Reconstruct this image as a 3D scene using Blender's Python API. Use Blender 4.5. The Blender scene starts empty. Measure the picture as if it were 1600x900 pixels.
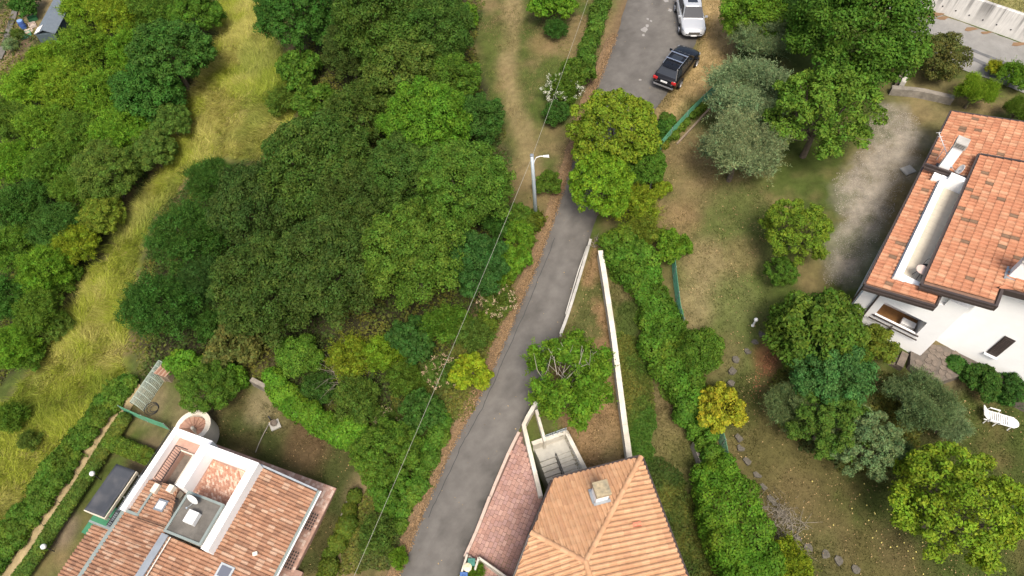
import bpy, math, random
import numpy as np
from mathutils import Matrix, Vector, Euler

# ------------------------------------------------------------------ camera, sky, sun
S = bpy.context.scene
COL = S.collection
CAM_H = 32.0
FPX = 1060.0
PITCH = math.atan(FPX / (1180 - 450))          # angle below the horizon
cam = bpy.data.cameras.new('camera')
cam.sensor_width = 36.0
cam.lens = 36.0 * FPX / 1600.0
cam.clip_start = 0.5
cam.clip_end = 3000
co = bpy.data.objects.new('camera', cam)
COL.objects.link(co)
co.location = (0, 0, CAM_H)
co.rotation_euler = (math.pi / 2 - PITCH, 0, 0)
S.camera = co

SUN_EL, SUN_AZ = math.radians(60), math.radians(174)   # azimuth clockwise from +y
W = bpy.data.worlds.new('World')
S.world = W
W.use_nodes = True
wn = W.node_tree
bg = wn.nodes['Background']
sky = wn.nodes.new('ShaderNodeTexSky')
sky.sky_type = 'NISHITA'
sky.sun_disc = False
sky.sun_elevation = SUN_EL
sky.sun_rotation = SUN_AZ
sky.air_density = 1.0
sky.dust_density = 6.0
sky.ozone_density = 0.6
wn.links.new(sky.outputs[0], bg.inputs[0])
bg.inputs[1].default_value = 0.115
sl = bpy.data.lights.new('sun', 'SUN')
sl.energy = 2.0
sl.angle = math.radians(20)
sl.color = (1.0, 0.95, 0.86)
so = bpy.data.objects.new('sun', sl)
COL.objects.link(so)
sd = Vector((math.sin(SUN_AZ) * math.cos(SUN_EL), math.cos(SUN_AZ) * math.cos(SUN_EL), math.sin(SUN_EL)))
so.rotation_euler = sd.to_track_quat('Z', 'Y').to_euler()
so.location = (0, 0, 60)
S.view_settings.view_transform = 'Standard'
S.view_settings.look = 'None'
S.view_settings.gamma = 1.0
S.view_settings.use_curve_mapping = False
S.view_settings.exposure = 0.88
S.cycles.use_denoising = True
S.cycles.denoising_prefilter = 'NONE'
S.cycles.max_bounces = 5
S.cycles.diffuse_bounces = 2
S.cycles.transparent_max_bounces = 8

RNG = np.random.default_rng(11)
random.seed(5)

# ------------------------------------------------------------------ measuring helpers
_fw = np.array([0, math.cos(PITCH), -math.sin(PITCH)])
_up = np.array([0, math.sin(PITCH), math.cos(PITCH)])


def P(px, py, z):
    d = _fw + np.array([(px - 800) / FPX, 0, 0]) + (450 - py) / FPX * _up
    t = (z - CAM_H) / d[2]
    return np.array([0, 0, CAM_H]) + t * d


def depth(p):
    return float((np.asarray(p) - np.array([0, 0, CAM_H])) @ _fw)


# measured spot heights of the hillside: (photo x, photo y, height)
SPOT = [(1000, 20, .3), (1010, 120, 0), (900, 270, -.8), (870, 370, -1.5), (840, 480, -2.2), (780, 620, -3.2), (700, 780, -4.2), (640, 900, -5),
        (1080, 20, .35), (1050, 140, .1), (820, 330, -1.3), (740, 620, -3.4), (935, 390, -1.7), (905, 470, -2.2),
        (700, 300, -2.6), (560, 250, -4), (450, 350, -6), (560, 520, -5.6), (650, 600, -4.6), (800, 100, -.6), (700, 20, -1), (560, 20, -2),
        (450, 20, -4), (380, 60, -5), (280, 20, -6.5), (100, 20, -8), (0, 0, -9), (330, 250, -6.5), (200, 430, -8.5), (100, 620, -9.6), (0, 760, -10.6),
        (100, 200, -9.5), (0, 300, -11), (0, 500, -11), (450, 680, -7.4), (540, 740, -7.4), (400, 620, -7.2), (300, 620, -7.9), (345, 660, -7.5), (420, 690, -7.4), (528, 770, -7.45), (220, 700, -9.4),
        (150, 720, -10), (40, 880, -10.8), (110, 850, -10.2), (580, 800, -6.4), (620, 740, -5.6), (470, 880, -7.6), (540, 860, -7.2),
        (745, 870, -4.6), (830, 690, -3.8), (800, 780, -4.2), (930, 560, -2.8), (960, 680, -3.5), (1010, 600, -3.3), (1060, 720, -4.3), (1090, 860, -5.2), (990, 480, -2.4),
        (1100, 300, -.1), (1100, 450, -.6), (1160, 560, -1.2), (1150, 680, -2.2), (1300, 800, -2.8), (1550, 850, -2.8), (1560, 650, -1.4), (1450, 700, -1.8),
        (1370, 230, 1.5), (1350, 350, .9), (1320, 420, .4), (1440, 180, 1.8), (1480, 590, -.4), (1450, 40, 2.6), (1570, 90, 2.9), (1420, 90, 2.3),
        (1200, 30, 1.0), (1130, 60, .5), (1250, 300, .4), (1560, 560, -.2), (1250, 520, -.6), (1350, 10, 2.2), (1200, 880, -3.4), (1300, 150, 1.0)]
_sp = np.array([P(*s) for s in SPOT])


def _k(r2):
    return r2 * np.log(r2 + 1e-9)


def _tps(pts):
    n = len(pts)
    d2 = ((pts[:, None, :2] - pts[None, :, :2]) ** 2).sum(-1)
    A = np.zeros((n + 3, n + 3))
    A[:n, :n] = _k(d2) + np.eye(n) * 12.0
    A[:n, n] = 1
    A[:n, n + 1:] = pts[:, :2]
    A[n:, :n] = A[:n, n:].T
    b = np.zeros(n + 3)
    b[:n] = pts[:, 2]
    return np.linalg.solve(A, b)


_w = _tps(_sp)


def T(x, y):
    x = np.clip(np.atleast_1d(np.asarray(x, float)), -62, 52)
    y = np.clip(np.atleast_1d(np.asarray(y, float)), 2, 72)
    out = np.empty(x.shape)
    xf, yf, of = x.ravel(), y.ravel(), out.ravel()
    for i in range(0, len(xf), 40000):
        d2 = (xf[i:i + 40000, None] - _sp[None, :, 0]) ** 2 + (yf[i:i + 40000, None] - _sp[None, :, 1]) ** 2
        of[i:i + 40000] = _k(d2) @ _w[:-3] + _w[-3] + _w[-2] * xf[i:i + 40000] + _w[-1] * yf[i:i + 40000]
    return np.clip(of.reshape(x.shape), -13, 6)


def t1(x, y):
    return float(T([x], [y])[0])


def G(px, py, h=0.0):
    """point h above the ground seen at a photo position"""
    z = -2.0
    for _ in range(25):
        p = P(px, py, z)
        z = .5 * z + .5 * (t1(p[0], p[1]) + h)
    return P(px, py, z)


def vnoise(x, y, s, seed=0):
    x = np.asarray(x, float) / s + seed * 17.13
    y = np.asarray(y, float) / s + seed * 9.71
    xi, yi = np.floor(x), np.floor(y)
    fx, fy = x - xi, y - yi
    fx, fy = fx * fx * (3 - 2 * fx), fy * fy * (3 - 2 * fy)

    def h(a, b):
        v = np.sin(a * 127.1 + b * 311.7 + seed * 3.7) * 43758.5453
        return v - np.floor(v)
    return (h(xi, yi) * (1 - fx) + h(xi + 1, yi) * fx) * (1 - fy) + (h(xi, yi + 1) * (1 - fx) + h(xi + 1, yi + 1) * fx) * fy


def fbm(x, y, s, seed=0, o=4):
    v, a, t = 0, .5, 0
    for i in range(o):
        v = v + a * vnoise(x, y, s / 2 ** i, seed + i)
        t += a
        a *= .55
    return v / t


def poly_sd(x, y, poly):
    """signed distance, negative inside"""
    poly = np.asarray(poly)[:, :2]
    d = np.full(x.shape, 1e9)
    ins = np.zeros(x.shape, bool)
    for i in range(len(poly)):
        a, b = poly[i], poly[(i + 1) % len(poly)]
        e = b - a
        t = np.clip(((x - a[0]) * e[0] + (y - a[1]) * e[1]) / (e @ e + 1e-12), 0, 1)
        d = np.minimum(d, np.hypot(x - a[0] - t * e[0], y - a[1] - t * e[1]))
        c = ((a[1] > y) != (b[1] > y)) & (x < (b[0] - a[0]) * (y - a[1]) / (b[1] - a[1] + 1e-12) + a[0])
        ins ^= c
    return np.where(ins, -d, d)


def line_d(x, y, pl):
    pl = np.asarray(pl)[:, :2]
    d = np.full(x.shape, 1e9)
    for i in range(len(pl) - 1):
        a, e = pl[i], pl[i + 1] - pl[i]
        t = np.clip(((x - a[0]) * e[0] + (y - a[1]) * e[1]) / (e @ e + 1e-12), 0, 1)
        d = np.minimum(d, np.hypot(x - a[0] - t * e[0], y - a[1] - t * e[1]))
    return d


def sstep(a, b, x):
    t = np.clip((x - a) / (b - a), 0, 1)
    return t * t * (3 - 2 * t)


# ------------------------------------------------------------------ materials
MATS = {}


def mat(name, base=(.5, .5, .5), rough=.8, var=.2, scale=3.0, bump=.15, bscale=40.0, metal=0.0, attr=False, objcol=False,
        transl=0.0, spec=.3, tint=None, coat=0.0, alpha=1.0, trans=0.0):
    if name in MATS:
        return MATS[name]
    m = bpy.data.materials.new(name)
    m.use_nodes = True
    nt = m.node_tree
    N, L = nt.nodes, nt.links
    b = N['Principled BSDF']
    b.inputs['Roughness'].default_value = rough
    b.inputs['Metallic'].default_value = metal
    b.inputs['Specular IOR Level'].default_value = spec
    b.inputs['Coat Weight'].default_value = coat
    b.inputs['Transmission Weight'].default_value = trans
    b.inputs['Alpha'].default_value = alpha
    geo = N.new('ShaderNodeNewGeometry')
    n1 = N.new('ShaderNodeTexNoise')
    n1.inputs['Scale'].default_value = scale
    n1.inputs['Detail'].default_value = 6
    n1.inputs['Roughness'].default_value = .65
    L.new(geo.outputs['Position'], n1.inputs['Vector'])
    mr = N.new('ShaderNodeMapRange')
    mr.inputs[1].default_value = .25
    mr.inputs[2].default_value = .75
    mr.inputs[3].default_value = 1 - var
    mr.inputs[4].default_value = 1 + var
    L.new(n1.outputs['Fac'], mr.inputs[0])
    mx = N.new('ShaderNodeMix')
    mx.data_type = 'RGBA'
    mx.blend_type = 'MULTIPLY'
    mx.inputs[0].default_value = 1
    cur = None
    if attr:
        a = N.new('ShaderNodeAttribute')
        a.attribute_name = 'col'
        cur = a.outputs['Color']
        if objcol:
            oi = N.new('ShaderNodeObjectInfo')
            m2 = N.new('ShaderNodeMix')
            m2.data_type = 'RGBA'
            m2.blend_type = 'MULTIPLY'
            m2.inputs[0].default_value = 1
            L.new(cur, m2.inputs[6])
            L.new(oi.outputs['Color'], m2.inputs[7])
            cur = m2.outputs[2]
    if tint is not None:
        n3 = N.new('ShaderNodeTexNoise')
        n3.inputs['Scale'].default_value = scale * .37
        n3.inputs['Detail'].default_value = 5
        L.new(geo.outputs['Position'], n3.inputs['Vector'])
        rp = N.new('ShaderNodeMapRange')
        rp.inputs[1].default_value = .45
        rp.inputs[2].default_value = .68
        L.new(n3.outputs['Fac'], rp.inputs[0])
        m3 = N.new('ShaderNodeMix')
        m3.data_type = 'RGBA'
        m3.inputs[6].default_value = (*base, 1)
        m3.inputs[7].default_value = (*tint, 1)
        L.new(rp.outputs[0], m3.inputs[0])
        if cur is None:
            cur = m3.outputs[2]
    if cur is not None:
        L.new(cur, mx.inputs[6])
    else:
        mx.inputs[6].default_value = (*base, 1)
    L.new(mr.outputs[0], mx.inputs[7])
    L.new(mx.outputs[2], b.inputs['Base Color'])
    if bump > 0:
        n2 = N.new('ShaderNodeTexNoise')
        n2.inputs['Scale'].default_value = bscale
        n2.inputs['Detail'].default_value = 4
        L.new(geo.outputs['Position'], n2.inputs['Vector'])
        bp = N.new('ShaderNodeBump')
        bp.inputs['Strength'].default_value = bump
        bp.inputs['Distance'].default_value = .05
        L.new(n2.outputs['Fac'], bp.inputs['Height'])
        L.new(bp.outputs[0], b.inputs['Normal'])
    if transl > 0:
        tr = N.new('ShaderNodeBsdfTranslucent')
        L.new(mx.outputs[2], tr.inputs['Color'])
        ms = N.new('ShaderNodeMixShader')
        ms.inputs[0].default_value = transl
        L.new(b.outputs[0], ms.inputs[1])
        L.new(tr.outputs[0], ms.inputs[2])
        L.new(ms.outputs[0], N['Material Output'].inputs['Surface'])
    MATS[name] = m
    return m


M_LEAF = mat('leaf', rough=.6, var=.22, scale=.9, bump=0, attr=True, objcol=True, transl=.30, spec=.10)
M_GRASS = mat('grass_blade', rough=.7, var=.15, scale=1.5, bump=0, attr=True, transl=.25, spec=.15)
M_LITTER = mat('leaf_litter', rough=.9, var=.2, bump=0, attr=True, spec=.1)
M_BARK = mat('bark', (.12, .095, .07), .95, .35, 6, .5, 30)
M_TWIG = mat('dead_twig', (.21, .185, .145), .95, .2, 6, .2, 30)
M_GROUND = mat('earth_and_turf', rough=.97, var=.30, scale=2.2, bump=.6, bscale=14, attr=True, spec=.1)
M_ROAD = mat('asphalt', rough=.93, var=.16, scale=1.6, bump=.25, bscale=60, attr=True, spec=.2)
M_WHITE = mat('white_render', (.84, .835, .82), .85, .05, 1.2, .08, 50)
M_CREAM = mat('cream_render', (.62, .56, .46), .9, .14, 1.0, .1, 40)
M_CONC = mat('concrete', (.42, .40, .36), .92, .2, 2.0, .25, 30, tint=(.30, .29, .26))
M_BEIGE = mat('beige_paving', (.50, .45, .36), .9, .12, 1.5, .15, 30)
M_BROWNM = mat('brown_metal', (.055, .042, .038), .45, .12, 3, .04, 40, spec=.4)
M_GUT = mat('grey_green_metal', (.24, .28, .26), .5, .12, 3, .05, 40, metal=.3)
M_ZINC = mat('zinc', (.34, .37, .39), .42, .12, 3, .05, 40, metal=.6)
M_DARK = mat('dark_metal', (.025, .025, .027), .5, .1, 3, .03, 40)
M_GALV = mat('galvanised_steel', (.46, .52, .56), .45, .1, 4, .05, 40, metal=.5)
M_TILE = mat('clay_tile', rough=.88, var=.16, scale=2.5, bump=.2, bscale=60, attr=True, spec=.15)
M_PAVER = mat('red_paver', rough=.93, var=.18, scale=2.0, bump=.3, bscale=50, attr=True, spec=.15)
M_GLASS = mat('dark_glass', (.02, .024, .03), .08, 0, 3, 0, spec=.6)
M_WHITEP = mat('white_plastic', (.66, .66, .645), .45, .04, 4, .02, 40, spec=.4)
M_NET = mat('green_net', (.085, .25, .15), .7, .15, 4, 0)
M_SLATE = mat('grey_cover_fabric', (.05, .055, .065), .75, .1, 2.0, .1, 25, tint=(.10, .10, .105))
M_STONE = mat('brown_flagstone', (.145, .118, .095), .92, .35, 3.5, .5, 12)
M_STEP = mat('grey_stepping_stone', (.105, .095, .076), .95, .45, 8, .5, 30)
M_WOOD = mat('weathered_wood', (.22, .17, .12), .9, .3, 5, .3, 30)
M_BROWNFL = mat('brown_floor_tile', (.26, .13, .045), .7, .25, 6, .1, 20)


# ------------------------------------------------------------------ object helpers
ROOTM = {}


def tag(o, label=None, cat=None, group=None, kind=None):
    if label:
        o['label'] = label
    if cat:
        o['category'] = cat
    if group:
        o['group'] = group
    if kind:
        o['kind'] = kind
    return o


def thing(name, label, cat, loc=(0, 0, 0), group=None, rotz=0.0, scale=(1, 1, 1)):
    o = bpy.data.objects.new(name, None)
    COL.objects.link(o)
    o.empty_display_size = .3
    o.location = loc
    o.rotation_euler = (0, 0, rotz)
    o.scale = scale
    tag(o, label, cat, group)
    return o


def rootm(o):
    return Matrix.LocRotScale(Vector(o.location), o.rotation_euler.to_quaternion(), Vector(o.scale))


def attach(o, parent, world=True):
    o.parent = parent
    if world and parent.type == 'EMPTY':
        o.matrix_parent_inverse = rootm(parent).inverted()


def link(name, me, parent=None, world=True):
    o = bpy.data.objects.new(name, me)
    COL.objects.link(o)
    if parent is not None:
        attach(o, parent, world)
    return o


class MB:
    def __init__(s):
        s.v, s.f, s.c = [], [], []

    def add(s, vs, fs, col=None):
        b = len(s.v)
        s.v += [tuple(map(float, q)) for q in vs]
        s.f += [tuple(b + i for i in f) for f in fs]
        s.c += [col or (1, 1, 1)] * len(vs)
        return s

    def hexa(s, q, col=None):
        """8 corners: bottom 4 then top 4, same winding"""
        return s.add(q, [(3, 2, 1, 0), (4, 5, 6, 7), (0, 1, 5, 4), (1, 2, 6, 5), (2, 3, 7, 6), (3, 0, 4, 7)], col)

    def box(s, c, size, rz=0.0, col=None, bev=0.0):
        x, y, z = (d / 2 for d in size)
        ca, sa = math.cos(rz), math.sin(rz)
        q = []
        for k in (-z, z):
            for a, b in ((-x, -y), (x, -y), (x, y), (-x, y)):
                q.append((c[0] + a * ca - b * sa, c[1] + a * sa + b * ca, c[2] + k))
        return s.hexa(q, col)

    def obox(s, o, ax, ay, az, rx, ry, rz, col=None):
        """box in a frame: origin o, axes, ranges"""
        o, ax, ay, az = (np.asarray(k, float) for k in (o, ax, ay, az))
        q = []
        for k in rz:
            for a, b in ((rx[0], ry[0]), (rx[1], ry[0]), (rx[1], ry[1]), (rx[0], ry[1])):
                q.append(o + ax * a + ay * b + az * k)
        return s.hexa(q, col)

    def prism(s, poly, z0, z1, col=None):
        n = len(poly)
        if sum(poly[i][0] * poly[(i + 1) % n][1] - poly[(i + 1) % n][0] * poly[i][1] for i in range(n)) < 0:
            poly = poly[::-1]
        vs = [(p[0], p[1], z0) for p in poly] + [(p[0], p[1], z1 if not hasattr(z1, '__len__') else z1[i]) for i, p in enumerate(poly)]
        fs = [tuple(range(n - 1, -1, -1)), tuple(range(n, 2 * n))]
        fs += [(i, (i + 1) % n, n + (i + 1) % n, n + i) for i in range(n)]
        return s.add(vs, fs, col)

    def tube(s, pts, r, n=6, col=None, cap=True):
        pts = [Vector(p) for p in pts]
        rs = r if hasattr(r, '__len__') else [r] * len(pts)
        vs, fs = [], []
        ref = Vector((0.3, 0.2, 1)).normalized()
        for i, p in enumerate(pts):
            d = (pts[min(i + 1, len(pts) - 1)] - pts[max(i - 1, 0)])
            d = d.normalized() if d.length > 1e-9 else Vector((0, 0, 1))
            a = d.cross(ref)
            if a.length < .05:
                a = d.cross(Vector((1, 0, 0)))
            a.normalize()
            b = d.cross(a)
            for k in range(n):
                t = 2 * math.pi * k / n
                vs.append(p + (a * math.cos(t) + b * math.sin(t)) * rs[i])
        for i in range(len(pts) - 1):
            for k in range(n):
                fs.append((i * n + k, i * n + (k + 1) % n, (i + 1) * n + (k + 1) % n, (i + 1) * n + k))
        if cap:
            fs.append(tuple(range(n - 1, -1, -1)))
            fs.append(tuple((len(pts) - 1) * n + k for k in range(n)))
        return s.add(vs, fs, col)

    def lathe(s, c, prof, n=16, axis='z', col=None):
        vs, fs = [], []
        for r, h in prof:
            for k in range(n):
                t = 2 * math.pi * k / n
                a, b = r * math.cos(t), r * math.sin(t)
                vs.append((c[0] + a, c[1] + b, c[2] + h) if axis == 'z' else (c[0] + a, c[1] + h, c[2] + b))
        for i in range(len(prof) - 1):
            for k in range(n):
                q = (i * n + k, i * n + (k + 1) % n, (i + 1) * n + (k + 1) % n, (i + 1) * n + k)
                fs.append(q if axis == 'z' else q[::-1])
        fs.append(tuple(range(n)) if axis != 'z' else tuple(range(n - 1, -1, -1)))
        e = (len(prof) - 1) * n
        fs.append(tuple(e + k for k in range(n)) if axis == 'z' else tuple(e + k for k in range(n - 1, -1, -1)))
        return s.add(vs, fs, col)

    def mesh(s, name, m, smooth=False, off=(0, 0, 0)):
        me = bpy.data.meshes.new(name)
        me.from_pydata([(a - off[0], b - off[1], c - off[2]) for a, b, c in s.v], [], s.f)
        ca = me.color_attributes.new('col', 'FLOAT_COLOR', 'POINT')
        ca.data.foreach_set('color', np.hstack([np.array(s.c, float), np.ones((len(s.c), 1))]).ravel().astype(np.float32))
        me.materials.append(m)
        if smooth:
            me.polygons.foreach_set('use_smooth', [True] * len(me.polygons))
        me.update()
        return me

    def build(s, name, m, parent=None, smooth=False, bevel=0.0, world=True):
        off = (0, 0, 0)
        if parent is None:
            a = np.array(s.v)
            off = (a[:, 0].mean(), a[:, 1].mean(), a[:, 2].min())
        o = link(name, s.mesh(name, m, smooth, off), parent, world)
        if parent is None:
            o.location = off
        if bevel > 0:
            md = o.modifiers.new('bevel', 'BEVEL')
            md.width = bevel
            md.segments = 2
            md.limit_method = 'ANGLE'
        return o


def np_mesh(name, verts, k, col, m):
    """mesh of len(verts)/k separate k-gons with a colour per polygon"""
    nv = len(verts)
    nf = nv // k
    me = bpy.data.meshes.new(name)
    me.vertices.add(nv)
    me.vertices.foreach_set('co', np.ascontiguousarray(verts, np.float32).ravel())
    me.loops.add(nv)
    me.loops.foreach_set('vertex_index', np.arange(nv, dtype=np.int32))
    me.polygons.add(nf)
    me.polygons.foreach_set('loop_start', np.arange(0, nv, k, dtype=np.int32))
    me.polygons.foreach_set('loop_total', np.full(nf, k, np.int32))
    ca = me.color_attributes.new('col', 'FLOAT_COLOR', 'POINT')
    cc = np.ones((nv, 4), np.float32)
    cc[:, :3] = np.repeat(col, k, axis=0)
    ca.data.foreach_set('color', cc.ravel())
    me.materials.append(m)
    me.update(calc_edges=True)
    return me


def nrm(a):
    return a / (np.linalg.norm(a, axis=-1, keepdims=True) + 1e-9)


def leaf_quads(c, t, b, L, Wd):
    L = np.asarray(L)[:, None]
    Wd = np.asarray(Wd)[:, None]
    v = np.stack([c - t * L * .5, c + b * Wd * .5 + t * L * .08, c + t * L * .5, c - b * Wd * .5 + t * L * .08], 1)
    return v.reshape(-1, 3)


def leaf_colors(rng, n, base=None, hue=.18, val=.3):
    v = 1 + val * (rng.random(n) * 2 - 1)
    h = hue * (rng.random(n) * 2 - 1)
    c = np.stack([v * (1 + h), v, v * (1 - .5 * np.abs(h))], 1)
    if base is not None:
        c *= base
    return c


def blob_leaves(rng, blobs, n, L, aspect=.55, shell=.35, keep=.72, low=-.45, rough=.75, tuft=0):
    """leaf quads over the skins of many overlapping ellipsoids"""
    blobs = np.asarray(blobs, float)
    wgt = (blobs[:, 3] * blobs[:, 4] * blobs[:, 5]) ** (2 / 3)
    i = rng.choice(len(blobs), int(n * 1.7), p=wgt / wgt.sum())
    d = nrm(rng.normal(size=(len(i), 3)))
    d[:, 2] = np.where(d[:, 2] < low, -d[:, 2], d[:, 2])
    rr = 1 - shell * rng.random(len(i)) ** 1.6 + .05 * rng.normal(size=len(i))
    # small lumps on every blob so that the skin is broken up
    ph = rng.random((len(blobs), 3)) * 9
    lump = np.sin(d[:, 0] * 7 + ph[i, 0]) * np.sin(d[:, 1] * 7 + ph[i, 1]) * np.sin(d[:, 2] * 7 + ph[i, 2])
    rr = rr * (1 + .13 * lump)
    p = blobs[i, :3] + d * rr[:, None] * blobs[i, 3:]
    ok = np.ones(len(p), bool)
    for j in range(len(blobs)):
        q = ((p - blobs[j, :3]) / (blobs[j, 3:] * keep))
        ok &= ~(((q ** 2).sum(1) < 1) & (i != j))
    p, d, i = p[ok][:n], d[ok][:n], i[ok][:n]
    m = len(p)
    nr = nrm(d + rough * rng.normal(size=(m, 3)) * .6 + np.array([0, 0, .35]))
    t = nrm(np.cross(nr, rng.normal(size=(m, 3))))
    t[:, 2] -= .25
    t = nrm(t)
    b = nrm(np.cross(nr, t))
    l = L * (.65 + .7 * rng.random(m))
    lob = 1 + .22 * (rng.random(len(blobs)) * 2 - 1)
    hub = .12 * (rng.random(len(blobs)) * 2 - 1)
    col = leaf_colors(rng, m)
    col *= lob[i][:, None]
    col[:, 0] *= 1 + hub[i]
    return leaf_quads(p, t, b, l, l * aspect), col


def shoot_leaves(rng, blobs, n, L, aspect, slen, upw=.6, per=14, spread=.45):
    """leaves strung along many shoots that stick out of the crown"""
    blobs = np.asarray(blobs, float)
    ns = max(8, n // per)
    wgt = (blobs[:, 3] * blobs[:, 4] * blobs[:, 5]) ** (2 / 3)
    i = rng.choice(len(blobs), ns, p=wgt / wgt.sum())
    d = nrm(rng.normal(size=(ns, 3)))
    d[:, 2] = np.abs(d[:, 2]) * np.where(rng.random(ns) < .8, 1, -1)
    st = blobs[i, :3] + d * blobs[i, 3:] * (.45 + .45 * rng.random(ns))[:, None]
    sd_ = nrm(d * .75 + np.array([0, 0, upw]) + .35 * rng.normal(size=(ns, 3)))
    ln = slen * (.5 + .8 * rng.random(ns))
    s = (np.arange(per) + .5) / per
    p = st[:, None] + sd_[:, None] * (ln[:, None] * s[None])[..., None]
    p[..., 2] -= .18 * slen * s[None] ** 2
    sidev = nrm(np.cross(sd_, rng.normal(size=(ns, 3))))
    sign = np.where(np.arange(per) % 2 == 0, 1.0, -1.0)
    t = nrm(sd_[:, None] * (1 - spread) + sidev[:, None] * sign[None, :, None] * spread * 1.6 + .25 * rng.normal(size=(ns, per, 3)))
    nr = nrm(np.cross(sidev, sd_))[:, None] + .45 * rng.normal(size=(ns, per, 3))
    b = nrm(np.cross(nr, t))
    l = L * (.7 + .6 * rng.random((ns, per))) * (1.1 - .4 * s[None])
    p = p + t * l[..., None] * .5
    lob = 1 + .2 * (rng.random(ns) * 2 - 1)
    tip = 1 + .15 * s
    col = leaf_colors(rng, ns * per, val=.22)
    col *= np.repeat(lob, per)[:, None]
    col[:, 0] *= np.tile(tip, ns)
    return leaf_quads(p.reshape(-1, 3), t.reshape(-1, 3), b.reshape(-1, 3), l.ravel(), l.ravel() * aspect), col

# ------------------------------------------------------------------ where things lie on the hillside
def GL(pts, h=0.0):
    return np.array([G(a, b, h) for a, b in pts])


ROAD_L = GL([(990, -60), (980, 0), (965, 50), (942, 110), (922, 160), (899, 235), (881, 290), (862, 350), (836, 420), (806, 490), (772, 570), (738, 640), (702, 705), (661, 800), (622, 900), (602, 960), (588, 1010), (575, 1060)])
ROAD_R = GL([(1112, -60), (1097, 0), (1088, 65), (1066, 110), (1040, 150), (1000, 205), (965, 260), (940, 315), (922, 372), (906, 425), (882, 505), (852, 580), (826, 640), (793, 705), (762, 778), (736, 850), (712, 905), (690, 960), (674, 1010), (660, 1060)])
ROAD_POLY = np.vstack([ROAD_L, ROAD_R[::-1]])
LANE_N = GL([(1350, -60), (1392, 20), (1440, 75), (1500, 108), (1560, 130), (1650, 165)])
LANE_F = GL([(1370, -75), (1417, 5), (1470, 24), (1530, 45), (1600, 70), (1680, 100)])
FIELD = GL([(345, -40), (335, 60), (292, 160), (258, 250), (222, 310), (168, 390), (112, 480), (60, 560), (15, 620), (-60, 690), (-60, 880), (-20, 845), (40, 782), (75, 732), (115, 677), (160, 622), (192, 585), (200, 470), (215, 400), (235, 340), (300, 270), (350, 250), (430, 240), (460, 200), (455, 110), (425, 60), (400, -40)])
PATH = GL([(222, 604), (200, 630), (176, 657), (138, 715), (103, 770), (75, 813), (45, 858), (10, 908)])
GRAVEL = GL([(1375, 160), (1420, 165), (1450, 215), (1440, 260), (1405, 300), (1385, 350), (1360, 410), (1335, 450), (1290, 450), (1290, 400), (1310, 340), (1300, 280), (1340, 240), (1365, 200)])
LAWN_R = GL([(1010, 250), (1060, 190), (1150, 120), (1200, 260), (1210, 430), (1190, 540), (1180, 640), (1130, 640), (1110, 560), (1060, 480), (1040, 380)])
STRIP = GL([(925, 380), (940, 390), (965, 560), (982, 715), (905, 740), (880, 670), (850, 600), (900, 470)])
STRIP2 = GL([(945, 400), (1000, 420), (1040, 560), (1080, 680), (1100, 760), (1130, 920), (1060, 920), (1000, 715), (975, 560)])
LAWN_L = GL([(380, 610), (440, 640), (560, 700), (555, 760), (500, 900), (440, 900), (520, 770), (300, 680), (330, 620)])
LAWN_LR = GL([(1130, 600), (1200, 560), (1260, 650), (1400, 720), (1500, 600), (1700, 640), (1700, 960), (1250, 960), (1200, 800), (1140, 700)])
TRACK = GL([(800, -20), (800, 40), (790, 100), (800, 160), (825, 230), (830, 280)])
STAIR = GL([(838, 700), (882, 680), (908, 745), (868, 752), (852, 790)])
HOUSE_F = np.array([P(865, 752, -1), P(1001, 717, -1), P(1075, 960, -1), P(790, 960, -1)])[:, :2]
HOUSE_F = HOUSE_F.mean(0) + (HOUSE_F - HOUSE_F.mean(0)) * .93


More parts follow.
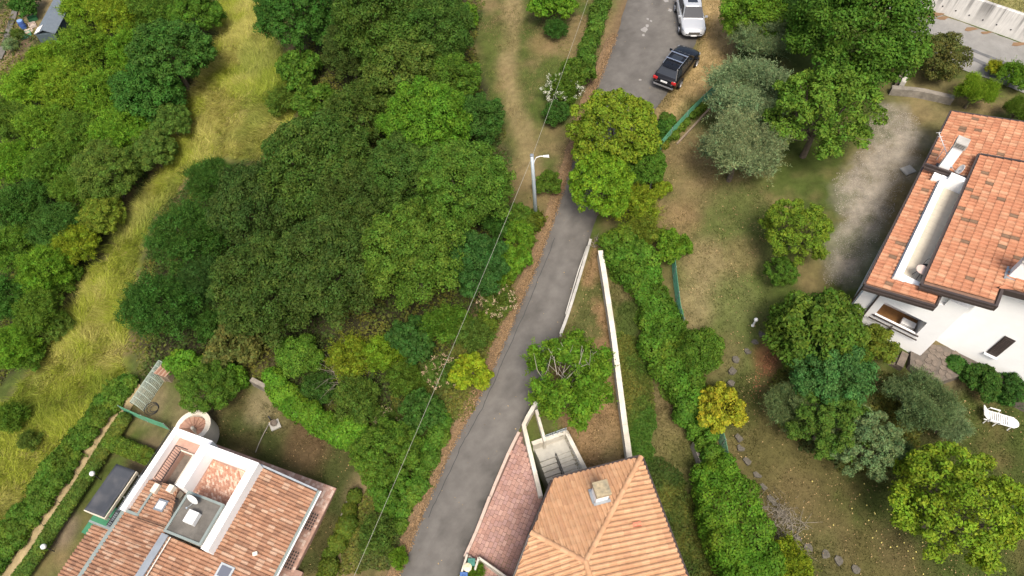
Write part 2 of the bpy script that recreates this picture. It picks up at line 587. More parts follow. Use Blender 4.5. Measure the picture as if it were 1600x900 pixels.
def ground_colour(x, y):
    n1 = fbm(x, y, 5.0, 1)
    n2 = fbm(x, y, 1.6, 2)
    n3 = fbm(x, y, .6, 3)
    n4 = fbm(x, y, 9.0, 5)
    green = np.array([.072, .098, .022])
    dry = np.array([.30, .215, .10])
    soil = np.array([.15, .105, .06])
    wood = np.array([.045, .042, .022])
    mixv = sstep(.42, .66, .55 * n1 + .45 * n2)[..., None]
    mixv = mixv * .8
    c = green * .9 * (1 - mixv) + (.45 * dry + .45 * soil) * mixv

    def put(c, w, colr):
        return c * (1 - w[..., None]) + colr * w[..., None]
    jit = (n2 - .5) * 2.4 + (n3 - .5) * 1.2
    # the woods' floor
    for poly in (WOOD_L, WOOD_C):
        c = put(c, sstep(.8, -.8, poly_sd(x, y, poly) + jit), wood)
    # the tall grass field
    w = sstep(.6, -.9, poly_sd(x, y, FIELD) + jit)
    fc = np.array([.17, .185, .030]) + (np.array([.25, .215, .075]) - np.array([.17, .185, .030])) * sstep(.4, .65, n2)[..., None]
    c = put(c, w, fc)
    # meadow by the road with its dry track
    w = sstep(1.15, .25, line_d(x, y, TRACK) + jit * .4)
    c = put(c, w * .75, np.array([.25, .19, .095]))
    # verges
    w = sstep(1.3, .2, line_d(x, y, ROAD_L) + jit * .35)
    c = put(c, w, np.array([.16, .11, .06]))
    # dry verge by the parked cars
    w = sstep(.4, -.6, poly_sd(x, y, VERGE_CARS) + jit * .5)
    c = put(c, w, dry * 1.05 * (.75 + .5 * n3[..., None]))
    # garden lawn on the right
    w = sstep(.6, -.6, poly_sd(x, y, LAWN_R) + jit * .4)
    lw = sstep(.48, .72, .5 * n4 + .5 * n2)[..., None]
    lc = np.array([.085, .108, .028]) * (1 - lw) + np.array([.17, .135, .062]) * lw
    c = put(c, w, lc)
    for (px, py, r, cc, ww) in PATCHES:
        q = G(px, py)
        rr = r * depth(q) / FPX
        d = np.hypot(x - q[0], (y - q[1]) * .8) / rr + jit * .18
        c = put(c, ww * sstep(1.1, .35, d), np.array(cc))
    w = sstep(.4, -.7, poly_sd(x, y, GRAVEL) + jit * .9)
    c = put(c, w * (.45 + .55 * sstep(.38, .58, .6 * n2 + .4 * n3)), np.array([.30, .262, .205]) * (.75 + .5 * n3[..., None]))
    w = sstep(.4, -.4, poly_sd(x, y, STRIP) + jit * .3)
    sw = sstep(.45, .7, n2)[..., None]
    c = put(c, w, np.array([.21, .135, .068]) * (1 - sw) + np.array([.09, .095, .03]) * sw)
    w = sstep(.5, -.5, poly_sd(x, y, STRIP2) + jit * .5)
    sw = sstep(.35, .6, n2)[..., None]
    c = put(c, w, np.array([.062, .088, .020]) * (1 - sw) + np.array([.125, .105, .045]) * sw)
    w = sstep(.5, -.5, poly_sd(x, y, LAWN_L) + jit * .3)
    c = put(c, w, np.array([.060, .072, .021]) * (1 - .5 * sw) + np.array([.10, .075, .034]) * .5 * sw)
    w = sstep(.8, -.8, poly_sd(x, y, LAWN_LR) + jit * .6)
    sw2 = sstep(.42, .62, .4 * n4 + .6 * n2)[..., None]
    c = put(c, w, np.array([.054, .070, .017]) * (1 - sw2) + np.array([.088, .078, .028]) * sw2)
    for (px, py, r, cc, ww) in PATCHES2:
        q = G(px, py)
        rr = r * depth(q) / FPX
        d = np.hypot(x - q[0], (y - q[1]) * .8) / rr + jit * .2
        c = put(c, ww * sstep(1.1, .35, d), np.array(cc))
    return c * .86 * (.82 + .36 * n3[..., None])


WOOD_L = GL([(-60, -60), (60, 60), (130, -60), (330, -60), (330, 60), (280, 170), (240, 250), (200, 310), (150, 390), (90, 480), (40, 560), (-60, 650)])
WOOD_C = GL([(430, -60), (760, -60), (740, 90), (790, 250), (800, 380), (760, 480), (700, 560), (660, 640), (640, 730), (560, 690), (430, 600), (330, 580), (230, 590), (200, 500), (250, 330), (330, 260), (450, 250), (480, 120)])
VERGE_CARS = GL([(1098, -40), (1145, -40), (1155, 60), (1140, 110), (1100, 150), (1040, 205), (1020, 190), (1042, 152), (1068, 112), (1090, 66)])
PATCHES = [(1090, 260, 70, (0.216, 0.160, 0.076), .7), (1065, 340, 40, (0.216, 0.147, 0.072), .7), (1140, 320, 55, (0.104, 0.118, 0.036), .7), (1100, 410, 50, (0.248, 0.189, 0.096), .75), (1085, 480, 45, (0.240, 0.185, 0.096), .7), (1150, 470, 50, (0.120, 0.130, 0.044), .7),
           (1160, 400, 40, (0.192, 0.143, 0.068), .6), (1130, 560, 45, (0.160, 0.126, 0.060), .6), (1090, 180, 45, (0.080, 0.101, 0.028), .5), (1270, 430, 40, (0.192, 0.139, 0.068), .6), (1440, 150, 60, (0.200, 0.164, 0.080), .6), (1470, 215, 45, (0.176, 0.151, 0.068), .7),
           (850, 70, 30, (0.208, 0.143, 0.068), .6), (770, 60, 40, (0.096, 0.113, 0.028), .6), (860, 220, 40, (0.192, 0.143, 0.068), .6), (880, 40, 35, (0.176, 0.134, 0.064), .6), (30, 30, 70, (0.264, 0.202, 0.112), .9), (15, 90, 40, (0.240, 0.176, 0.104), .9), (40, 75, 30, (0.176, 0.126, 0.080), .8), (750, 200, 30, (0.080, 0.101, 0.024), .6)]
PATCHES2 = [(1240, 780, 55, (.15, .11, .052), .5), (1300, 850, 50, (.13, .10, .046), .5), (1400, 860, 45, (.13, .10, .048), .4), (480, 690, 50, (.115, .072, .04), .8), (410, 630, 35, (.23, .19, .105), .8), (440, 650, 25, (.15, .125, .06), .7),
            (300, 650, 60, (.20, .155, .085), .7), (240, 630, 40, (.17, .135, .075), .8), (540, 640, 40, (.07, .07, .02), .5), (1200, 560, 28, (.22, .10, .05), .7), (1450, 640, 60, (.09, .07, .035), .5), (1030, 440, 30, (.17, .13, .06), .6), (1060, 640, 50, (.17, .125, .06), .7), (1050, 700, 40, (.15, .13, .05), .6), (960, 700, 40, (.20, .14, .07), .7),
            (1090, 560, 25, (.09, .09, .03), .5), (1480, 570, 40, (.12, .09, .06), .7), (570, 770, 40, (.22, .16, .09), .7), (590, 690, 40, (.18, .13, .07), .6), (640, 740, 30, (.20, .14, .07), .7), (540, 880, 35, (.20, .15, .08), .6), (100, 830, 30, (.20, .15, .11), .7), (230, 720, 40, (.16, .115, .07), .8), (410, 555, 40, (.10, .085, .04), .6)]

# ------------------------------------------------------------------ ground sheet
def axis(a, b, s, far):
    v = [np.arange(a, b, s)]
    lo, hi, st = a, b, s
    L_, H_ = [], [b]
    while lo > -far:
        st *= 1.35
        lo -= st
        L_.append(lo)
    st = s
    while hi < far:
        st *= 1.35
        hi += st
        H_.append(hi)
    return np.concatenate([np.array(L_[::-1]), v[0], np.array(H_)])


gx, gy = axis(-58, 46, .27, 900), axis(-1, 72, .27, 900)
X, Y = np.meshgrid(gx, gy, indexing='ij')
Z = T(X, Y)
bump_w = sstep(.2, 1.2, np.minimum(poly_sd(X, Y, ROAD_POLY), poly_sd(X, Y, np.vstack([LANE_N, LANE_F[::-1]]))))
Z = Z + bump_w * ((fbm(X, Y, 2.5, 8) - .5) * .22 + (fbm(X, Y, .8, 9) - .5) * .10)
Z = Z - .04 * (1 - bump_w)
Z = np.where(line_d(X, Y, PATH) < .8, T(X, Y) - .02, Z)
PITS = [(STAIR, 2.4), (HOUSE_F, 2.5)]
for poly, dz in PITS:
    Z = np.where(poly_sd(X, Y, poly) < (.05 if poly is HOUSE_F else .22), Z - dz, Z)
nx, ny = len(gx), len(gy)
idx = np.arange(nx * ny).reshape(nx, ny)
quads = np.stack([idx[:-1, :-1], idx[1:, :-1], idx[1:, 1:], idx[:-1, 1:]], -1).reshape(-1, 4)
me = bpy.data.meshes.new('ground')
me.vertices.add(nx * ny)
me.vertices.foreach_set('co', np.stack([X, Y, Z], -1).astype(np.float32).ravel())
me.loops.add(quads.size)
me.loops.foreach_set('vertex_index', quads.ravel().astype(np.int32))
me.polygons.add(len(quads))
me.polygons.foreach_set('loop_start', np.arange(0, quads.size, 4, dtype=np.int32))
me.polygons.foreach_set('loop_total', np.full(len(quads), 4, np.int32))
me.polygons.foreach_set('use_smooth', np.ones(len(quads), bool))
ca = me.color_attributes.new('col', 'FLOAT_COLOR', 'POINT')
gc = np.ones((nx * ny, 4), np.float32)
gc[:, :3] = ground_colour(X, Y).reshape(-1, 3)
ca.data.foreach_set('color', gc.ravel())
me.materials.append(M_GROUND)
me.update(calc_edges=True)
tag(link('ground', me), kind='structure')


def resample(pl, n):
    pl = np.asarray(pl)
    d = np.concatenate([[0], np.cumsum(np.linalg.norm(np.diff(pl[:, :2], axis=0), axis=1))])
    s = np.linspace(0, d[-1], n)
    return np.stack([np.interp(s, d, pl[:, k]) for k in range(pl.shape[1])], 1)


def strip(name, Lp, Rp, n, k, lift, colf, m, parent=None, kind='structure', jitter=0.0):
    Lr, Rr = resample(Lp, n)[:, :2], resample(Rp, n)[:, :2]
    f = np.linspace(0, 1, k)
    XY = Lr[:, None] * (1 - f[None, :, None]) + Rr[:, None] * f[None, :, None]
    if jitter:
        jl = (fbm(XY[:, 0, 0], XY[:, 0, 1], .7, 21) - .5) * 2 * jitter
        jr = (fbm(XY[:, -1, 0], XY[:, -1, 1], .7, 22) - .5) * 2 * jitter
        dv = nrm(Rr - Lr)
        XY = XY + dv[:, None] * (jl[:, None, None] * (1 - f)[None, :, None] + jr[:, None, None] * f[None, :, None])
    z = T(XY[..., 0], XY[..., 1]) + lift
    V = np.dstack([XY, z]).reshape(-1, 3)
    id_ = np.arange(n * k).reshape(n, k)
    Q = np.stack([id_[:-1, :-1], id_[:-1, 1:], id_[1:, 1:], id_[1:, :-1]], -1).reshape(-1, 4)
    e1 = V[Q[0][1]] - V[Q[0][0]]
    e2 = V[Q[0][3]] - V[Q[0][0]]
    if np.cross(e1, e2)[2] < 0:
        Q = Q[:, ::-1]
    me = bpy.data.meshes.new(name)
    me.from_pydata(V.tolist(), [], Q.tolist())
    ca = me.color_attributes.new('col', 'FLOAT_COLOR', 'POINT')
    c = np.ones((n * k, 4), np.float32)
    c[:, :3] = colf(XY[..., 0], XY[..., 1], np.broadcast_to(f[None], (n, k))).reshape(-1, 3)
    ca.data.foreach_set('color', c.ravel())
    me.materials.append(m)
    o = link(name, me, parent)
    if kind and parent is None:
        tag(o, kind=kind)
    return o


def road_col(x, y, f):
    n = fbm(x, y, 3.0, 31)
    n2 = fbm(x, y, .5, 32)
    tr = .16 * np.exp(-((f - .62) / .13) ** 2) + .12 * np.exp(-((f - .30) / .10) ** 2) - .22 * sstep(.80, 1.0, f) - .12 * sstep(.10, 0, f)
    v = .103 * (1 + tr + .24 * (n - .5) + .34 * (n2 - .5) - .16 * sstep(.56, .68, fbm(x, y, 1.3, 39)))
    return np.stack([v * 1.06, v * .985, v * .885], -1)


road = strip('road', ROAD_L, ROAD_R, 220, 26, .012, road_col, M_ROAD, jitter=.10)
# the long repair seam in the asphalt
SEAM = GL([(866, 372), (845, 425), (815, 500), (785, 568), (752, 640), (720, 700), (690, 765), (668, 810)])
sm = resample(SEAM, 160)
sm[:, :2] += (np.stack([fbm(sm[:, 0], sm[:, 1], .8, 41), fbm(sm[:, 0], sm[:, 1], .8, 42)], 1) - .5) * .22
dv = nrm(np.gradient(sm[:, :2], axis=0))
nv_ = np.stack([-dv[:, 1], dv[:, 0]], 1)
o = strip('seam', np.hstack([sm[:, :2] - nv_ * .022, sm[:, 2:]]), np.hstack([sm[:, :2] + nv_ * .022, sm[:, 2:]]), 160, 2, .02,
          lambda x, y, f: np.full(x.shape + (3,), .055), M_ROAD, parent=road)
# pale spills on the asphalt
mb = MB()
for px, py, r in ((1007, 47, .26), (1011, 40, .16), (1005, 55, .13), (1012, 30, .13), (1017, 33, .1), (1047, 16, .17), (1040, 0, .25), (1000, 125, .1)):
    c = G(px, py)
    k = 9
    ring = [(c[0] + r * (.6 + .6 * random.random()) * math.cos(a * 6.283 / k), c[1] + r * 1.3 * (.6 + .6 * random.random()) * math.sin(a * 6.283 / k)) for a in range(k)]
    mb.add([(a, b, t1(a, b) + .018) for a, b in ring], [tuple(range(k))], (.24, .23, .215))
mb.build('spill', M_ROAD, road)


def lane_col(x, y, f):
    n = fbm(x, y, 2.0, 33)
    n2 = fbm(x, y, .5, 34)
    v = .215 * (1 + .25 * (n - .5) + .2 * (n2 - .5) - .1 * sstep(.25, .1, f))
    return np.stack([v * 1.03, v, v * .93], -1)


lane = strip('upper_road', LANE_N, LANE_F, 160, 24, .03, lane_col, M_ROAD, jitter=.08)
for a, b, wd in (((1505, 74), (1600, 112), .14), ((1514, 90), (1570, 116), .16)):
    A_, B_ = G(*a), G(*b)
    d_ = nrm((B_ - A_)[:2])
    n_ = np.array([-d_[1], d_[0]])
    pl = np.linspace(A_, B_, 40)
    strip('asphalt_patch', np.hstack([pl[:, :2] - n_ * wd, pl[:, 2:]]), np.hstack([pl[:, :2] + n_ * wd, pl[:, 2:]]), 60, 4, .045,
          lambda x, y, f: np.full(x.shape + (3,), .12), M_ROAD, parent=lane, jitter=.06)


def offs(pl, d):
    pl = np.asarray(pl)
    t = nrm(np.gradient(pl[:, :2], axis=0))
    return np.hstack([pl[:, :2] + np.stack([-t[:, 1], t[:, 0]], 1) * d, pl[:, 2:]])


def path_col(x, y, f):
    n = fbm(x, y, 1.2, 35)
    n2 = fbm(x, y, .3, 36)
    v = (.75 + .3 * n + .3 * n2)[..., None]
    return np.array([.30, .235, .125]) * v * (1 - .25 * np.abs(f * 2 - 1)[..., None])


pth = resample(PATH, 60)
strip('path', offs(pth, .55), offs(pth, -.55), 120, 8, .10, path_col, M_GROUND, jitter=.12)


def verge_col(x, y, f):
    n = fbm(x, y, .8, 37)
    n2 = fbm(x, y, .2, 38)
    v = (.55 + .5 * n + .5 * n2)[..., None]
    return np.array([.155, .105, .060]) * v


vl = resample(ROAD_L, 120)[22:]
strip('verge', offs(vl, -.02), offs(vl, -.62) if offs(vl, -.62)[0][0] < vl[0][0] else offs(vl, .62), 160, 7, .055, verge_col, M_GROUND, jitter=.14)
VERGE_SIDE = -1 if offs(vl, -.62)[0][0] < vl[0][0] else 1

# ------------------------------------------------------------------ roofs of clay tiles
TILE_MESH = {}
PALETTE = {
    'old': [(.33, .178, .110), (.36, .198, .124), (.295, .155, .095), (.385, .232, .150), (.34, .186, .118), (.255, .138, .088), (.42, .275, .190), (.345, .184, .112)],
    'peach': [(.50, .285, .155), (.53, .305, .170), (.475, .265, .143), (.51, .29, .163), (.54, .322, .182), (.49, .277, .152), (.455, .253, .142), (.51, .30, .168)],
    'mixed': [(.465, .210, .118), (.485, .228, .130), (.445, .195, .110), (.505, .255, .148), (.455, .202, .113), (.475, .218, .122), (.525, .285, .170), (.20, .125, .08)],
}
for _p in PALETTE:
    PALETTE[_p] = [tuple(np.array(c_) * np.array([.90, .91, .92])) for c_ in PALETTE[_p]]
PWGT = {'old': None, 'peach': None, 'mixed': [.15, .15, .15, .15, .15, .12, .08, .05]}


def tile_geo(pitch, length):
    """one barrel tile: x across, y up the slope, z out; barrel on the right two thirds, pan on the left"""
    w = pitch
    prof = [(-.52 * w, .012), (-.30 * w, .004), (-.22 * w, .010)]
    for k in range(5):
        a = math.pi * (1 - k / 4)
        prof.append((.14 * w + .36 * w * math.cos(a), .012 + .33 * w * math.sin(a)))
    vs = []
    for y, lift, sc in ((-.02, .040, 1.0), (length + .03, .004, .92)):
        for x, z in prof:
            vs.append((x * sc, y, z + lift))
    n = len(prof)
    for x, z in prof:
        vs.append((x, -.02, z + .016))
    fs = [(i, i + 1, n + i + 1, n + i) for i in range(n - 1)] + [(2 * n + i, 2 * n + i + 1, i + 1, i) for i in range(n - 1)]
    return vs, fs


def tile_roof(parent, O, ax, sx, regions, pitch, length, pal, nparts, under=True):
    """parent: roof part. O origin on the eave, ax along the eave, sx up the slope, regions: polygons in (a, s)"""
    O, ax, sx = np.asarray(O, float), nrm(np.asarray(ax, float)), nrm(np.asarray(sx, float))
    nz = np.cross(ax, sx)
    if nz[2] < 0:
        ax = -ax
        regions = [[(-a, s) for a, s in r] for r in regions]
        nz = -nz
    vs, fs = tile_geo(pitch, length)
    vsn = np.array(vs)
    allp = np.vstack([np.array(r) for r in regions])
    a0, a1, s0, s1 = allp[:, 0].min(), allp[:, 0].max(), allp[:, 1].min(), allp[:, 1].max()
    aa = np.arange(a0 + pitch * .5, a1, pitch)
    ss = np.arange(s0, s1 - length * .3, length)
    A_, S_ = np.meshgrid(aa, ss, indexing='ij')
    ins = np.zeros(A_.shape, bool)
    edge = np.zeros(A_.shape, bool)
    for r in regions:
        cs = np.stack([poly_sd(A_ + da, S_ + ds, r) for da in (-.46 * pitch, .46 * pitch) for ds in (.01, length * .97)])
        ins |= (cs < .015).all(0)
        edge |= (cs < -.03).any(0)
    edge &= ~ins
    Aed, Sed = A_[edge], S_[edge]
    spots = np.stack([A_[ins], S_[ins]], 1)
    W0 = O + spots[:, :1] * ax + spots[:, 1:] * sx
    order = np.argsort([depth(w) for w in W0]) if len(W0) else []
    # tiles that are in the frame come first
    sc = []
    for w in W0:
        d = w - np.array([0, 0, CAM_H])
        dz = d @ _fw
        px, py = 800 + FPX * d[0] / dz, 450 - FPX * (d @ _up) / dz
        sc.append((0 if (0 < px < 1600 and 0 < py < 900) else 1000) + dz)
    order = np.argsort(sc)
    R = np.stack([ax, sx, nz], 1)
    pc = PALETTE[pal]
    big = MB()
    bl, fl, cl = [], [], []
    for r_, i in enumerate(order):
        ci = int(RNG.choice(8, p=PWGT[pal]))
        if r_ < nparts:
            key = (pitch, length, pal, ci)
            if key not in TILE_MESH:
                q = MB()
                q.add(vs, fs, pc[ci])
                TILE_MESH[key] = q.mesh('tile', M_TILE)
            o = bpy.data.objects.new('tile', TILE_MESH[key])
            COL.objects.link(o)
            o.parent = parent
            m4 = np.eye(4)
            m4[:3, :3] = R
            m4[:3, 3] = W0[i] + nz * RNG.random() * .008
            o.matrix_local = Matrix(m4.tolist())
        else:
            j = 1 + .16 * (RNG.random() - .5)
            big.add((vsn @ R.T + W0[i] + nz * RNG.random() * .008).tolist(), fs, tuple(k * j for k in pc[ci]))
    for a_, s_ in zip(Aed, Sed):
        q2 = vsn[:, :2] + np.array([a_, s_])
        best = None
        for r in regions:
            ra = np.asarray(r)
            sd_ = poly_sd(q2[:, 0], q2[:, 1], ra)
            if best is None or sd_.min() < best[1].min():
                best = (ra, sd_)
        ra, sd_ = best
        for i in np.where(sd_ > 0)[0]:
            bd, bp = 1e9, None
            for e_ in range(len(ra)):
                a0_, d0 = ra[e_], ra[(e_ + 1) % len(ra)] - ra[e_]
                tt_ = np.clip((q2[i] - a0_) @ d0 / (d0 @ d0 + 1e-12), 0, 1)
                pp = a0_ + d0 * tt_
                if np.hypot(*(q2[i] - pp)) < bd:
                    bd, bp = np.hypot(*(q2[i] - pp)), pp
            q2[i] = bp
        w3 = O + q2[:, :1] * ax + q2[:, 1:] * sx + vsn[:, 2:] * nz
        big.add(w3.tolist(), fs, pc[int(RNG.choice(8, p=PWGT[pal]))])
    if big.v:
        o = big.build('tile_field', M_TILE, parent)
        tag(o, kind='stuff')
    return len(order)


def ridge_tiles(parent, A_, B_, r, pal, length=.36):
    A_, B_ = Vector(A_), Vector(B_)
    L_ = (B_ - A_).length
    n = max(1, int(L_ / length))
    d = (B_ - A_).normalized()
    side = d.cross(Vector((0, 0, 1))).normalized()
    up = side.cross(d)
    for i in range(n):
        q = MB()
        vs = []
        c = random.choice(PALETTE[pal])
        for t, rr in ((i * L_ / n - .03, r * 1.08), ((i + 1) * L_ / n + .02, r * .94)):
            for k in range(7):
                a = math.pi * k / 6
                vs.append(A_ + d * t + side * rr * math.cos(a) + up * (rr * math.sin(a) * .85 + (.02 if rr > r else 0)))
        q.add(vs, [(k + 1, k, 7 + k, 8 + k) for k in range(6)], c)
        q.build('ridge_tile', M_TILE, parent)

# ------------------------------------------------------------------ terracotta house by the road (hip roof)
FZ = -1.0


def pl3(a, z):
    return np.array([a[0], a[1], z])


E0, E1 = P(865, 750, FZ), P(1001, 715, FZ)
k1 = nrm((E1 - E0)[:2])
inw = np.array([k1[1], -k1[0]])
Rt_dir = inw                       # the right-hand eave runs square to the far eave
SL = .30
Rp = None
z = FZ + 1.1
for _ in range(30):
    q = P(914.7, 878, z)
    z = FZ + SL * float((q - E0)[:2] @ inw)
Rp = P(914.7, 878, z)
# the ridge runs parallel to the right-hand eave
Z_RIDGE = z
dR = float((E1 - Rp)[:2] @ k1)      # distance ridge to right eave
SLE = (Z_RIDGE - FZ) / dR
zA = FZ + .6
for _ in range(30):
    q = P(830.7, 833, zA)
    zA = FZ + SL * float((q - E0)[:2] @ inw)
Ap = P(830.7, 833, zA)
RidgeEnd = pl3(Rp[:2] + inw * 5.0, Z_RIDGE)
EastEnd = pl3(E1[:2] + inw * (float((Rp - E1)[:2] @ inw) + 5.0), FZ)
zW = lambda xy: Z_RIDGE - SLE * float((Rp[:2] - xy) @ k1)
cut = nrm((Ap - E0)[:2])
We = Ap[:2] + cut * 6.0
WestEnd = pl3(We, zW(We))
LfEnd = pl3(Ap[:2] + cut * 5.5, zW(Ap[:2] + cut * 5.5))
fh = thing('terracotta_house', 'house with a peach clay hip roof beside the red paved terrace', 'house', (float(Rp[0]), float(Rp[1]), -6.5))
mb = MB()
wallp = [E0[:2] + inw * .5 + k1 * .45, E1[:2] + inw * .5 - k1 * .5, EastEnd[:2] - k1 * .5, LfEnd[:2] + k1 * .6, Ap[:2] + k1 * .6]
mb.prism([tuple(a) for a in wallp], -8.0, FZ - .15)
mb.build('wall', M_CREAM, fh)
mb = MB()
dn = np.array([0, 0, -.05])
for poly in ([E0, E1, Rp, Ap], [E1, EastEnd, RidgeEnd, Rp], [Ap, Rp, RidgeEnd, LfEnd]):
    n_ = len(poly)
    top = [p + dn for p in poly]
    bot = [p + dn * 4 for p in poly]
    mb.add(top + bot, [tuple(range(n_)), tuple(range(2 * n_ - 1, n_ - 1, -1))] + [(i, n_ + i, n_ + (i + 1) % n_, (i + 1) % n_) for i in range(n_)], (.25, .15, .1))
roofF = mb.build('roof', mat('roof_deck', (.22, .13, .09), .9, .2), fh)
s_n = nrm(np.array([inw[0], inw[1], SL]))
reg = lambda pts, O, a, s: [(float((p - O) @ a), float((p - O) @ s)) for p in pts]
aN = np.array([k1[0], k1[1], 0])
tile_roof(roofF, E0, aN, s_n, [reg([E0, E1, Rp, Ap], E0, aN, s_n)], .24, .40, 'peach', 150)
aE = np.array([inw[0], inw[1], 0])
s_e = nrm(np.array([-k1[0], -k1[1], SLE]))
tile_roof(roofF, E1, aE, s_e, [reg([E1, EastEnd, RidgeEnd, Rp], E1, aE, s_e)], .24, .40, 'peach', 120)
s_w = nrm(np.array([k1[0], k1[1], SLE]))
tile_roof(roofF, Rp - s_w * 8, aE, s_w, [reg([Ap, Rp, RidgeEnd, LfEnd], Rp - s_w * 8, aE, s_w)], .24, .40, 'peach', 28)
up_ = np.array([0, 0, .03])
ridge_tiles(roofF, E1 + up_, Rp + up_, .13, 'peach')
ridge_tiles(roofF, Ap + up_, Rp + up_, .13, 'peach')
ridge_tiles(roofF, Rp + up_, RidgeEnd + up_, .13, 'peach')
M_RED = mat('new_red_tile', (.56, .20, .12), .85, .1)
q = P(1002, 818, FZ + .55)
tt = MB()
vs, fs = tile_geo(.24, .40)
Rm = np.stack([aE, s_e, np.cross(aE, s_e)], 1)
tt.add((np.array(vs) @ Rm.T + q + np.array([0, 0, .03])).tolist(), fs)
tt.build('replaced_tile', M_RED, roofF)
# dark gutters
mb = MB()
in3, k3 = np.array([inw[0], inw[1], 0]), np.array([k1[0], k1[1], 0])
for a, b, sh_ in ((E0, E1, -in3 * .09), (E1, EastEnd, k3 * .09), (E0, Ap, -k3 * .09), (Ap, LfEnd, -k3 * .09)):
    mb = MB()
    mb.tube([a + sh_ + np.array([0, 0, .0]), b + sh_], .08, 6)
    mb.build('gutter', M_BROWNM, fh)
# chimney with stone cap
cz = None
z = FZ + .6
for _ in range(30):
    q = P(936, 776, z)
    z = FZ + SL * float((q - E0)[:2] @ inw)
ch = q
ang = math.atan2(k1[1], k1[0])
mb = MB()
mb.box((ch[0], ch[1], z + .35), (.60, .60, 1.4), ang)
chm = mb.build('chimney', M_WHITE, roofF)
mb = MB()
mb.box((ch[0], ch[1], z + 1.15), (.74, .74, .22), ang)
mb.build('chimney_cap', mat('lichen_stone', (.33, .27, .17), .95, .35, 7, .5, 25, tint=(.22, .19, .13)), chm, bevel=.02)
mb = MB()
for a, b in ((.37, 0), (-.37, 0), (0, .37), (0, -.37)):
    ca_, sa_ = math.cos(ang), math.sin(ang)
    cx_, cy_ = ch[0] + a * ca_ - b * sa_, ch[1] + a * sa_ + b * ca_
    zz = FZ + SL * float((np.array([cx_, cy_]) - E0[:2]) @ inw) + .15
    mb.box((cx_, cy_, zz), (.14 if a else .84, .14 if b else .60, .05), ang)
mb.build('flashing', M_ZINC, chm)

# ------------------------------------------------------------------ house with terrace, lower left
LB = P(525.6, 762.8, -7.3)
_A = P(324, 689, -7.3)
LU = nrm(_A - LB)
LV = np.array([-LU[1], LU[0], 0])
if LV[1] > 0:
    LV = -LV
ZU = np.array([0, 0, 1.0])


def luv(u, v, z):
    q = LB + LU * u + LV * v
    return np.array([q[0], q[1], z])


def lbox(mb, u, v, z, col=None):
    return mb.obox((LB[0], LB[1], 0), LU, LV, ZU, u, v, z, col)


c_ = luv(5, 5, -7.4)
lh = thing('terrace_house', 'tiled house with white roof terrace and round outside stair', 'house', tuple(c_))
mb = MB()
lbox(mb, (1.0, 9.0), (1.15, 12), (-12, -5.05))
lbox(mb, (9.0, 9.6), (6.6, 12), (-12, -5.6))
mb.build('wall', M_CREAM, lh)
# tiled patio with the pierced grilles
mb = MB()
HOLES = []
for u0, v0 in ((.24, 1.70), (.24, 3.90)):
    for i in range(4):
        for j in range(6):
            HOLES.append((u0 + i * .145, v0 + j * .17))
lbox(mb, (0, 1.3), (0, 6.0), (-9.0, -7.3))
lbox(mb, (1.3, 9.2), (0, 1.3), (-9.0, -7.3))
lbox(mb, (-.45, 0), (4.75, 6.2), (-9.0, -7.303))
M_PATIO = mat('patio_slab', (.30, .19, .15), .9, .2, 3.0, .2, 30)
patio = mb.build('patio', M_PATIO, lh)
for a, b in HOLES:
    q = MB()
    lbox(q, (a, a + .085), (b, b + .11), (-7.32, -7.292))
    q.build('light_opening', M_DARK, patio)
PT = {}
pk = 0
tilespots = []
for i in range(8):
    for j in range(37):
        tilespots.append((.02 + i * .158, .02 + j * .16))
for i in range(8, 56):
    for j in range(8):
        tilespots.append((.02 + i * .158, .02 + j * .16))
pcol = [(.44, .28, .22), (.40, .25, .195), (.48, .33, .265), (.38, .24, .185), (.54, .41, .34)]
kp = 0
bigp = MB()
for a, b in tilespots:
    if any(a - .09 < h0 + .04 < a + .25 and b - .10 < h1 + .05 < b + .26 for h0, h1 in HOLES):
        continue
    cc = random.choice(pcol)
    if kp < 200:
        key = ('pt', pcol.index(cc))
        if key not in PT:
            q = MB()
            q.box((0, 0, 0), (.150, .152, .02), 0, cc)
            PT[key] = q.mesh('patio_tile', M_PAVER)
        o = bpy.data.objects.new('patio_tile', PT[key])
        COL.objects.link(o)
        o.parent = patio
        p_ = luv(a + .079, b + .08, -7.295)
        o.matrix_local = Matrix.LocRotScale(Vector(p_), Euler((0, 0, math.atan2(LU[1], LU[0]))), Vector((1, 1, 1)))
        kp += 1
    else:
        lbox(bigp, (a, a + .150), (b, b + .152), (-7.304, -7.286), cc)
tag(bigp.build('patio_tiling', M_PAVER, patio), kind='stuff')

# right-hand slope
EZ = -5.0
s_r = .325
mb = MB()
us, ue = .12, 5.45
zr = lambda u: EZ + s_r * (u - us)


def lslab(mb, u0, z0, u1, z1, v0, v1, th=.16, col=None):
    q = [luv(u0, v0, z0 - th), luv(u1, v0, z1 - th), luv(u1, v1, z1 - th), luv(u0, v1, z0 - th), luv(u0, v0, z0), luv(u1, v0, z1), luv(u1, v1, z1), luv(u0, v1, z0)]
    return mb.hexa(q, col)


M_DECK = MATS['roof_deck']
lslab(mb, us, EZ - .05, 3.3, zr(3.3) - .05, 1.02, 5.85)
lslab(mb, us, EZ - .05, ue, zr(ue) - .05, 5.86, 12)
roofR = mb.build('roof', M_DECK, lh)
sr3 = nrm(LU + ZU * s_r)
f_ = math.sqrt(1 + s_r ** 2)
tile_roof(roofR, luv(us, 0, EZ), LV, sr3, [[(1.0, 0), (1.0, 3.2 * f_), (5.85, 3.2 * f_), (5.85, 5.3 * f_), (10.5, 5.3 * f_), (10.5, 0)]], .185, .36, 'old', 170)
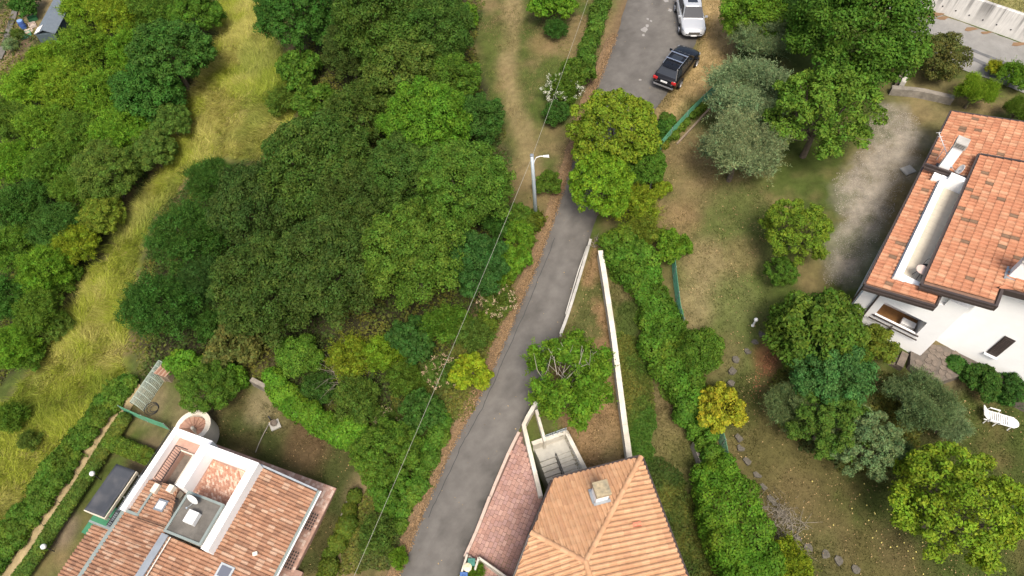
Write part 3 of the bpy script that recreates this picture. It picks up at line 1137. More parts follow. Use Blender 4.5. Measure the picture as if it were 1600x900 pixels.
# left-hand slope
s_l = .34
zl = lambda u: -3.35 - s_l * (u - 5.6)
mb = MB()
lslab(mb, 5.6, zl(5.6) - .05, 9.0, zl(9.0) - .05, 5.5, 12)
lslab(mb, 6.6, zl(6.6) - .05, 8.9, zl(8.9) - .05, 3.55, 5.5)
roofL = mb.build('roof', M_DECK, lh)
sl3 = nrm(-LU + ZU * s_l)
fl = math.sqrt(1 + s_l ** 2)
O_ = luv(9.0, 0, zl(9.0))
tile_roof(roofL, O_, LV, sl3, [[(5.5, 0), (5.5, 3.3 * fl), (10.5, 3.3 * fl), (10.5, 0)], [(3.55, 1.05 * fl), (3.55, 2.35 * fl), (5.5, 3.3 * fl), (5.5, 1.05 * fl)], [(3.6, .12), (3.6, .95 * fl), (5.35, .95 * fl), (5.35, .12)]], .185, .36, 'old', 100)
# lowest porch roof
mb = MB()
lslab(mb, 9.2, -5.25, 11.0, -5.85, 6.5, 12)
roofP = mb.build('porch_roof', M_DECK, lh)
sp3 = nrm(-LU * 1.8 + ZU * .6)
tile_roof(roofP, luv(11.0, 0, -5.80), LV, sp3, [[(6.5, 0), (6.5, 1.85), (10.5, 1.85), (10.5, 0)]], .185, .36, 'old', 28)
# ridge flashing and gutters
mb = MB()
lbox(mb, (5.36, 5.74), (5.86, 12), (-3.34, -3.10))
mb.build('ridge_flashing', M_ZINC, lh)
mb = MB()
mb.tube([luv(5.2, 5.9, -3.10), luv(5.2, 12, -3.10)], .03, 6)
mb.build('pipe', mat('pale_pipe', (.6, .58, .52), .6, .05), lh)
mb = MB()
lbox(mb, (-.06, .10), (.95, 12), (-5.06, -4.96))
lbox(mb, (.10, 3.25), (.92, 1.02), (-4.95, -4.90))
mb.build('gutter', M_GUT, lh)
mb = MB()
lbox(mb, (-.12, -.06), (.93, 12), (-5.05, -4.99))
mb.build('gutter_edge', M_WHITE, lh)
mb = MB()
q = [luv(3.3, .93, -4.0), luv(.1, .93, -5.0), luv(.1, 1.03, -5.0), luv(3.3, 1.03, -4.0), luv(3.3, .93, -3.86), luv(.1, .93, -4.88), luv(.1, 1.03, -4.88), luv(3.3, 1.03, -3.86)]
mb.hexa(q)
mb.build('verge_trim', M_ZINC, lh)
mb = MB()
lbox(mb, (8.98, 9.2), (5.5, 12), (-4.75, -4.40))
lbox(mb, (8.02, 9.0), (5.36, 5.5), (-4.3, -4.16))
lbox(mb, (7.96, 8.08), (4.2, 5.36), (-4.16, -4.0))
lbox(mb, (9.2, 11.0), (6.4, 6.5), (-5.6, -5.2))
mb.build('gutter', M_GUT, lh)
# roof terrace: white parapet and tiled floor
mb = MB()
lbox(mb, (3.10, 3.52), (1.05, 5.86), (-5.0, -3.20))
lbox(mb, (6.12, 6.62), (1.05, 3.55), (-5.0, -3.20))
lbox(mb, (3.52, 6.12), (1.05, 1.46), (-5.0, -3.20))
mb.build('parapet', M_WHITE, lh, bevel=.015)
mb = MB()
lbox(mb, (3.52, 6.12), (1.46, 3.65), (-5.0, -4.25))
terr = mb.build('terrace_floor', M_PATIO, lh)
tc = [(.40, .21, .14), (.46, .26, .18), (.53, .34, .25), (.36, .18, .12), (.58, .42, .32)]
ca45, sa45 = math.cos(math.radians(45)), math.sin(math.radians(45))
TM = []
for c4 in tc:
    q = MB()
    q.box((0, 0, 0), (.165, .088, .02), 0, c4)
    TM.append(q.mesh('floor_tile', M_PAVER))
bigt = MB()
kt = 0
for i in range(-24, 26):
    for j in range(-40, 42):
        a = i * .172 + (.086 if j % 2 else 0)
        b = j * .095
        u_, v_ = 4.82 + a * ca45 - b * sa45, 2.55 + a * sa45 + b * ca45
        if 3.60 < u_ < 6.04 and 1.54 < v_ < 3.58:
            p_ = luv(u_, v_, -4.243)
            rz = math.atan2(LU[1], LU[0]) - math.radians(45)
            if kt < 150:
                o = bpy.data.objects.new('floor_tile', TM[random.randrange(5)])
                COL.objects.link(o)
                o.parent = terr
                o.matrix_local = Matrix.LocRotScale(Vector(p_), Euler((0, 0, rz)), Vector((1, 1, 1)))
                kt += 1
            else:
                bigt.box(p_, (.165, .088, .02), rz, random.choice(tc))
tag(bigt.build('floor_tiling', M_PAVER, terr), kind='stuff')
# flat-roofed stair head with felt top
mb = MB()
lbox(mb, (3.53, 5.55), (3.66, 5.74), (-4.6, -3.0))
mb.build('stair_head', M_CREAM, lh)
mb = MB()
lbox(mb, (3.45, 5.60), (3.62, 3.74), (-3.0, -2.86))
lbox(mb, (3.45, 5.60), (5.68, 5.80), (-3.0, -2.86))
lbox(mb, (3.45, 3.57), (3.74, 5.68), (-3.0, -2.86))
lbox(mb, (5.48, 5.60), (3.74, 5.68), (-3.0, -2.86))
fr = mb.build('roof_trim', M_GUT, lh)
mb = MB()
lbox(mb, (3.57, 5.48), (3.74, 5.68), (-3.0, -2.93))
mb.build('felt_roof', mat('roof_felt', (.13, .12, .105), .95, .25, 2.5, .3, 20, tint=(.10, .092, .08)), lh)
# raised white hatch
mb = MB()
lbox(mb, (4.25, 4.82), (4.45, 5.08), (-2.93, -2.55))
hat = mb.build('roof_hatch', M_WHITEP, lh, bevel=.02)
# skylights
for (u0, u1, v0, v1, zf, nm, mm) in ((6.62, 7.30, 4.35, 4.95, zl, 'skylight', M_WHITEP), (1.85, 2.55, 6.0, 6.72, zr, 'skylight', mat('skylight_glass', (.10, .11, .14), .15, 0, 3, 0, spec=.6))):
    mb = MB()
    lslab(mb, u0, zf(u0) + .16, u1, zf(u1) + .16, v0, v1, .25)
    sk = mb.build(nm, M_ZINC, lh)
    mb = MB()
    m_ = .10
    lslab(mb, u0 + m_, zf(u0 + m_) + .19, u1 - m_, zf(u1 - m_) + .19, v0 + m_, v1 - m_, .06)
    mb.build('pane', mm, sk)
# vent on the right slope
mb = MB()
p_ = luv(1.35, 5.05, zr(1.35) + .06)
mb.box((p_[0], p_[1], p_[2] + .05), (.26, .20, .16), .3)
mb.build('roof_vent', M_CREAM, lh, bevel=.03)
# short chimney between the roofs
mb = MB()
lbox(mb, (6.7, 7.0), (3.58, 3.95), (-4.6, -3.3))
lbox(mb, (7.72, 8.02), (3.72, 4.22), (-4.6, -3.72))
mb.build('chimney', M_CREAM, lh, bevel=.02)
# lower terrace with a stairwell and railings
mb = MB()
lbox(mb, (8.2, 8.8), (.95, 3.55), (-5.2, -4.60))
lbox(mb, (6.62, 8.2), (.95, 1.62), (-5.2, -4.60))
lbox(mb, (6.62, 7.42), (1.62, 3.55), (-5.2, -4.60))
lt = mb.build('lower_terrace', mat('pink_terrace', (.42, .26, .20), .9, .15, 2.5, .2, 30), lh)
mb = MB()
lbox(mb, (7.42, 8.2), (1.62, 3.55), (-5.2, -5.0))
mb.build('well_floor', M_STONE, lt)
mb = MB()
lbox(mb, (8.8, 9.1), (.62, 5.5), (-5.6, -4.02))
lbox(mb, (6.62, 8.8), (.62, .95), (-5.6, -4.05))
mb.build('parapet', M_WHITE, lh, bevel=.015)
mb = MB()
lbox(mb, (7.36, 7.42), (1.56, 3.55), (-4.6, -4.44))
lbox(mb, (7.42, 8.25), (1.56, 1.62), (-4.6, -4.44))
mb.build('well_kerb', M_CREAM, lh)
rail = MB()
rail.tube([luv(8.22, 1.6, -3.75), luv(8.22, 3.5, -3.75)], .03, 6)
rail.tube([luv(8.22, 1.6, -4.5), luv(8.22, 3.5, -4.5)], .03, 6)
rail.tube([luv(7.45, 1.58, -3.75), luv(8.22, 1.58, -3.75)], .03, 6)
rl = rail.build('railing', M_BROWNM, lh)
for i in range(15):
    q = MB()
    v_ = 1.6 + i * .1357
    q.tube([luv(8.22, v_, -4.58), luv(8.22, v_, -3.76)], .016, 5)
    q.build('baluster', M_BROWNM, rl)
# dark screen outside the parapet
q = MB()
for k in range(3):
    q.tube([luv(9.22, .62, -4.75 + k * .35), luv(9.22, 6.4, -4.75 + k * .35)], .025, 5)
rl2 = q.build('railing', M_DARK, lh)
for i in range(59):
    q = MB()
    v_ = .65 + i * .0985
    q.tube([luv(9.22, v_, -4.78), luv(9.22, v_, -4.02)], .016, 4)
    q.build('baluster', M_DARK, rl2)
# round outside stair in its curved wall
sc_ = luv(9.6, -.22, 0)
mb = MB()
seg = 26
a0 = math.atan2(-LV[1], -LV[0]) - math.radians(118)
ring = []
for i in range(seg + 1):
    a = a0 + math.radians(236) * i / seg
    ring.append(a)
for i in range(seg):
    a, b = ring[i], ring[i + 1]
    zt = -6.1 - .5 * (i / seg)
    zt2 = -6.1 - .5 * ((i + 1) / seg)
    q = []
    for zz in (0, 1):
        for r_, an in ((.84, a), (1.14, a), (1.14, b), (.84, b)):
            q.append((sc_[0] + r_ * math.cos(an), sc_[1] + r_ * math.sin(an), -9.0 if zz == 0 else (zt if an == a else zt2)))
    mb.hexa(q)
mb.build('curved_wall', M_CREAM, lh)
for i in range(11):
    a, b = a0 + math.radians(21) * i, a0 + math.radians(21) * (i + 1)
    q = MB()
    zt = -6.4 - .05 * (10 - i)
    q.hexa([(sc_[0] + r_ * math.cos(an), sc_[1] + r_ * math.sin(an), zz) for zz in (-9.0, zt) for r_, an in ((.10, a), (.80, a), (.80, b), (.10, b))], (.40, .235, .165) if i % 2 else (.36, .205, .145))
    q.build('stair_step', M_PAVER, lh)
mb = MB()
mb.lathe((sc_[0], sc_[1], -9.0), [(.11, 0), (.11, 2.6), (.02, 2.7)], 12)
mb.build('newel', M_CREAM, lh)

# satellite dish and its foot on the flat roof
d_ = luv(4.92, 4.0, -2.93)
dish = thing('satellite_dish', 'white satellite dish on the grey felt roof of the stair head', 'satellite dish', tuple(d_))


def make_dish(root, p, face, r=.33):
    q = MB()
    q.tube([p, p + np.array([0, 0, .42])], .025, 6)
    q.build('mast', M_GALV, root)
    c = Vector(p + np.array([0, 0, .45]))
    f = Vector(face).normalized()
    a = f.cross(Vector((0, 0, 1))).normalized()
    b = a.cross(f)
    q = MB()
    vs, fs = [c - f * .07], []
    n = 20
    for k, (rr, dp) in enumerate(((.35, -.055), (.7, -.03), (1.0, .01))):
        for i in range(n):
            t = 6.28318 * i / n
            vs.append(c + (a * math.cos(t) + b * math.sin(t) * 1.08) * r * rr + f * dp)
    fs += [(0, 1 + i, 1 + (i + 1) % n) for i in range(n)]
    for k in range(2):
        fs += [(1 + k * n + i, 1 + (k + 1) * n + i, 1 + (k + 1) * n + (i + 1) % n, 1 + k * n + (i + 1) % n) for i in range(n)]
    q.add(vs, fs)
    o = q.build('reflector', M_WHITEP, root, smooth=True)
    md = o.modifiers.new('thick', 'SOLIDIFY')
    md.thickness = .015
    q = MB()
    q.tube([c - b * r * .9, c - b * r * .5 + f * .42], .012, 5)
    q.box(c - b * r * .45 + f * .45, (.07, .07, .09), .3)
    q.build('receiver_arm', M_GALV, root)


make_dish(dish, d_, (-.35, -.9, .35))

# ------------------------------------------------------------------ white house on the right
RZ = 4.0
RD = P(1488, 175, RZ)
_E = P(1349, 454, RZ)
RE = nrm(_E - RD)
RN = np.array([-RE[1], RE[0], 0])
if RN[0] < 0:
    RN = -RN
RS = .275
rzl = lambda n: RZ + RS * n
rzu = lambda n: 5.0 + RS * (n - 2.15)


def ren(e, n, z):
    q = RD + RE * e + RN * n
    return np.array([q[0], q[1], z])


def rbox(mb, e, n, z, col=None):
    return mb.obox((RD[0], RD[1], 0), RE, RN, ZU, e, n, z, col)


def rslab(mb, e0, e1, n0, n1, zf, th=.16, lift=-.05):
    q = []
    for d in (lift - th, lift):
        for e, n in ((e0, n0), (e0, n1), (e1, n1), (e1, n0)):
            q.append(ren(e, n, zf(n) + d))
    return mb.hexa(q)


wh = thing('white_house', 'white rendered house with bright mottled orange tile roofs and brown gutters', 'house', tuple(ren(9, 5, .2)))
mb = MB()
# west block, ends in the wall with the loggia
rbox(mb, (.35, 13.3), (.18, 11), (-1.5, 4.02))
# loggia wall built round its opening: n 1.39..3.5, z 1.3..2.47
rbox(mb, (13.3, 14.83), (.18, 1.35), (-1.5, 4.0))
rbox(mb, (13.3, 14.83), (3.52, 4.40), (-1.5, 4.6))
rbox(mb, (13.3, 14.83), (1.35, 3.52), (2.47, 4.05))
rbox(mb, (13.3, 14.83), (1.35, 3.52), (-1.5, .55))
rbox(mb, (14.68, 14.83), (1.35, 3.52), (.55, 1.28))
# upper wall
rbox(mb, (4.6, 13.46), (2.4, 11), (4.02, 5.02))
rbox(mb, (13.46, 14.6), (2.4, 4.6), (4.0, 5.02))
rbox(mb, (4.6, 13.40), (3.2, 11), (5.02, 5.25))
rbox(mb, (13.3, 13.462), (4.40, 11), (-1.5, 5.0))
mb.build('wall', M_WHITE, wh)
mb = MB()
q = []
for e0, e1 in ((4.6, 13.44), (13.44, 14.58)):
    n1_ = 11 if e0 < 10 else 4.95
    mb.add([ren(e0, 2.42, 4.9), ren(e1, 2.42, 4.9), ren(e1, n1_, 4.9), ren(e0, n1_, 4.9), ren(e0, 2.42, rzu(2.42) - .2), ren(e1, 2.42, rzu(2.42) - .2), ren(e1, n1_, rzu(n1_) - .2), ren(e0, n1_, rzu(n1_) - .2)],
           [(3, 2, 1, 0), (4, 5, 6, 7), (0, 1, 5, 4), (1, 2, 6, 5), (2, 3, 7, 6), (3, 0, 4, 7)])
mb.build('gable_wall', M_WHITE, wh)
# loggia
mb = MB()
rbox(mb, (13.28, 14.68), (1.37, 3.50), (.56, .66))
lg = mb.build('loggia_floor', M_BROWNFL, wh)
mb = MB()
rbox(mb, (13.9, 14.3), (2.7, 3.4), (.66, 1.05))
mb.build('loggia_bench', M_WHITE, wh)
mb = MB()
rbox(mb, (14.86, 14.92), (1.25, 3.65), (1.26, 1.33))
rbox(mb, (14.95, 15.0), (1.15, 3.70), (1.05, 1.11))
rbox(mb, (14.83, 15.02), (2.35, 2.40), (.70, 1.12))
mb.build('loggia_rail', M_BROWNM, wh)
# window in the recessed wall
mb = MB()
rbox(mb, (13.42, 13.50), (6.90, 7.42), (.94, 2.60))
wn_ = mb.build('window', M_BROWNM, wh)
for i in range(14):
    q = MB()
    rbox(q, (13.50, 13.525), (6.96, 7.36), (1.04 + i * .107, 1.04 + i * .107 + .07))
    q.build('shutter_slat', M_BROWNM, wn_)
mb = MB()
rbox(mb, (13.46, 13.62), (6.84, 7.48), (.86, .93))
mb.build('sill', M_WHITE, wn_)
# roofs
mb = MB()
rslab(mb, 0, 4.3, 0, 11, rzl)
rslab(mb, 4.3, 14.9, 0, .88, rzl)
rslab(mb, 14.9, 15.75, 0, 3.0, rzl)
rslab(mb, 4.3, 6.3, .88, 2.3, rzl)
rfl = mb.build('lower_roof', M_DECK, wh)
srn = nrm(RN + ZU * RS)
fr_ = math.sqrt(1 + RS ** 2)
tile_roof(rfl, ren(0, 0, RZ), RE, srn, [[(0, 0), (0, 10.8 * fr_), (4.3, 10.8 * fr_), (4.3, 2.2 * fr_), (6.1, 2.2 * fr_), (6.1, .9 * fr_), (14.85, .9 * fr_), (14.85, 2.95 * fr_), (15.75, 2.95 * fr_), (15.75, 0)]], .27, .38, 'mixed', 150)
mb = MB()
rslab(mb, 4.27, 15.05, 2.15, 5.0, rzu)
rslab(mb, 4.27, 13.9, 5.0, 11, rzu)
rfu = mb.build('upper_roof', M_DECK, wh)
tile_roof(rfu, ren(0, 2.15, 5.0), RE, srn, [[(4.3, 0), (4.3, 8.8 * fr_), (13.85, 8.8 * fr_), (13.85, 2.8 * fr_), (14.95, 2.8 * fr_), (14.95, 0)]], .27, .38, 'mixed', 150)


def rbeam(mb, e0, n0, z0, e1, n1, z1, w, h):
    """straight moulded board between two points of the house frame; w across, hangs h below"""
    a, b = ren(e0, n0, z0), ren(e1, n1, z1)
    d = nrm((b - a) * np.array([1, 1, 0]))
    s_ = np.array([-d[1], d[0], 0]) * w / 2
    dz = np.array([0, 0, h])
    mb.hexa([a - s_ - dz, b - s_ - dz, b + s_ - dz, a + s_ - dz, a - s_, b - s_, b + s_, a + s_])


for bm in (
        (15.82, -.06, rzl(0) + .04, 15.82, 3.04, rzl(3.0) + .04, .12, .32),
        (15.91, -.06, rzl(0) - .09, 15.91, 3.06, rzl(3.0) - .09, .07, .16),
        (15.76, 3.05, rzl(3.0) + .05, 14.95, 3.05, rzl(3.0) + .05, .1, .3),
        (15.12, 2.05, rzu(2.15) + .05, 15.12, 5.05, rzu(5.0) + .05, .13, .34),
        (15.21, 2.05, rzu(2.15) - .09, 15.21, 5.05, rzu(5.0) - .09, .07, .16),
        (15.18, 5.08, rzu(5.0) + .05, 13.9, 5.08, rzu(5.0) + .05, .14, .34),
        (13.97, 5.15, rzu(5.1) + .05, 13.97, 10.5, rzu(10.5) + .05, .13, .34),
        (4.2, 2.1, rzu(2.15) + .05, 4.2, 10.5, rzu(10.5) + .05, .12, .4),
        (-.07, 0, rzl(0) + .04, -.07, 10.5, rzl(10.5) + .04, .11, .2),
):
    mb = MB()
    rbeam(mb, *bm)
    mb.build('fascia', M_BROWNM, wh)
mb = MB()
rbeam(mb, -.05, -.08, RZ + .04, 15.75, -.08, RZ + .04, .14, .12)
rbeam(mb, 4.2, 2.05, 5.0 + .03, 15.1, 2.05, 5.0 + .03, .13, .12)
mb.build('gutter', M_BROWNM, wh)
mb = MB()
rbeam(mb, 6.15, -.1, 4.62, 6.15, 2.35, 4.80, .12, .2)
rbeam(mb, 6.32, -.05, 4.50, 6.32, 2.35, 4.70, .12, .16)
mb.build('brown_beam', M_BROWNM, wh)
mb = MB()
mb.tube([ren(15.6, .35, 3.75), ren(15.0, .85, 3.6), ren(14.93, .9, 3.4), ren(14.93, .9, -1.0)], .05, 8)
mb.tube([ren(15.4, .02, 3.8), ren(15.0, .02, 3.4), ren(15.0, .05, -.8)], .05, 8)
mb.build('downpipe', M_BROWNM, wh)
# recessed roof terrace
mb = MB()
rbox(mb, (6.45, 14.88), (.90, 1.22), (3.6, 4.56))
rbox(mb, (14.42, 14.88), (1.22, 2.6), (3.6, 4.45))
rbox(mb, (6.40, 6.75), (1.22, 2.4), (3.6, 4.9))
mb.build('terrace_parapet', M_WHITE, wh, bevel=.015)
mb = MB()
rbox(mb, (6.75, 14.42), (1.22, 2.42), (3.7, 4.04))
tf = mb.build('terrace_floor', M_CONC, wh)
for i in range(16):
    for j in range(2):
        q = MB()
        rbox(q, (6.77 + i * .478, 6.77 + i * .478 + .47), (1.24 + j * .59, 1.24 + j * .59 + .582), (4.04, 4.052))
        q.build('floor_slab', M_BEIGE, tf)
mb = MB()
rbeam(mb, 6.4, .87, 4.40, 14.9, .87, 4.40, .05, .2)
mb.build('flashing', M_ZINC, wh)
# chimneys
mb = MB()
rbox(mb, (5.45, 6.02), (.55, 1.08), (4.0, 6.15))
c1 = mb.build('chimney', M_WHITE, wh)
mb = MB()
rbox(mb, (5.40, 6.07), (.50, 1.13), (6.15, 6.5))
mb.build('chimney_cap', M_CONC, c1, bevel=.02)
for k in range(3):
    q = MB()
    rbox(q, (6.068, 6.075), (.58, 1.05), (6.22 + k * .08, 6.25 + k * .08))
    q.build('vent_slot', M_DARK, c1)
mb = MB()
rbox(mb, (5.32, 6.1), (.42, .55), (4.0, 4.3))
rbox(mb, (5.32, 6.1), (1.08, 1.2), (4.2, 4.42))
mb.build('chimney_flashing', M_BROWNM, c1)
mb = MB()
rbox(mb, (6.42, 6.9), (.50, .88), (4.0, 4.5))
mb.build('chimney_plinth', M_WHITE, wh)
mb = MB()
rbox(mb, (12.6, 13.15), (5.1, 5.75), (5.5, 7.0))
c2 = mb.build('chimney', M_WHITE, wh)
mb = MB()
rbox(mb, (12.55, 13.2), (5.05, 5.8), (7.0, 7.06))
rbox(mb, (12.7, 13.05), (5.2, 5.65), (7.06, 7.3))
rbox(mb, (12.55, 13.2), (5.05, 5.8), (7.3, 7.36))
mb.build('chimney_cap', M_CONC, c2)
mb = MB()
rbox(mb, (13.15, 13.4), (4.95, 5.9), (5.6, 5.92))
rbox(mb, (12.5, 13.15), (4.93, 5.1), (5.5, 5.90))
mb.build('chimney_flashing', M_ZINC, c2)
# stone terrace and steps by the house
st = thing('stone_terrace', 'dark stone terrace with steps at the foot of the white house', 'terrace', tuple(ren(15.5, 5, -.6)))
mb = MB()
mb.prism([tuple(ren(*q, 0)[:2]) for q in ((14.86, 3.9), (14.86, 4.42), (13.5, 4.45), (13.5, 11), (14.1, 11), (14.4, 6.8), (16.0, 5.6), (15.7, 4.1))], -1.6, -.02)
base = mb.build('terrace_bed', mat('dark_mortar', (.115, .097, .08), .95, .3), st)
rs = random.Random(3)
i = 0
while i < 1:
    i += 1
    for a in np.arange(13.6, 16.0, .34):
        for b in np.arange(4.1, 10.8, .36):
            a2, b2 = a + rs.uniform(-.07, .07), b + rs.uniform(-.07, .07)
            poly = [(14.86, 3.9), (14.86, 4.42), (13.5, 4.45), (13.5, 11), (14.1, 11), (14.4, 6.8), (16.0, 5.6), (15.7, 4.1)]
            if poly_sd(np.array([a2]), np.array([b2]), poly)[0] < -.16:
                k = rs.randint(5, 7)
                ring = []
                for t in range(k):
                    an = 6.283 * t / k + rs.uniform(-.2, .2)
                    fq = rs.uniform(.75, 1.15)
                    ring.append(tuple(ren(a2 + .19 * fq * math.cos(an), b2 + .2 * fq * math.sin(an), 0)[:2]))
                q = MB()
                q.prism(ring, -.03, .006 + rs.random() * .012)
                q.build('flagstone', M_STONE, base)
for k in range(4):
    q = MB()
    rbox(q, (15.0, 16.0), (3.55 - k * .33, 3.9 - k * .33), (-2.0, -.15 - k * .17))
    q.build('stair_step', M_STONE, st)
d2 = ren(5.9, 1.55, rzl(1.55))
dish2 = thing('satellite_dish', 'white satellite dish beside the tall white chimney on the orange roof', 'satellite dish', tuple(d2))
make_dish(dish2, d2, (-.9, .35, .35), .30)
mb = MB()
mb.tube([ren(5.0, .35, 4.1), ren(5.0, .35, 5.2)], .02, 6)
mb.tube([ren(4.1, -.3, 5.25), ren(5.5, .6, 5.15)], .022, 6)
for k in range(6):
    t = k / 5
    c0 = ren(4.1 + 1.3 * t, -.3 + .84 * t, 5.25 - .1 * t)
    mb.tube([c0 - RN * .12 + RE * .1, c0 + RN * .12 - RE * .1], .010, 4)
tag(mb.build('tv_aerial', M_WHITEP), 'thin white television aerial on the orange roof edge by the chimney', 'aerial')
tb = thing('round_table', 'small round pale table on the recessed roof terrace', 'table', tuple(ren(13.9, 1.9, 4.05)))
mb = MB()
p_ = ren(13.9, 1.9, 4.05)
mb.lathe((p_[0], p_[1], p_[2] + .68), [(.30, 0), (.31, .02), (.30, .04)], 20)
mb.build('tabletop', mat('pink_stone', (.55, .42, .36), .7, .1), tb)
for k in range(3):
    q = MB()
    a = 2.1 * k
    q.tube([(p_[0] + .08 * math.cos(a), p_[1] + .08 * math.sin(a), p_[2] + .68), (p_[0] + .25 * math.cos(a), p_[1] + .25 * math.sin(a), p_[2])], .015, 5)
    q.build('leg', M_DARK, tb)
chx = thing('wire_chair', 'dark wire chair beside the small round table on the roof terrace', 'chair', tuple(ren(13.35, 2.0, 4.05)))
p_ = ren(13.35, 2.05, 4.05)
q = MB()
q.lathe((p_[0], p_[1], p_[2] + .44), [(.19, 0), (.20, .015), (.19, .03)], 14)
q.build('seat', M_DARK, chx)
q = MB()
q.tube([(p_[0] + .2 * math.cos(t), p_[1] + .2 * math.sin(t), p_[2] + .44 + .42 * math.sin((t - .2) / 2.7 * math.pi)) for t in np.linspace(.2, 2.9, 9)], .014, 5)
q.build('backrest', M_DARK, chx)
for k in range(4):
    q = MB()
    a = .8 + 1.57 * k
    q.tube([(p_[0] + .14 * math.cos(a), p_[1] + .14 * math.sin(a), p_[2] + .44), (p_[0] + .2 * math.cos(a), p_[1] + .2 * math.sin(a), p_[2])], .012, 5)
    q.build('leg', M_DARK, chx)

# ------------------------------------------------------------------ vegetation
def ellip_lobes(rng, R, rz, k, r0, r1, zmin=-.45, squash=.85, core=.62):
    """lobes spread over an ellipsoidal crown"""
    out = []
    tries = 0
    while len(out) < k and tries < 4000:
        tries += 1
        d = nrm(rng.normal(size=3))
        if d[2] < zmin:
            continue
        r = r0 + (r1 - r0) * rng.random()
        f = (1 - r / R) * (.80 + .26 * rng.random())
        c = d * np.array([R, R, rz]) * f
        if all(np.linalg.norm((c - o[:3])) > .52 * (r + o[3]) for o in out):
            out.append([*c, r, r, r * squash])
    out.append([0, 0, -.1 * rz, R * core, R * core, rz * core])
    return np.array(out)


def trunk_mesh(rng, hc, blobs, r, nb=7, name='trunk', m=None, thin=.35):
    mb = MB()
    lean = rng.normal(size=2) * .12
    top = np.array([lean[0], lean[1], hc * .75])
    pts = [(0, 0, -.6), (lean[0] * .2, lean[1] * .2, hc * .25), (lean[0] * .6, lean[1] * .6, hc * .5), tuple(top)]
    mb.tube(pts, [r * 1.3, r, r * .8, r * .6], 7)
    sel = rng.choice(len(blobs) - 1, min(nb, len(blobs) - 1), replace=False)
    for i in sel:
        e = blobs[i, :3] + np.array([0, 0, hc])
        st_ = top * (.55 + .4 * rng.random())
        mid = (st_ + e) / 2 + rng.normal(size=3) * .12 - np.array([0, 0, .1])
        mb.tube([st_, mid, e], [r * .5, r * thin, r * .12], 5)
    return mb.mesh(name, m or M_BARK)


TEMPL = {}


def template(kind, var=0):
    key = (kind, var)
    if key in TEMPL:
        return TEMPL[key]
    rng = np.random.default_rng(abs(hash(kind)) % 1 + 100 * var + sum(map(ord, kind)))
    P_ = dict(
        oak=dict(R=4.0, rz=3.3, hc=4.6, k=50, r0=.7, r1=1.3, n=42000, L=.17, asp=.6, shell=.4),
        maple=dict(R=3.0, rz=2.5, hc=3.7, k=60, r0=.42, r1=.72, n=26000, L=.15, asp=.75, shell=.3),
        cloudy=dict(R=3.0, rz=2.3, hc=3.4, k=36, r0=.55, r1=.95, n=24000, L=.17, asp=.55, shell=.5),
        locust=dict(R=3.0, rz=2.6, hc=3.6, k=26, r0=.6, r1=1.0, n=13000, L=.18, asp=.5, shell=.5, sh=14000, sl=1.0, up=.75),
        cherry=dict(R=3.2, rz=2.7, hc=3.6, k=24, r0=.7, r1=1.1, n=12000, L=.17, asp=.45, shell=.5, sh=17000, sl=1.15, up=.9),
        olive=dict(R=2.4, rz=1.7, hc=2.5, k=11, r0=.55, r1=.85, n=4500, L=.16, asp=.34, shell=.6, sh=30000, sl=.8, up=1.0, core=.3),
        sparse=dict(R=2.2, rz=1.7, hc=2.5, k=26, r0=.35, r1=.6, n=15000, L=.14, asp=.6, shell=.7, sh=6000, sl=.6, up=.5, core=.25),
        airy=dict(R=2.6, rz=2.0, hc=2.9, k=40, r0=.35, r1=.62, n=19000, L=.14, asp=.6, shell=.55, core=.4),
        shrub=dict(R=1.5, rz=1.15, hc=1.1, k=18, r0=.35, r1=.55, n=6500, L=.17, asp=.55, shell=.5, zmin=-.2),
        wild=dict(R=1.6, rz=1.2, hc=1.1, k=14, r0=.35, r1=.6, n=4500, L=.15, asp=.5, shell=.6, sh=5500, sl=.75, up=.7, zmin=-.2),
        laurel=dict(R=2.3, rz=2.0, hc=1.9, k=26, r0=.6, r1=.95, n=15000, L=.20, asp=.5, shell=.28, core=.85, zmin=-.5),
        clipped=dict(R=1.6, rz=1.45, hc=1.35, k=20, r0=.5, r1=.75, n=13000, L=.11, asp=.65, shell=.2, core=.85, zmin=-.6),
    )[kind]
    bl = ellip_lobes(rng, P_['R'], P_['rz'], P_['k'], P_['r0'], P_['r1'], P_.get('zmin', -.45), core=P_.get('core', .62))
    sub = []
    for b_ in bl[:-1]:
        for _ in range(P_.get('sub', 7)):
            d = nrm(rng.normal(size=3) + b_[:3] / (np.linalg.norm(b_[:3]) + 1e-6) * .9 + np.array([0, 0, .35]))
            rr = b_[3] * (.36 + .22 * rng.random())
            sub.append([*(b_[:3] + d * b_[3:] * (.72 + .3 * rng.random())), rr, rr, rr * .85])
    sub = np.array(sub)
    v, c = blob_leaves(rng, sub, int(P_['n'] * .8), P_['L'], P_['asp'], P_['shell'], keep=.55)
    v2, c2 = blob_leaves(rng, bl, int(P_['n'] * .3), P_['L'], P_['asp'], P_['shell'])
    v, c = np.vstack([v, v2]), np.vstack([c, c2])
    if 'sh' in P_:
        v2, c2 = shoot_leaves(rng, bl, P_['sh'], P_['L'] * 1.05, P_['asp'] * .8, P_['sl'], P_['up'])
        v, c = np.vstack([v, v2]), np.vstack([c, c2])
    v = v + np.array([0, 0, P_['hc']])
    cm = np_mesh('crown', v, 4, c, M_LEAF)
    tm = trunk_mesh(rng, P_['hc'], bl, .045 * P_['R'] + .03, nb=8 if kind not in ('sparse', 'olive', 'airy') else 14)
    TEMPL[key] = (tm, cm, P_['R'], P_['hc'], P_['rz'])
    return TEMPL[key]


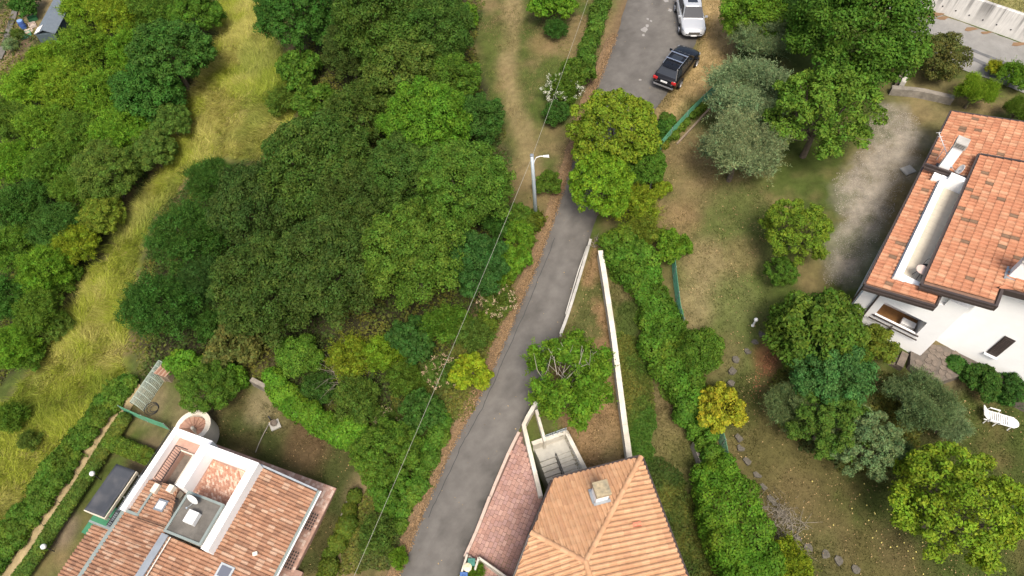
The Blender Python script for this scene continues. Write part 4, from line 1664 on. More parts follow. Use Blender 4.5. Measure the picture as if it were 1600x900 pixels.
NAME = dict(oak='broadleaf_tree', maple='round_leafed_tree', cloudy='leafy_tree', locust='feathery_tree', cherry='dark_tree', olive='olive_tree', sparse='fruit_tree', airy='fruit_tree',
            shrub='shrub', wild='wild_shrub', laurel='laurel_bush', clipped='clipped_bush')
CATS = dict(oak='tree', maple='tree', cloudy='tree', locust='tree', cherry='tree', olive='tree', sparse='tree', airy='tree', shrub='shrub', wild='shrub', laurel='bush', clipped='bush')
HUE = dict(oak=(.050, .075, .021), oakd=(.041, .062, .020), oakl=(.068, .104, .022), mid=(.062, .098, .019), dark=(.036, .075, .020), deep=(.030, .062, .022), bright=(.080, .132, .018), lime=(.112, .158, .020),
           yellow=(.30, .215, .02), lemon=(.175, .18, .018), ylime=(.128, .146, .019), olive=(.148, .182, .145), grey=(.105, .128, .09), olivd=(.068, .096, .026), brown=(.092, .082, .036), blue=(.048, .10, .045), ivy=(.068, .118, .022), ochre=(.098, .110, .024))
for _k2 in HUE:
    HUE[_k2] = tuple(np.array(HUE[_k2]) * np.array([1.18, 1.44, .80]))
NT = [0]


def plant(kind, px, py, r, hue, label, zs=1.0, var=None, group=None, name=None, sy=1.0, gain=1.0):
    NT[0] += 1
    rng = random.Random(NT[0] * 7 + 3)
    nvar = {'oak': 3, 'locust': 3, 'cherry': 2, 'cloudy': 2, 'shrub': 2, 'wild': 2, 'maple': 2, 'olive': 2}.get(kind, 1)
    tm, cm, R, hc, rz = template(kind, rng.randrange(nvar) if var is None else var)
    r = r * {'locust': .86, 'cherry': .84, 'olive': .9, 'wild': .85}.get(kind, 1.0)
    z = -2.0
    s = 1.0
    for _ in range(20):
        p = P(px, py, z)
        s = r * depth(p) / FPX / R
        z = .5 * z + .5 * (t1(p[0], p[1]) + hc * s * zs)
    p = P(px, py, z)
    g = t1(p[0], p[1])
    o = thing(name or NAME[kind], label, CATS[kind], (p[0], p[1], g - .02), group, rng.random() * 6.283, (s * rng.uniform(.92, 1.08), s * sy * rng.uniform(.92, 1.08), s * zs))
    h = HUE[hue] if isinstance(hue, str) else hue
    j = [1 + rng.uniform(-.07, .07) for _ in range(3)]
    for nm, me in (('trunk', tm), ('crown', cm)):
        c = bpy.data.objects.new(nm, me)
        COL.objects.link(c)
        c.parent = o
        if nm == 'crown':
            c.color = (h[0] * j[0] * gain, h[1] * j[1] * gain, h[2] * j[2] * gain, 1)
    return o


GW, GC, GR, GV = 'trees of the wood left of the field', 'trees of the copse between field and road', 'trees of the right-hand gardens', 'shrubs along the lane'
# the wood on the left (kind, x, y, radius, hue, label)
for a in [
    ('locust', 136, 16, 42, 'lime', 'pale yellow-green tree at the top, just right of the grey shed'),
    ('locust', 186, 22, 50, 'ylime', 'yellowish tree in the wood, second right of the grey shed'),
    ('locust', 246, 18, 50, 'mid', 'mid green tree at the top of the wood, one in from the field'),
    ('cloudy', 306, 22, 40, 'mid', 'green tree at the top of the wood beside the tall grass'),
    ('cloudy', 268, 84, 62, 'dark', 'large dark green tree bulging toward the field near its top end'),
    ('locust', 206, 82, 46, 'bright', 'bright green tree behind the yellow bush in the wood'),
    ('locust', 132, 76, 46, 'bright', 'bright tree in the wood below the shed'),
    ('locust', 84, 98, 40, 'lime', 'light lime tree at the wood edge beside the bare earth'),
    ('locust', 52, 138, 46, 'lime', 'lime tree at the left, first below the bare earth corner'),
    ('locust', 112, 138, 50, 'lime', 'lime tree in the middle of the upper wood'),
    ('locust', 168, 148, 52, 'bright', 'bright feathery tree in the wood below the yellow bush'),
    ('cloudy', 232, 146, 52, 'dark', 'dark tree of the wood below the large dark one by the field'),
    ('cloudy', 266, 188, 32, 'olivd', 'small olive green tree at the wood edge, halfway along the upper field'),
    ('locust', 16, 186, 44, 'mid', 'green tree cut by the left edge, highest of that column'),
    ('locust', 72, 198, 48, 'bright', 'bright tree left of centre in the wood, a crown in from the left edge'),
    ('locust', 130, 208, 46, 'mid', 'mid green tree in the centre of the wood'),
    ('locust', 192, 214, 52, 'bright', 'bright green tree overlapping the centre of the wood near the field'),
    ('cloudy', 238, 234, 34, 'olivd', 'olive green tree at the wood edge across from the tall grass bend'),
    ('locust', 20, 256, 46, 'bright', 'bright tree cut by the left edge, second of that column'),
    ('locust', 80, 262, 46, 'mid', 'mid green tree in the lower wood, a crown in from the left edge'),
    ('oak', 166, 268, 52, 'olivd', 'round dull olive tree at the wood edge above the narrow of the field'),
    ('locust', 120, 300, 42, 'mid', 'green tree in the lower wood left of the dull olive one'),
    ('locust', 36, 322, 48, 'dark', 'dark tree cut by the left edge, third of that column'),
    ('cloudy', 160, 336, 34, 'ochre', 'ochre tinged tree at the wood edge where the field is narrow'),
    ('locust', 92, 358, 46, 'dark', 'dark green tree in the lower wood, left of the ochre one'),
    ('locust', 122, 382, 38, 'ylime', 'yellowish tree at the wood edge below the ochre one'),
    ('locust', 22, 392, 48, 'mid', 'green tree cut by the left edge, fourth of that column'),
    ('locust', 72, 424, 46, 'bright', 'bright tree in the lower wood near the field'),
    ('wild', 100, 440, 32, 'mid', 'wild shrub at the wood edge below the yellowish tree'),
    ('locust', 16, 466, 46, 'dark', 'dark tree cut by the left edge, fifth of that column'),
    ('locust', 62, 490, 42, 'mid', 'last full crown of the wood before it narrows to the corner'),
    ('wild', 88, 508, 30, 'olivd', 'olive scrub at the lower wood edge by the tall grass'),
    ('locust', 18, 540, 44, 'bright', 'bright tree at the lower tip of the wood'),
    ('wild', 44, 560, 32, 'mid', 'green scrub at the lower tip of the wood beside the grass'),
]:
    plant(a[0], a[1], a[2], a[3] * 1.05, *a[4:], zs=.95, group=GW, gain=1.15)
plant('wild', 22, 652, 30, 'mid', 'green scrub growing into the tall grass at the left edge')
plant('wild', 48, 690, 22, 'olivd', 'small olive scrub in the tall grass near the left edge')
plant('wild', 170, 78, 19, 'yellow', 'single bright yellow bush among the green crowns of the wood')
plant('shrub', 42, 8, 26, 'dark', 'dark green bush left of the grey shed roof')
plant('wild', 28, 55, 12, 'olivd', 'small shrub beside the blue barrel')
plant('wild', 18, 72, 15, 'olive', 'dry pale shrub on the bare earth below the blue barrel')
# the copse in the middle
for a in [
    ('cloudy', 462, 22, 62, 'dark', 'dark smooth tree at the top beside the field'),
    ('oak', 596, 38, 78, 'oak', 'large oak-like tree at the top of the copse'),
    ('oak', 676, 42, 62, 'oak', 'dull green tree at the top right of the copse'),
    ('oak', 548, 82, 48, 'oakd', 'bluish dark tree at the left shoulder of the top copse tree'),
    ('cloudy', 636, 118, 66, 'olivd', 'dull olive tree across the middle of the upper copse'),
    ('cloudy', 704, 128, 46, 'mid', 'green ivy-hung tree at the copse edge facing the meadow'),
    ('cloudy', 564, 178, 56, 'oak', 'tree in the copse left of the bright green crown'),
    ('oak', 668, 198, 74, 'bright', 'bright green crown standing out in the upper copse'),
    ('cloudy', 744, 190, 46, 'dark', 'dark tree on the copse edge beside the dry track'),
    ('oak', 498, 262, 88, 'oak', 'broad oak-like tree at the upper left of the big dark clump'),
    ('oak', 404, 328, 76, 'oakd', 'dark tree at the left end of the big dark clump'),
    ('oak', 556, 318, 72, 'oakd', 'dark crown in the very middle of the big clump'),
    ('oak', 640, 276, 70, 'oak', 'crown of the big clump below the bright green one'),
    ('oak', 728, 288, 76, 'oakl', 'lighter round crown at the right of the big clump'),
    ('oak', 420, 452, 84, 'oakd', 'dark tree at the lower left corner of the big clump'),
    ('oak', 520, 420, 84, 'oakd', 'dark tree at the lower middle of the big clump'),
    ('oak', 650, 398, 86, 'oakl', 'lighter rounded tree at the lower right of the big clump'),
    ('cloudy', 738, 412, 54, 'deep', 'bluish dark tree between the big clump and the lane'),
    ('cherry', 330, 282, 46, 'dark', 'dark spiky tree at the bend of the tall grass'),
    ('cherry', 296, 370, 68, 'dark', 'big dark spiky tree beside the narrow field, second from its bend'),
    ('cherry', 252, 482, 70, 'dark', 'big dark spiky tree at the lower end of the narrow field'),
    ('cherry', 322, 440, 52, 'deep', 'deep green tree wedged between spiky trees and dark clump'),
    ('cloudy', 324, 606, 44, 'mid', 'green garden tree beside the wire chicken run'),
]:
    plant(a[0], a[1], a[2], a[3] * (.98 if a[0] == 'oak' else 1.03), *a[4:], group=GC, gain=1.03, zs=1.15 if a[0] == 'oak' else 1.0)
for a in [
    ('wild', 444, 160, 34, 'olivd', 'olive shrub on the field edge left of the copse'),
    ('shrub', 496, 168, 42, 'mid', 'green shrub in the gap between field and copse'),
    ('shrub', 470, 112, 40, 'mid', 'shrub on the field side below the dark smooth tree'),
    ('wild', 512, 222, 40, 'dark', 'dark shrub below the gap between field and copse'),
    ('shrub', 724, 28, 26, 'bright', 'small bright bush at the top left of the meadow'),
    ('wild', 330, 512, 36, 'dark', 'dark shrub under the left end of the big clump'),
    ('shrub', 372, 538, 46, 'brown', 'brownish bush above the left garden corner'),
    ('clipped', 466, 556, 38, 'ivy', 'ivy-green rounded bush below the big clump'),
    ('wild', 548, 560, 46, 'ylime', 'yellow-green thicket in the clearing below the big clump'),
    ('wild', 598, 556, 42, 'lime', 'yellow-green bush right of the dead twigs in the clearing'),
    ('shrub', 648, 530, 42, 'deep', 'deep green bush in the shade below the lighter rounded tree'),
    ('wild', 560, 628, 52, 'olivd', 'olive scrub behind the ivy-covered garden wall'),
    ('wild', 500, 610, 36, 'dark', 'dark scrub behind the garden wall below the ivy-green bush'),
    ('wild', 632, 596, 40, 'mid', 'green scrub between the clearing and the blossom shrubs'),
    ('wild', 700, 510, 46, 'mid', 'tangled shrub beside the lane above the blossom shrubs'),
    ('wild', 738, 528, 36, 'olivd', 'olive shrub between the two cream blossom shrubs'),
    ('shrub', 738, 584, 34, 'lemon', 'bright lemon green bush at the lane beside cream blossom'),
    ('shrub', 658, 646, 40, 'dark', 'dark rosette-like shrub below the cream blossom shrub'),
    ('cloudy', 602, 706, 56, 'mid', 'tall fresh green shrub beside the dark lawn'),
    ('shrub', 610, 768, 36, 'mid', 'green shrub under the tall fresh green one'),
    ('wild', 592, 838, 40, 'olivd', 'low loose shrub at the bottom left of the lane'),
    ('wild', 624, 872, 20, 'bright', 'light green weeds beside the lane at the bottom'),
    ('shrub', 800, 408, 32, 'bright', 'bright shrub leaning over the lane below the lamp post'),
    ('wild', 778, 352, 36, 'dark', 'dark shrub between the big clump and the lamp post'),
    ('shrub', 857, 288, 24, 'mid', 'green shrub just right of the lamp post'),
    ('shrub', 812, 336, 22, 'mid', 'green shrub left of the lamp post foot'),
    ('shrub', 812, 366, 26, 'bright', 'fresh green shrub below the lamp post foot'),
    ('wild', 770, 440, 30, 'bright', 'bright shrub at the lane above the upper cream blossom'),
    ('shrub', 866, 8, 38, 'bright', 'bright green bush at the top between meadow and lane'),
    ('wild', 870, 48, 22, 'dark', 'dark trailing ivy bush below the bright one at the top'),
    ('shrub', 902, 118, 32, 'mid', 'green bush joined to the white flowering shrub by the lane'),
    ('shrub', 868, 178, 24, 'dark', 'lowest dark green bush of the flowering shrub row'),
    ('wild', 990, 322, 46, 'ylime', 'yellowing creeper below the cauliflower-crowned trees'),
    ('wild', 1008, 362, 38, 'ochre', 'ochre creeper thicket at the top of the ivy bank'),
    ('shrub', 1034, 296, 18, 'ylime', 'tiny yellow-green bush on the lawn by the fence'),
    ('shrub', 1052, 386, 30, 'bright', 'bright bush bulging over the fence onto the lawn'),
    ('clipped', 1096, 548, 38, 'mid', 'clipped round bush at the lawn edge beside the ivy bank'),
    ('shrub', 1128, 640, 42, (.27, .285, .02), 'golden yellow shrub by the ivy-covered fence'),
    ('wild', 1228, 884, 48, 'ylime', 'yellow-green bush at the bottom below the brush pile'),
    ('shrub', 1160, 892, 36, 'bright', 'bright bush at the bottom edge under the big clipped hedge'),
    ('clipped', 1468, 88, 40, (.088, .112, .026), 'round reddish-tipped bush beside the upper road'),
    ('olive', 1526, 142, 36, 'lime', 'feathery yellow-green conifer behind the white house'),
    ('wild', 1584, 120, 30, 'bright', 'bright bush at the right edge by the upper road'),
    ('olive', 1592, 172, 28, 'mid', 'feathery green conifer cut by the right edge'),
    ('wild', 1552, 108, 18, 'lemon', 'small lemon green bush at the kerb of the upper road'),
    ('laurel', 1275, 522, 78, 'mid', 'big glossy laurel dome on the lawn beside the white house'),
    ('cloudy', 1300, 588, 66, 'blue', 'bluish green bush below the laurel dome'),
    ('shrub', 1366, 540, 36, 'ochre', 'yellowing bush at the foot of the loggia wall'),
    ('shrub', 1336, 556, 30, 'mid', 'green bush between laurel dome and loggia'),
    ('olive', 1236, 640, 48, 'grey', 'grey-leaved shrub at the left of the garden thicket'),
    ('airy', 1296, 660, 62, 'olivd', 'loose green fruit tree in the middle of the garden thicket'),
    ('airy', 1350, 690, 62, 'grey', 'sparse greyish tree leaning over the lawn'),
    ('olive', 1436, 628, 58, 'grey', 'grey-green plumed bush near the sun lounger'),
    ('olive', 1480, 660, 40, 'olive', 'pale plumed bush between lounger and thicket'),
    ('shrub', 1532, 596, 30, 'dark', 'dark leafy bush at the wall left of the lounger'),
    ('shrub', 1588, 602, 30, 'dark', 'dark leafy bush above the sun lounger'),
    ('wild', 1600, 800, 34, 'grey', 'greyish scrub at the right edge beside the big fruit tree'),
    ('olive', 1400, 716, 36, 'grey', 'low grey bush at the lawn end of the thicket'),
]:
    plant(*a)
for a in [
    ('maple', 960, 206, 70, 'ylime', 'larger cauliflower-crowned yellow-green tree over the lane'),
    ('maple', 940, 288, 56, 'lime', 'smaller cauliflower-crowned yellow-green tree over the lane'),
    ('maple', 1004, 258, 40, 'mid', 'green crown squeezed between the cauliflower tree and the green fence'),
    ('sparse', 890, 594, 74, 'bright', 'thin fruit tree with bare twigs on the strip beside the lane'),
    ('olive', 1190, 66, 50, 'olive', 'upper olive tree above the green fence'),
    ('olive', 1168, 148, 70, 'olive', 'middle olive tree beside the green fence'),
    ('olive', 1158, 232, 76, 'olive', 'lower silver olive tree at the lawn'),
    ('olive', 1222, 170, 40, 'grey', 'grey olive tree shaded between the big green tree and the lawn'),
    ('cloudy', 1182, 18, 56, 'bright', 'bright green tree at the top beside the parked white car'),
    ('oak', 1338, 52, 108, 'mid', 'huge green tree at the top right of the gardens'),
    ('cloudy', 1232, 26, 48, 'dark', 'dark tree between the bright one and the huge one at the top'),
    ('airy', 1288, 176, 84, (.105, .178, .020), 'broad lighter tree below the huge one beside the gravel'),
    ('airy', 1246, 360, 54, (.128, .205, .018), 'small airy fruit tree standing between lawn and gravel'),
    ('airy', 1220, 424, 28, 'mid', 'small dark sapling below the airy fruit tree'),
    ('airy', 1497, 788, 100, (.150, .222, .018), 'big bright fruit tree on the lower right lawn'),
]:
    o_t = plant(*a, group=GR)
    if a[0] == 'sparse':
        rt = np.random.default_rng(12)
        mbt = MB()
        for _ in range(24):
            an, el = rt.random() * 6.283, .5 + .9 * rt.random()
            d_t = np.array([math.cos(an) * math.cos(el), math.sin(an) * math.cos(el), math.sin(el)])
            b_t = np.array([.5 * rt.normal(), .5 * rt.normal(), 2.4 + .4 * rt.normal()])
            m_t = b_t + d_t * .8 + rt.normal(size=3) * .1
            e_t = m_t + d_t * .7 + rt.normal(size=3) * .22
            mbt.tube([b_t, m_t, e_t], [.024, .015, .006], 4)
            mbt.tube([m_t, m_t + d_t * .5 + rt.normal(size=3) * .3], [.012, .005], 3)
        mbt.build('bare_twigs', MATS['pale_twig'] if 'pale_twig' in MATS else mat('pale_twig', (.34, .31, .26), .95, .2), o_t, world=False)
plant('wild', 1404, 90, 26, 'mid', 'green bush under the huge tree beside the gate pillar')


# creeper banks and hedges that follow a line
def hedge(name, label, cat, pts, w, h, hue, n, L=.15, asp=.6, group=None, var=.35, px=True, sh=0, seed=1, box=False, step=.55, kind=None, rad=1.0):
    rng = np.random.default_rng(seed * 31 + 5)
    pl = GL(pts, .55 * float(np.mean(h)))
    ln = np.linalg.norm(np.diff(pl[:, :2], axis=0), axis=1).sum()
    k = max(3, int(ln / step))
    pl = resample(pl, k)
    ws = np.interp(np.linspace(0, 1, k), np.linspace(0, 1, len(w)), w) if hasattr(w, '__len__') else np.full(k, w)
    hs = np.interp(np.linspace(0, 1, k), np.linspace(0, 1, len(h)), h) if hasattr(h, '__len__') else np.full(k, h)
    t = nrm(np.gradient(pl[:, :2], axis=0))
    sd_ = np.stack([-t[:, 1], t[:, 0]], 1)
    bl = []
    for i in range(k):
        m = max(1, int(round(ws[i] / .55)))
        for j in range(m):
            off = ((j + .5) / m - .5) * ws[i] * .8
            r = (.42 if not box else .36) * (1 + var * (rng.random() - .5)) * max(.6, min(1.3, ws[i] / m / .55)) * rad
            x, y = pl[i, :2] + sd_[i] * off + (rng.normal(size=2) * .1 * (0 if box else 1))
            g = t1(x, y)
            hh = hs[i] * (1 + (var * (rng.random() - .5) if not box else 0))
            zc = g + max(.12, hh - r * .8)
            bl.append([x, y, zc, r * 1.15, r * 1.15, r])
            if hh > 1.1:
                bl.append([x, y, g + hh * .4, r * 1.2, r * 1.2, hh * .5])
    v, c = blob_leaves(rng, bl, n, L, asp, .3, keep=.8, rough=.7)
    if sh:
        v2, c2 = shoot_leaves(rng, bl, sh, L * 1.1, asp * .8, .4, .7)
        v, c = np.vstack([v, v2]), np.vstack([c, c2])
    hv = HUE[hue] if isinstance(hue, str) else hue
    c = c * (np.array(hv) * (1 + .1 * rng.normal(size=3)))
    # patches of other colour along the line
    cen = v.reshape(-1, 4, 3).mean(1)
    pn = fbm(cen[:, 0], cen[:, 1], 1.8, seed)
    c[:, 0] *= 1 + .28 * sstep(.55, .75, pn)
    org = np.array([pl[:, 0].mean(), pl[:, 1].mean(), t1(pl[:, 0].mean(), pl[:, 1].mean())])
    o = link(name, np_mesh(name, v - org, 4, c, M_LEAF))
    o.location = org
    tag(o, label, cat, group, kind)
    return o


hedge('ivy_bank', 'long ivy bank tumbling over the fence between strip and lawn', 'ivy', [(962, 372), (985, 410), (1015, 455), (1032, 500), (1040, 560), (1065, 600), (1080, 640)], [2.2, 2.6, 1.6, 1.9, 2.6, 2.0, 1.3], [1.4, 1.5, 1.0, 1.0, 1.3, 1.4, 1.4], 'ivy', 48000, seed=2, step=.36, sh=5000)
hedge('ivy_bank', 'lower ivy on the fence beside the golden shrub', 'ivy', [(1082, 645), (1096, 675), (1112, 712), (1122, 735)], [1.2, 1.0, .9, .8], 1.6, 'ivy', 9000, seed=3)
hedge('clipped_hedge', 'big rounded clipped hedge at the bottom right of the peach roof', 'hedge', [(1115, 735), (1130, 790), (1150, 850), (1180, 905)], [1.7, 2.8, 3.0, 2.6], [1.8, 2.3, 2.4, 2.2], 'ivy', 46000, L=.14, seed=4, step=.36, var=.22)
hedge('hedge', 'low green hedge between the meadow and the upper lane', 'hedge', [(944, -10), (930, 45), (912, 95)], 1.0, 1.1, 'mid', 9000, sh=2500, seed=5)
hedge('ivy_hedge', 'bright ivy over the garden wall behind the dark lawn', 'ivy', [(428, 592), (452, 628), (480, 650), (520, 668), (562, 684)], [1.2, 1.3, 1.1, 1.2, 1.4], 1.5, 'ivy', 22000, seed=7)
hedge('hedge', 'leafy hedge from the chicken run to the garden wall', 'hedge', [(272, 568), (330, 580), (372, 592)], 1.4, 1.6, 'ivy', 11000, seed=8)
hedge('clipped_hedge', 'clipped hedge with globe lamps along the dirt path', 'hedge', [(196, 654), (181, 677), (155, 718), (118, 776), (89, 819), (62, 862), (30, 906)], .85, .85, 'olivd', 24000, L=.12, box=True, var=.10, seed=9, step=.24)
hedge('clipped_hedge', 'short clipped hedge across the yard to the terrace house', 'hedge', [(172, 690), (204, 704), (236, 716)], .9, .9, 'olivd', 8000, L=.12, box=True, var=.10, seed=10, step=.24)
hedge('scrub_bank', 'dark scrub bank between tall grass and dirt path', 'scrub', [(200, 594), (170, 628), (126, 683), (89, 735), (58, 784), (14, 838), (-20, 880)], [1.2, 1.4, 1.6, 1.8, 2.0, 2.2], [.7, .8, .8, .8, .8], 'mid', 34000, sh=6000, seed=11)
hedge('hedge', 'narrow hedge on the low wall right of the dark lawn', 'hedge', [(556, 778), (536, 826), (514, 878), (504, 905)], .55, .8, 'mid', 9000, seed=12)
hedge('verge_weeds', 'band of weeds along the lane below the blossom shrubs', 'weeds', [(700, 650), (676, 700), (652, 760), (628, 815)], [.6, .8, .7, .6], .4, 'mid', 9000, sh=2000, seed=13)
hedge('verge_weeds', 'bushy weeds along the lane between lamp post and blossom shrubs', 'weeds', [(832, 345), (812, 400), (788, 440), (760, 500)], [.8, .9, .9, 1.0], .8, 'mid', 9000, sh=3000, seed=14)
hedge('hedge', 'low green planting at the foot of the white house wall', 'hedge', [(1500, 572), (1545, 592), (1600, 618)], .8, .6, 'dark', 8000, seed=15)
hedge('weeds', 'weeds at the foot of the green net fence', 'weeds', [(1095, 165), (1065, 195), (1038, 225)], .45, .4, 'mid', 3500, seed=16)
hedge('hedge', 'shaded shrubs beside the net fence behind the cauliflower tree', 'hedge', [(1040, 190), (1030, 212), (1018, 235)], .9, 1.0, 'dark', 5000, seed=17)

# pale blossom heads on the flowering shrubs
def blossom_shrub(px, py, r, label, leafhue, flow, nf=60):
    o = plant('wild', px, py, r, leafhue, label, name='flowering_shrub')
    s = o.scale
    rng = np.random.default_rng(int(px))
    tm, cm, R, hc, rz = template('wild', 0)
    d = nrm(rng.normal(size=(nf, 3)))
    d[:, 2] = np.abs(d[:, 2])
    cs = d * np.array([R, R, rz]) * (.85 + .3 * rng.random((nf, 1))) + np.array([0, 0, hc])
    n = 16
    p = (cs[:, None] + rng.normal(size=(nf, n, 3)) * .085).reshape(-1, 3)
    nr = nrm(rng.normal(size=p.shape) + np.array([0, 0, .6]))
    t = nrm(np.cross(nr, rng.normal(size=p.shape)))
    b = np.cross(nr, t)
    l = .10 * (.7 + .6 * rng.random(len(p)))
    col = np.array(flow) * .72 * (.75 + .5 * rng.random((len(p), 1)))
    me = np_mesh('blossom', leaf_quads(p, t, b, l, l * .8), 4, col, M_LITTER)
    c = bpy.data.objects.new('blossom', me)
    COL.objects.link(c)
    c.parent = o
    return o


blossom_shrub(776, 470, 34, 'upper shrub with cream blossom heads beside the lane', 'olivd', (.55, .42, .26))
blossom_shrub(694, 582, 34, 'lower shrub with cream blossom heads beside the lemon bush', 'olivd', (.55, .40, .25))
blossom_shrub(606, 658, 26, 'faded blossom shrub above the tall fresh green one', 'olivd', (.45, .34, .22), 40)
blossom_shrub(880, 140, 34, 'shrub with white flowers beside the upper lane', 'mid', (.62, .63, .50), 55)


# dead twigs
def twigs(name, label, px, py, r, h, n, seed, flat=False):
    rng = np.random.default_rng(seed)
    c = G(px, py)
    R = r * depth(c) / FPX
    mb = MB()
    for i in range(n):
        a = rng.random() * 6.283
        d = np.array([math.cos(a), math.sin(a), .25 + .9 * rng.random()])
        if flat:
            d[2] = .1
        p0 = c + np.array([rng.normal() * (.42 if flat else .2) * R, rng.normal() * (.5 if flat else .2) * R, .05 if flat else 0])
        p1 = p0 + d * R * (.35 + .3 * rng.random()) * (.6 if flat else 1)
        p1[2] = c[2] + h * (.3 + .5 * rng.random())
        p2 = p1 + np.array([d[0], d[1], .2 * rng.normal()]) * R * .5 + rng.normal(size=3) * .12
        mb.tube([p0, p1, p2], [.020, .012, .005], 4)
        for k in range(2):
            p3 = p1 + rng.normal(size=3) * R * .3
            mb.tube([p1, p3], [.008, .004], 3)
    return tag(mb.build(name, M_TWIG), label, 'brush', kind=None)


twigs('dead_branches', 'bare grey dead branches in the clearing below the big clump', 556, 592, 56, 1.7, 34, 1)
twigs('brush_pile', 'heap of dry cut twigs beside the stepping stones', 1224, 806, 34, .35, 90, 2, True)
tw = twigs('dry_branches', 'dry bare twigs at the upper end of the low lane wall', 930, 384, 14, .5, 16, 3)

# ------------------------------------------------------------------ grass and ground cover (stuff)
def blades(name, px_poly, n, L, Wd, hues, seed, lean=.6, lab=None, excl=(), clump=0.5, dens=None):
    rng = np.random.default_rng(seed)
    poly = px_poly[:, :2]
    mn, mx_ = poly.min(0), poly.max(0)
    pts = np.empty((0, 2))
    while len(pts) < n:
        q = mn + (mx_ - mn) * rng.random((n * 2, 2))
        ok = poly_sd(q[:, 0], q[:, 1], poly) + (fbm(q[:, 0], q[:, 1], 1.0, seed) - .5) * 1.5 < 0
        for e in excl:
            ok &= poly_sd(q[:, 0], q[:, 1], e) > .02
        cl = fbm(q[:, 0], q[:, 1], .9, seed + 3)
        ok &= rng.random(len(q)) < 1 - clump + clump * 2 * sstep(.35, .7, cl)
        pts = np.vstack([pts, q[ok]])
    pts = pts[:n]
    z = T(pts[:, 0], pts[:, 1])
    ang = fbm(pts[:, 0], pts[:, 1], 2.2, seed + 7) * 12 + rng.normal(size=n) * .8
    d = np.stack([np.cos(ang) * lean, np.sin(ang) * lean, np.full(n, .75)], 1) + rng.normal(size=(n, 3)) * .25
    d[:, 2] = np.abs(d[:, 2])
    d = nrm(d)
    l = L * (.5 + .9 * rng.random(n)) * (.6 + .8 * fbm(pts[:, 0], pts[:, 1], 1.4, seed + 4))
    b = nrm(np.cross(d, rng.normal(size=(n, 3))))
    base = np.column_stack([pts, z - .03])
    v = np.stack([base - b * Wd, base + b * Wd, base + d * l[:, None] + np.array([0, 0, -.1]) * (l[:, None])], 1).reshape(-1, 3)
    m1 = np.clip(sstep(.35, .65, fbm(pts[:, 0], pts[:, 1], 2.5, seed + 11)) + .35 * rng.normal(size=n), 0, 1)[:, None]
    col = np.array(hues[0]) * (1 - m1) + np.array(hues[1]) * m1
    g1 = sstep(.48, .70, fbm(pts[:, 0], pts[:, 1], 5.0, seed + 21))[:, None]
    col = col * (1 - .5 * g1) + np.array([.16, .24, .03]) * .5 * g1
    col = col * (.65 + .7 * rng.random((n, 1)))
    o = link(name, np_mesh(name, v, 3, col, M_GRASS))
    tag(o, lab, 'grass', kind='stuff')
    return o


blades('tall_grass', FIELD, 150000, .72, .018, [(.32, .37, .040), (.47, .43, .13)], 3, .8, 'tall yellow-green grass of the sloping field')
MEADOW = GL([(735, -20), (960, -20), (935, 110), (895, 220), (850, 320), (800, 300), (775, 200), (740, 100)])
blades('meadow_grass', MEADOW, 26000, .16, .014, [(.10, .125, .03), (.27, .21, .10)], 4, .5, 'short grass of the meadow beside the upper lane', excl=[ROAD_POLY])


def lawn(name, poly, n, seed, lab, L=.11, excl=()):
    rng = np.random.default_rng(seed)
    p2 = poly[:, :2]
    mn, mx_ = p2.min(0), p2.max(0)
    q = mn + (mx_ - mn) * rng.random((n * 4, 2))
    ok = poly_sd(q[:, 0], q[:, 1], p2) + (fbm(q[:, 0], q[:, 1], .8, seed) - .5) < 0
    for e in excl:
        ok &= poly_sd(q[:, 0], q[:, 1], e) > 0
    q = q[ok][:n]
    n = len(q)
    z = T(q[:, 0], q[:, 1])
    c = ground_colour(q[:, 0], q[:, 1]) * (.7 + .75 * rng.random((n, 1))) * np.array([1.02, 1.1, .95])
    d = nrm(rng.normal(size=(n, 3)) * .6 + np.array([0, 0, .55]))
    b = nrm(np.cross(d, rng.normal(size=(n, 3))))
    l = L * (.5 + rng.random(n))
    base = np.column_stack([q, z - .02 + .11 * (fbm(q[:, 0], q[:, 1], 2.5, 8) - .5) * 2])
    v = np.stack([base - b * .018, base + b * .018, base + d * l[:, None]], 1).reshape(-1, 3)
    tag(link(name, np_mesh(name, v, 3, c, M_GRASS)), lab, 'grass', kind='stuff')


lawn('lawn_grass', LAWN_R, 42000, 5, 'patchy dry lawn of the right-hand garden', excl=[GRAVEL])
lawn('lawn_grass', LAWN_LR, 60000, 6, 'dark lawn at the lower right')
lawn('lawn_grass', LAWN_L, 26000, 7, 'dark lawn beside the terrace house')
lawn('rough_grass', STRIP, 12000, 8, 'dry grass on the strip between lane wall and white wall', .14, excl=[STAIR])
lawn('rough_grass', STRIP2, 24000, 9, 'rough grass below the ivy bank', .2, excl=[HOUSE_F])
lawn('rough_grass', VERGE_CARS, 12000, 10, 'dry verge grass beside the parked cars', .13)


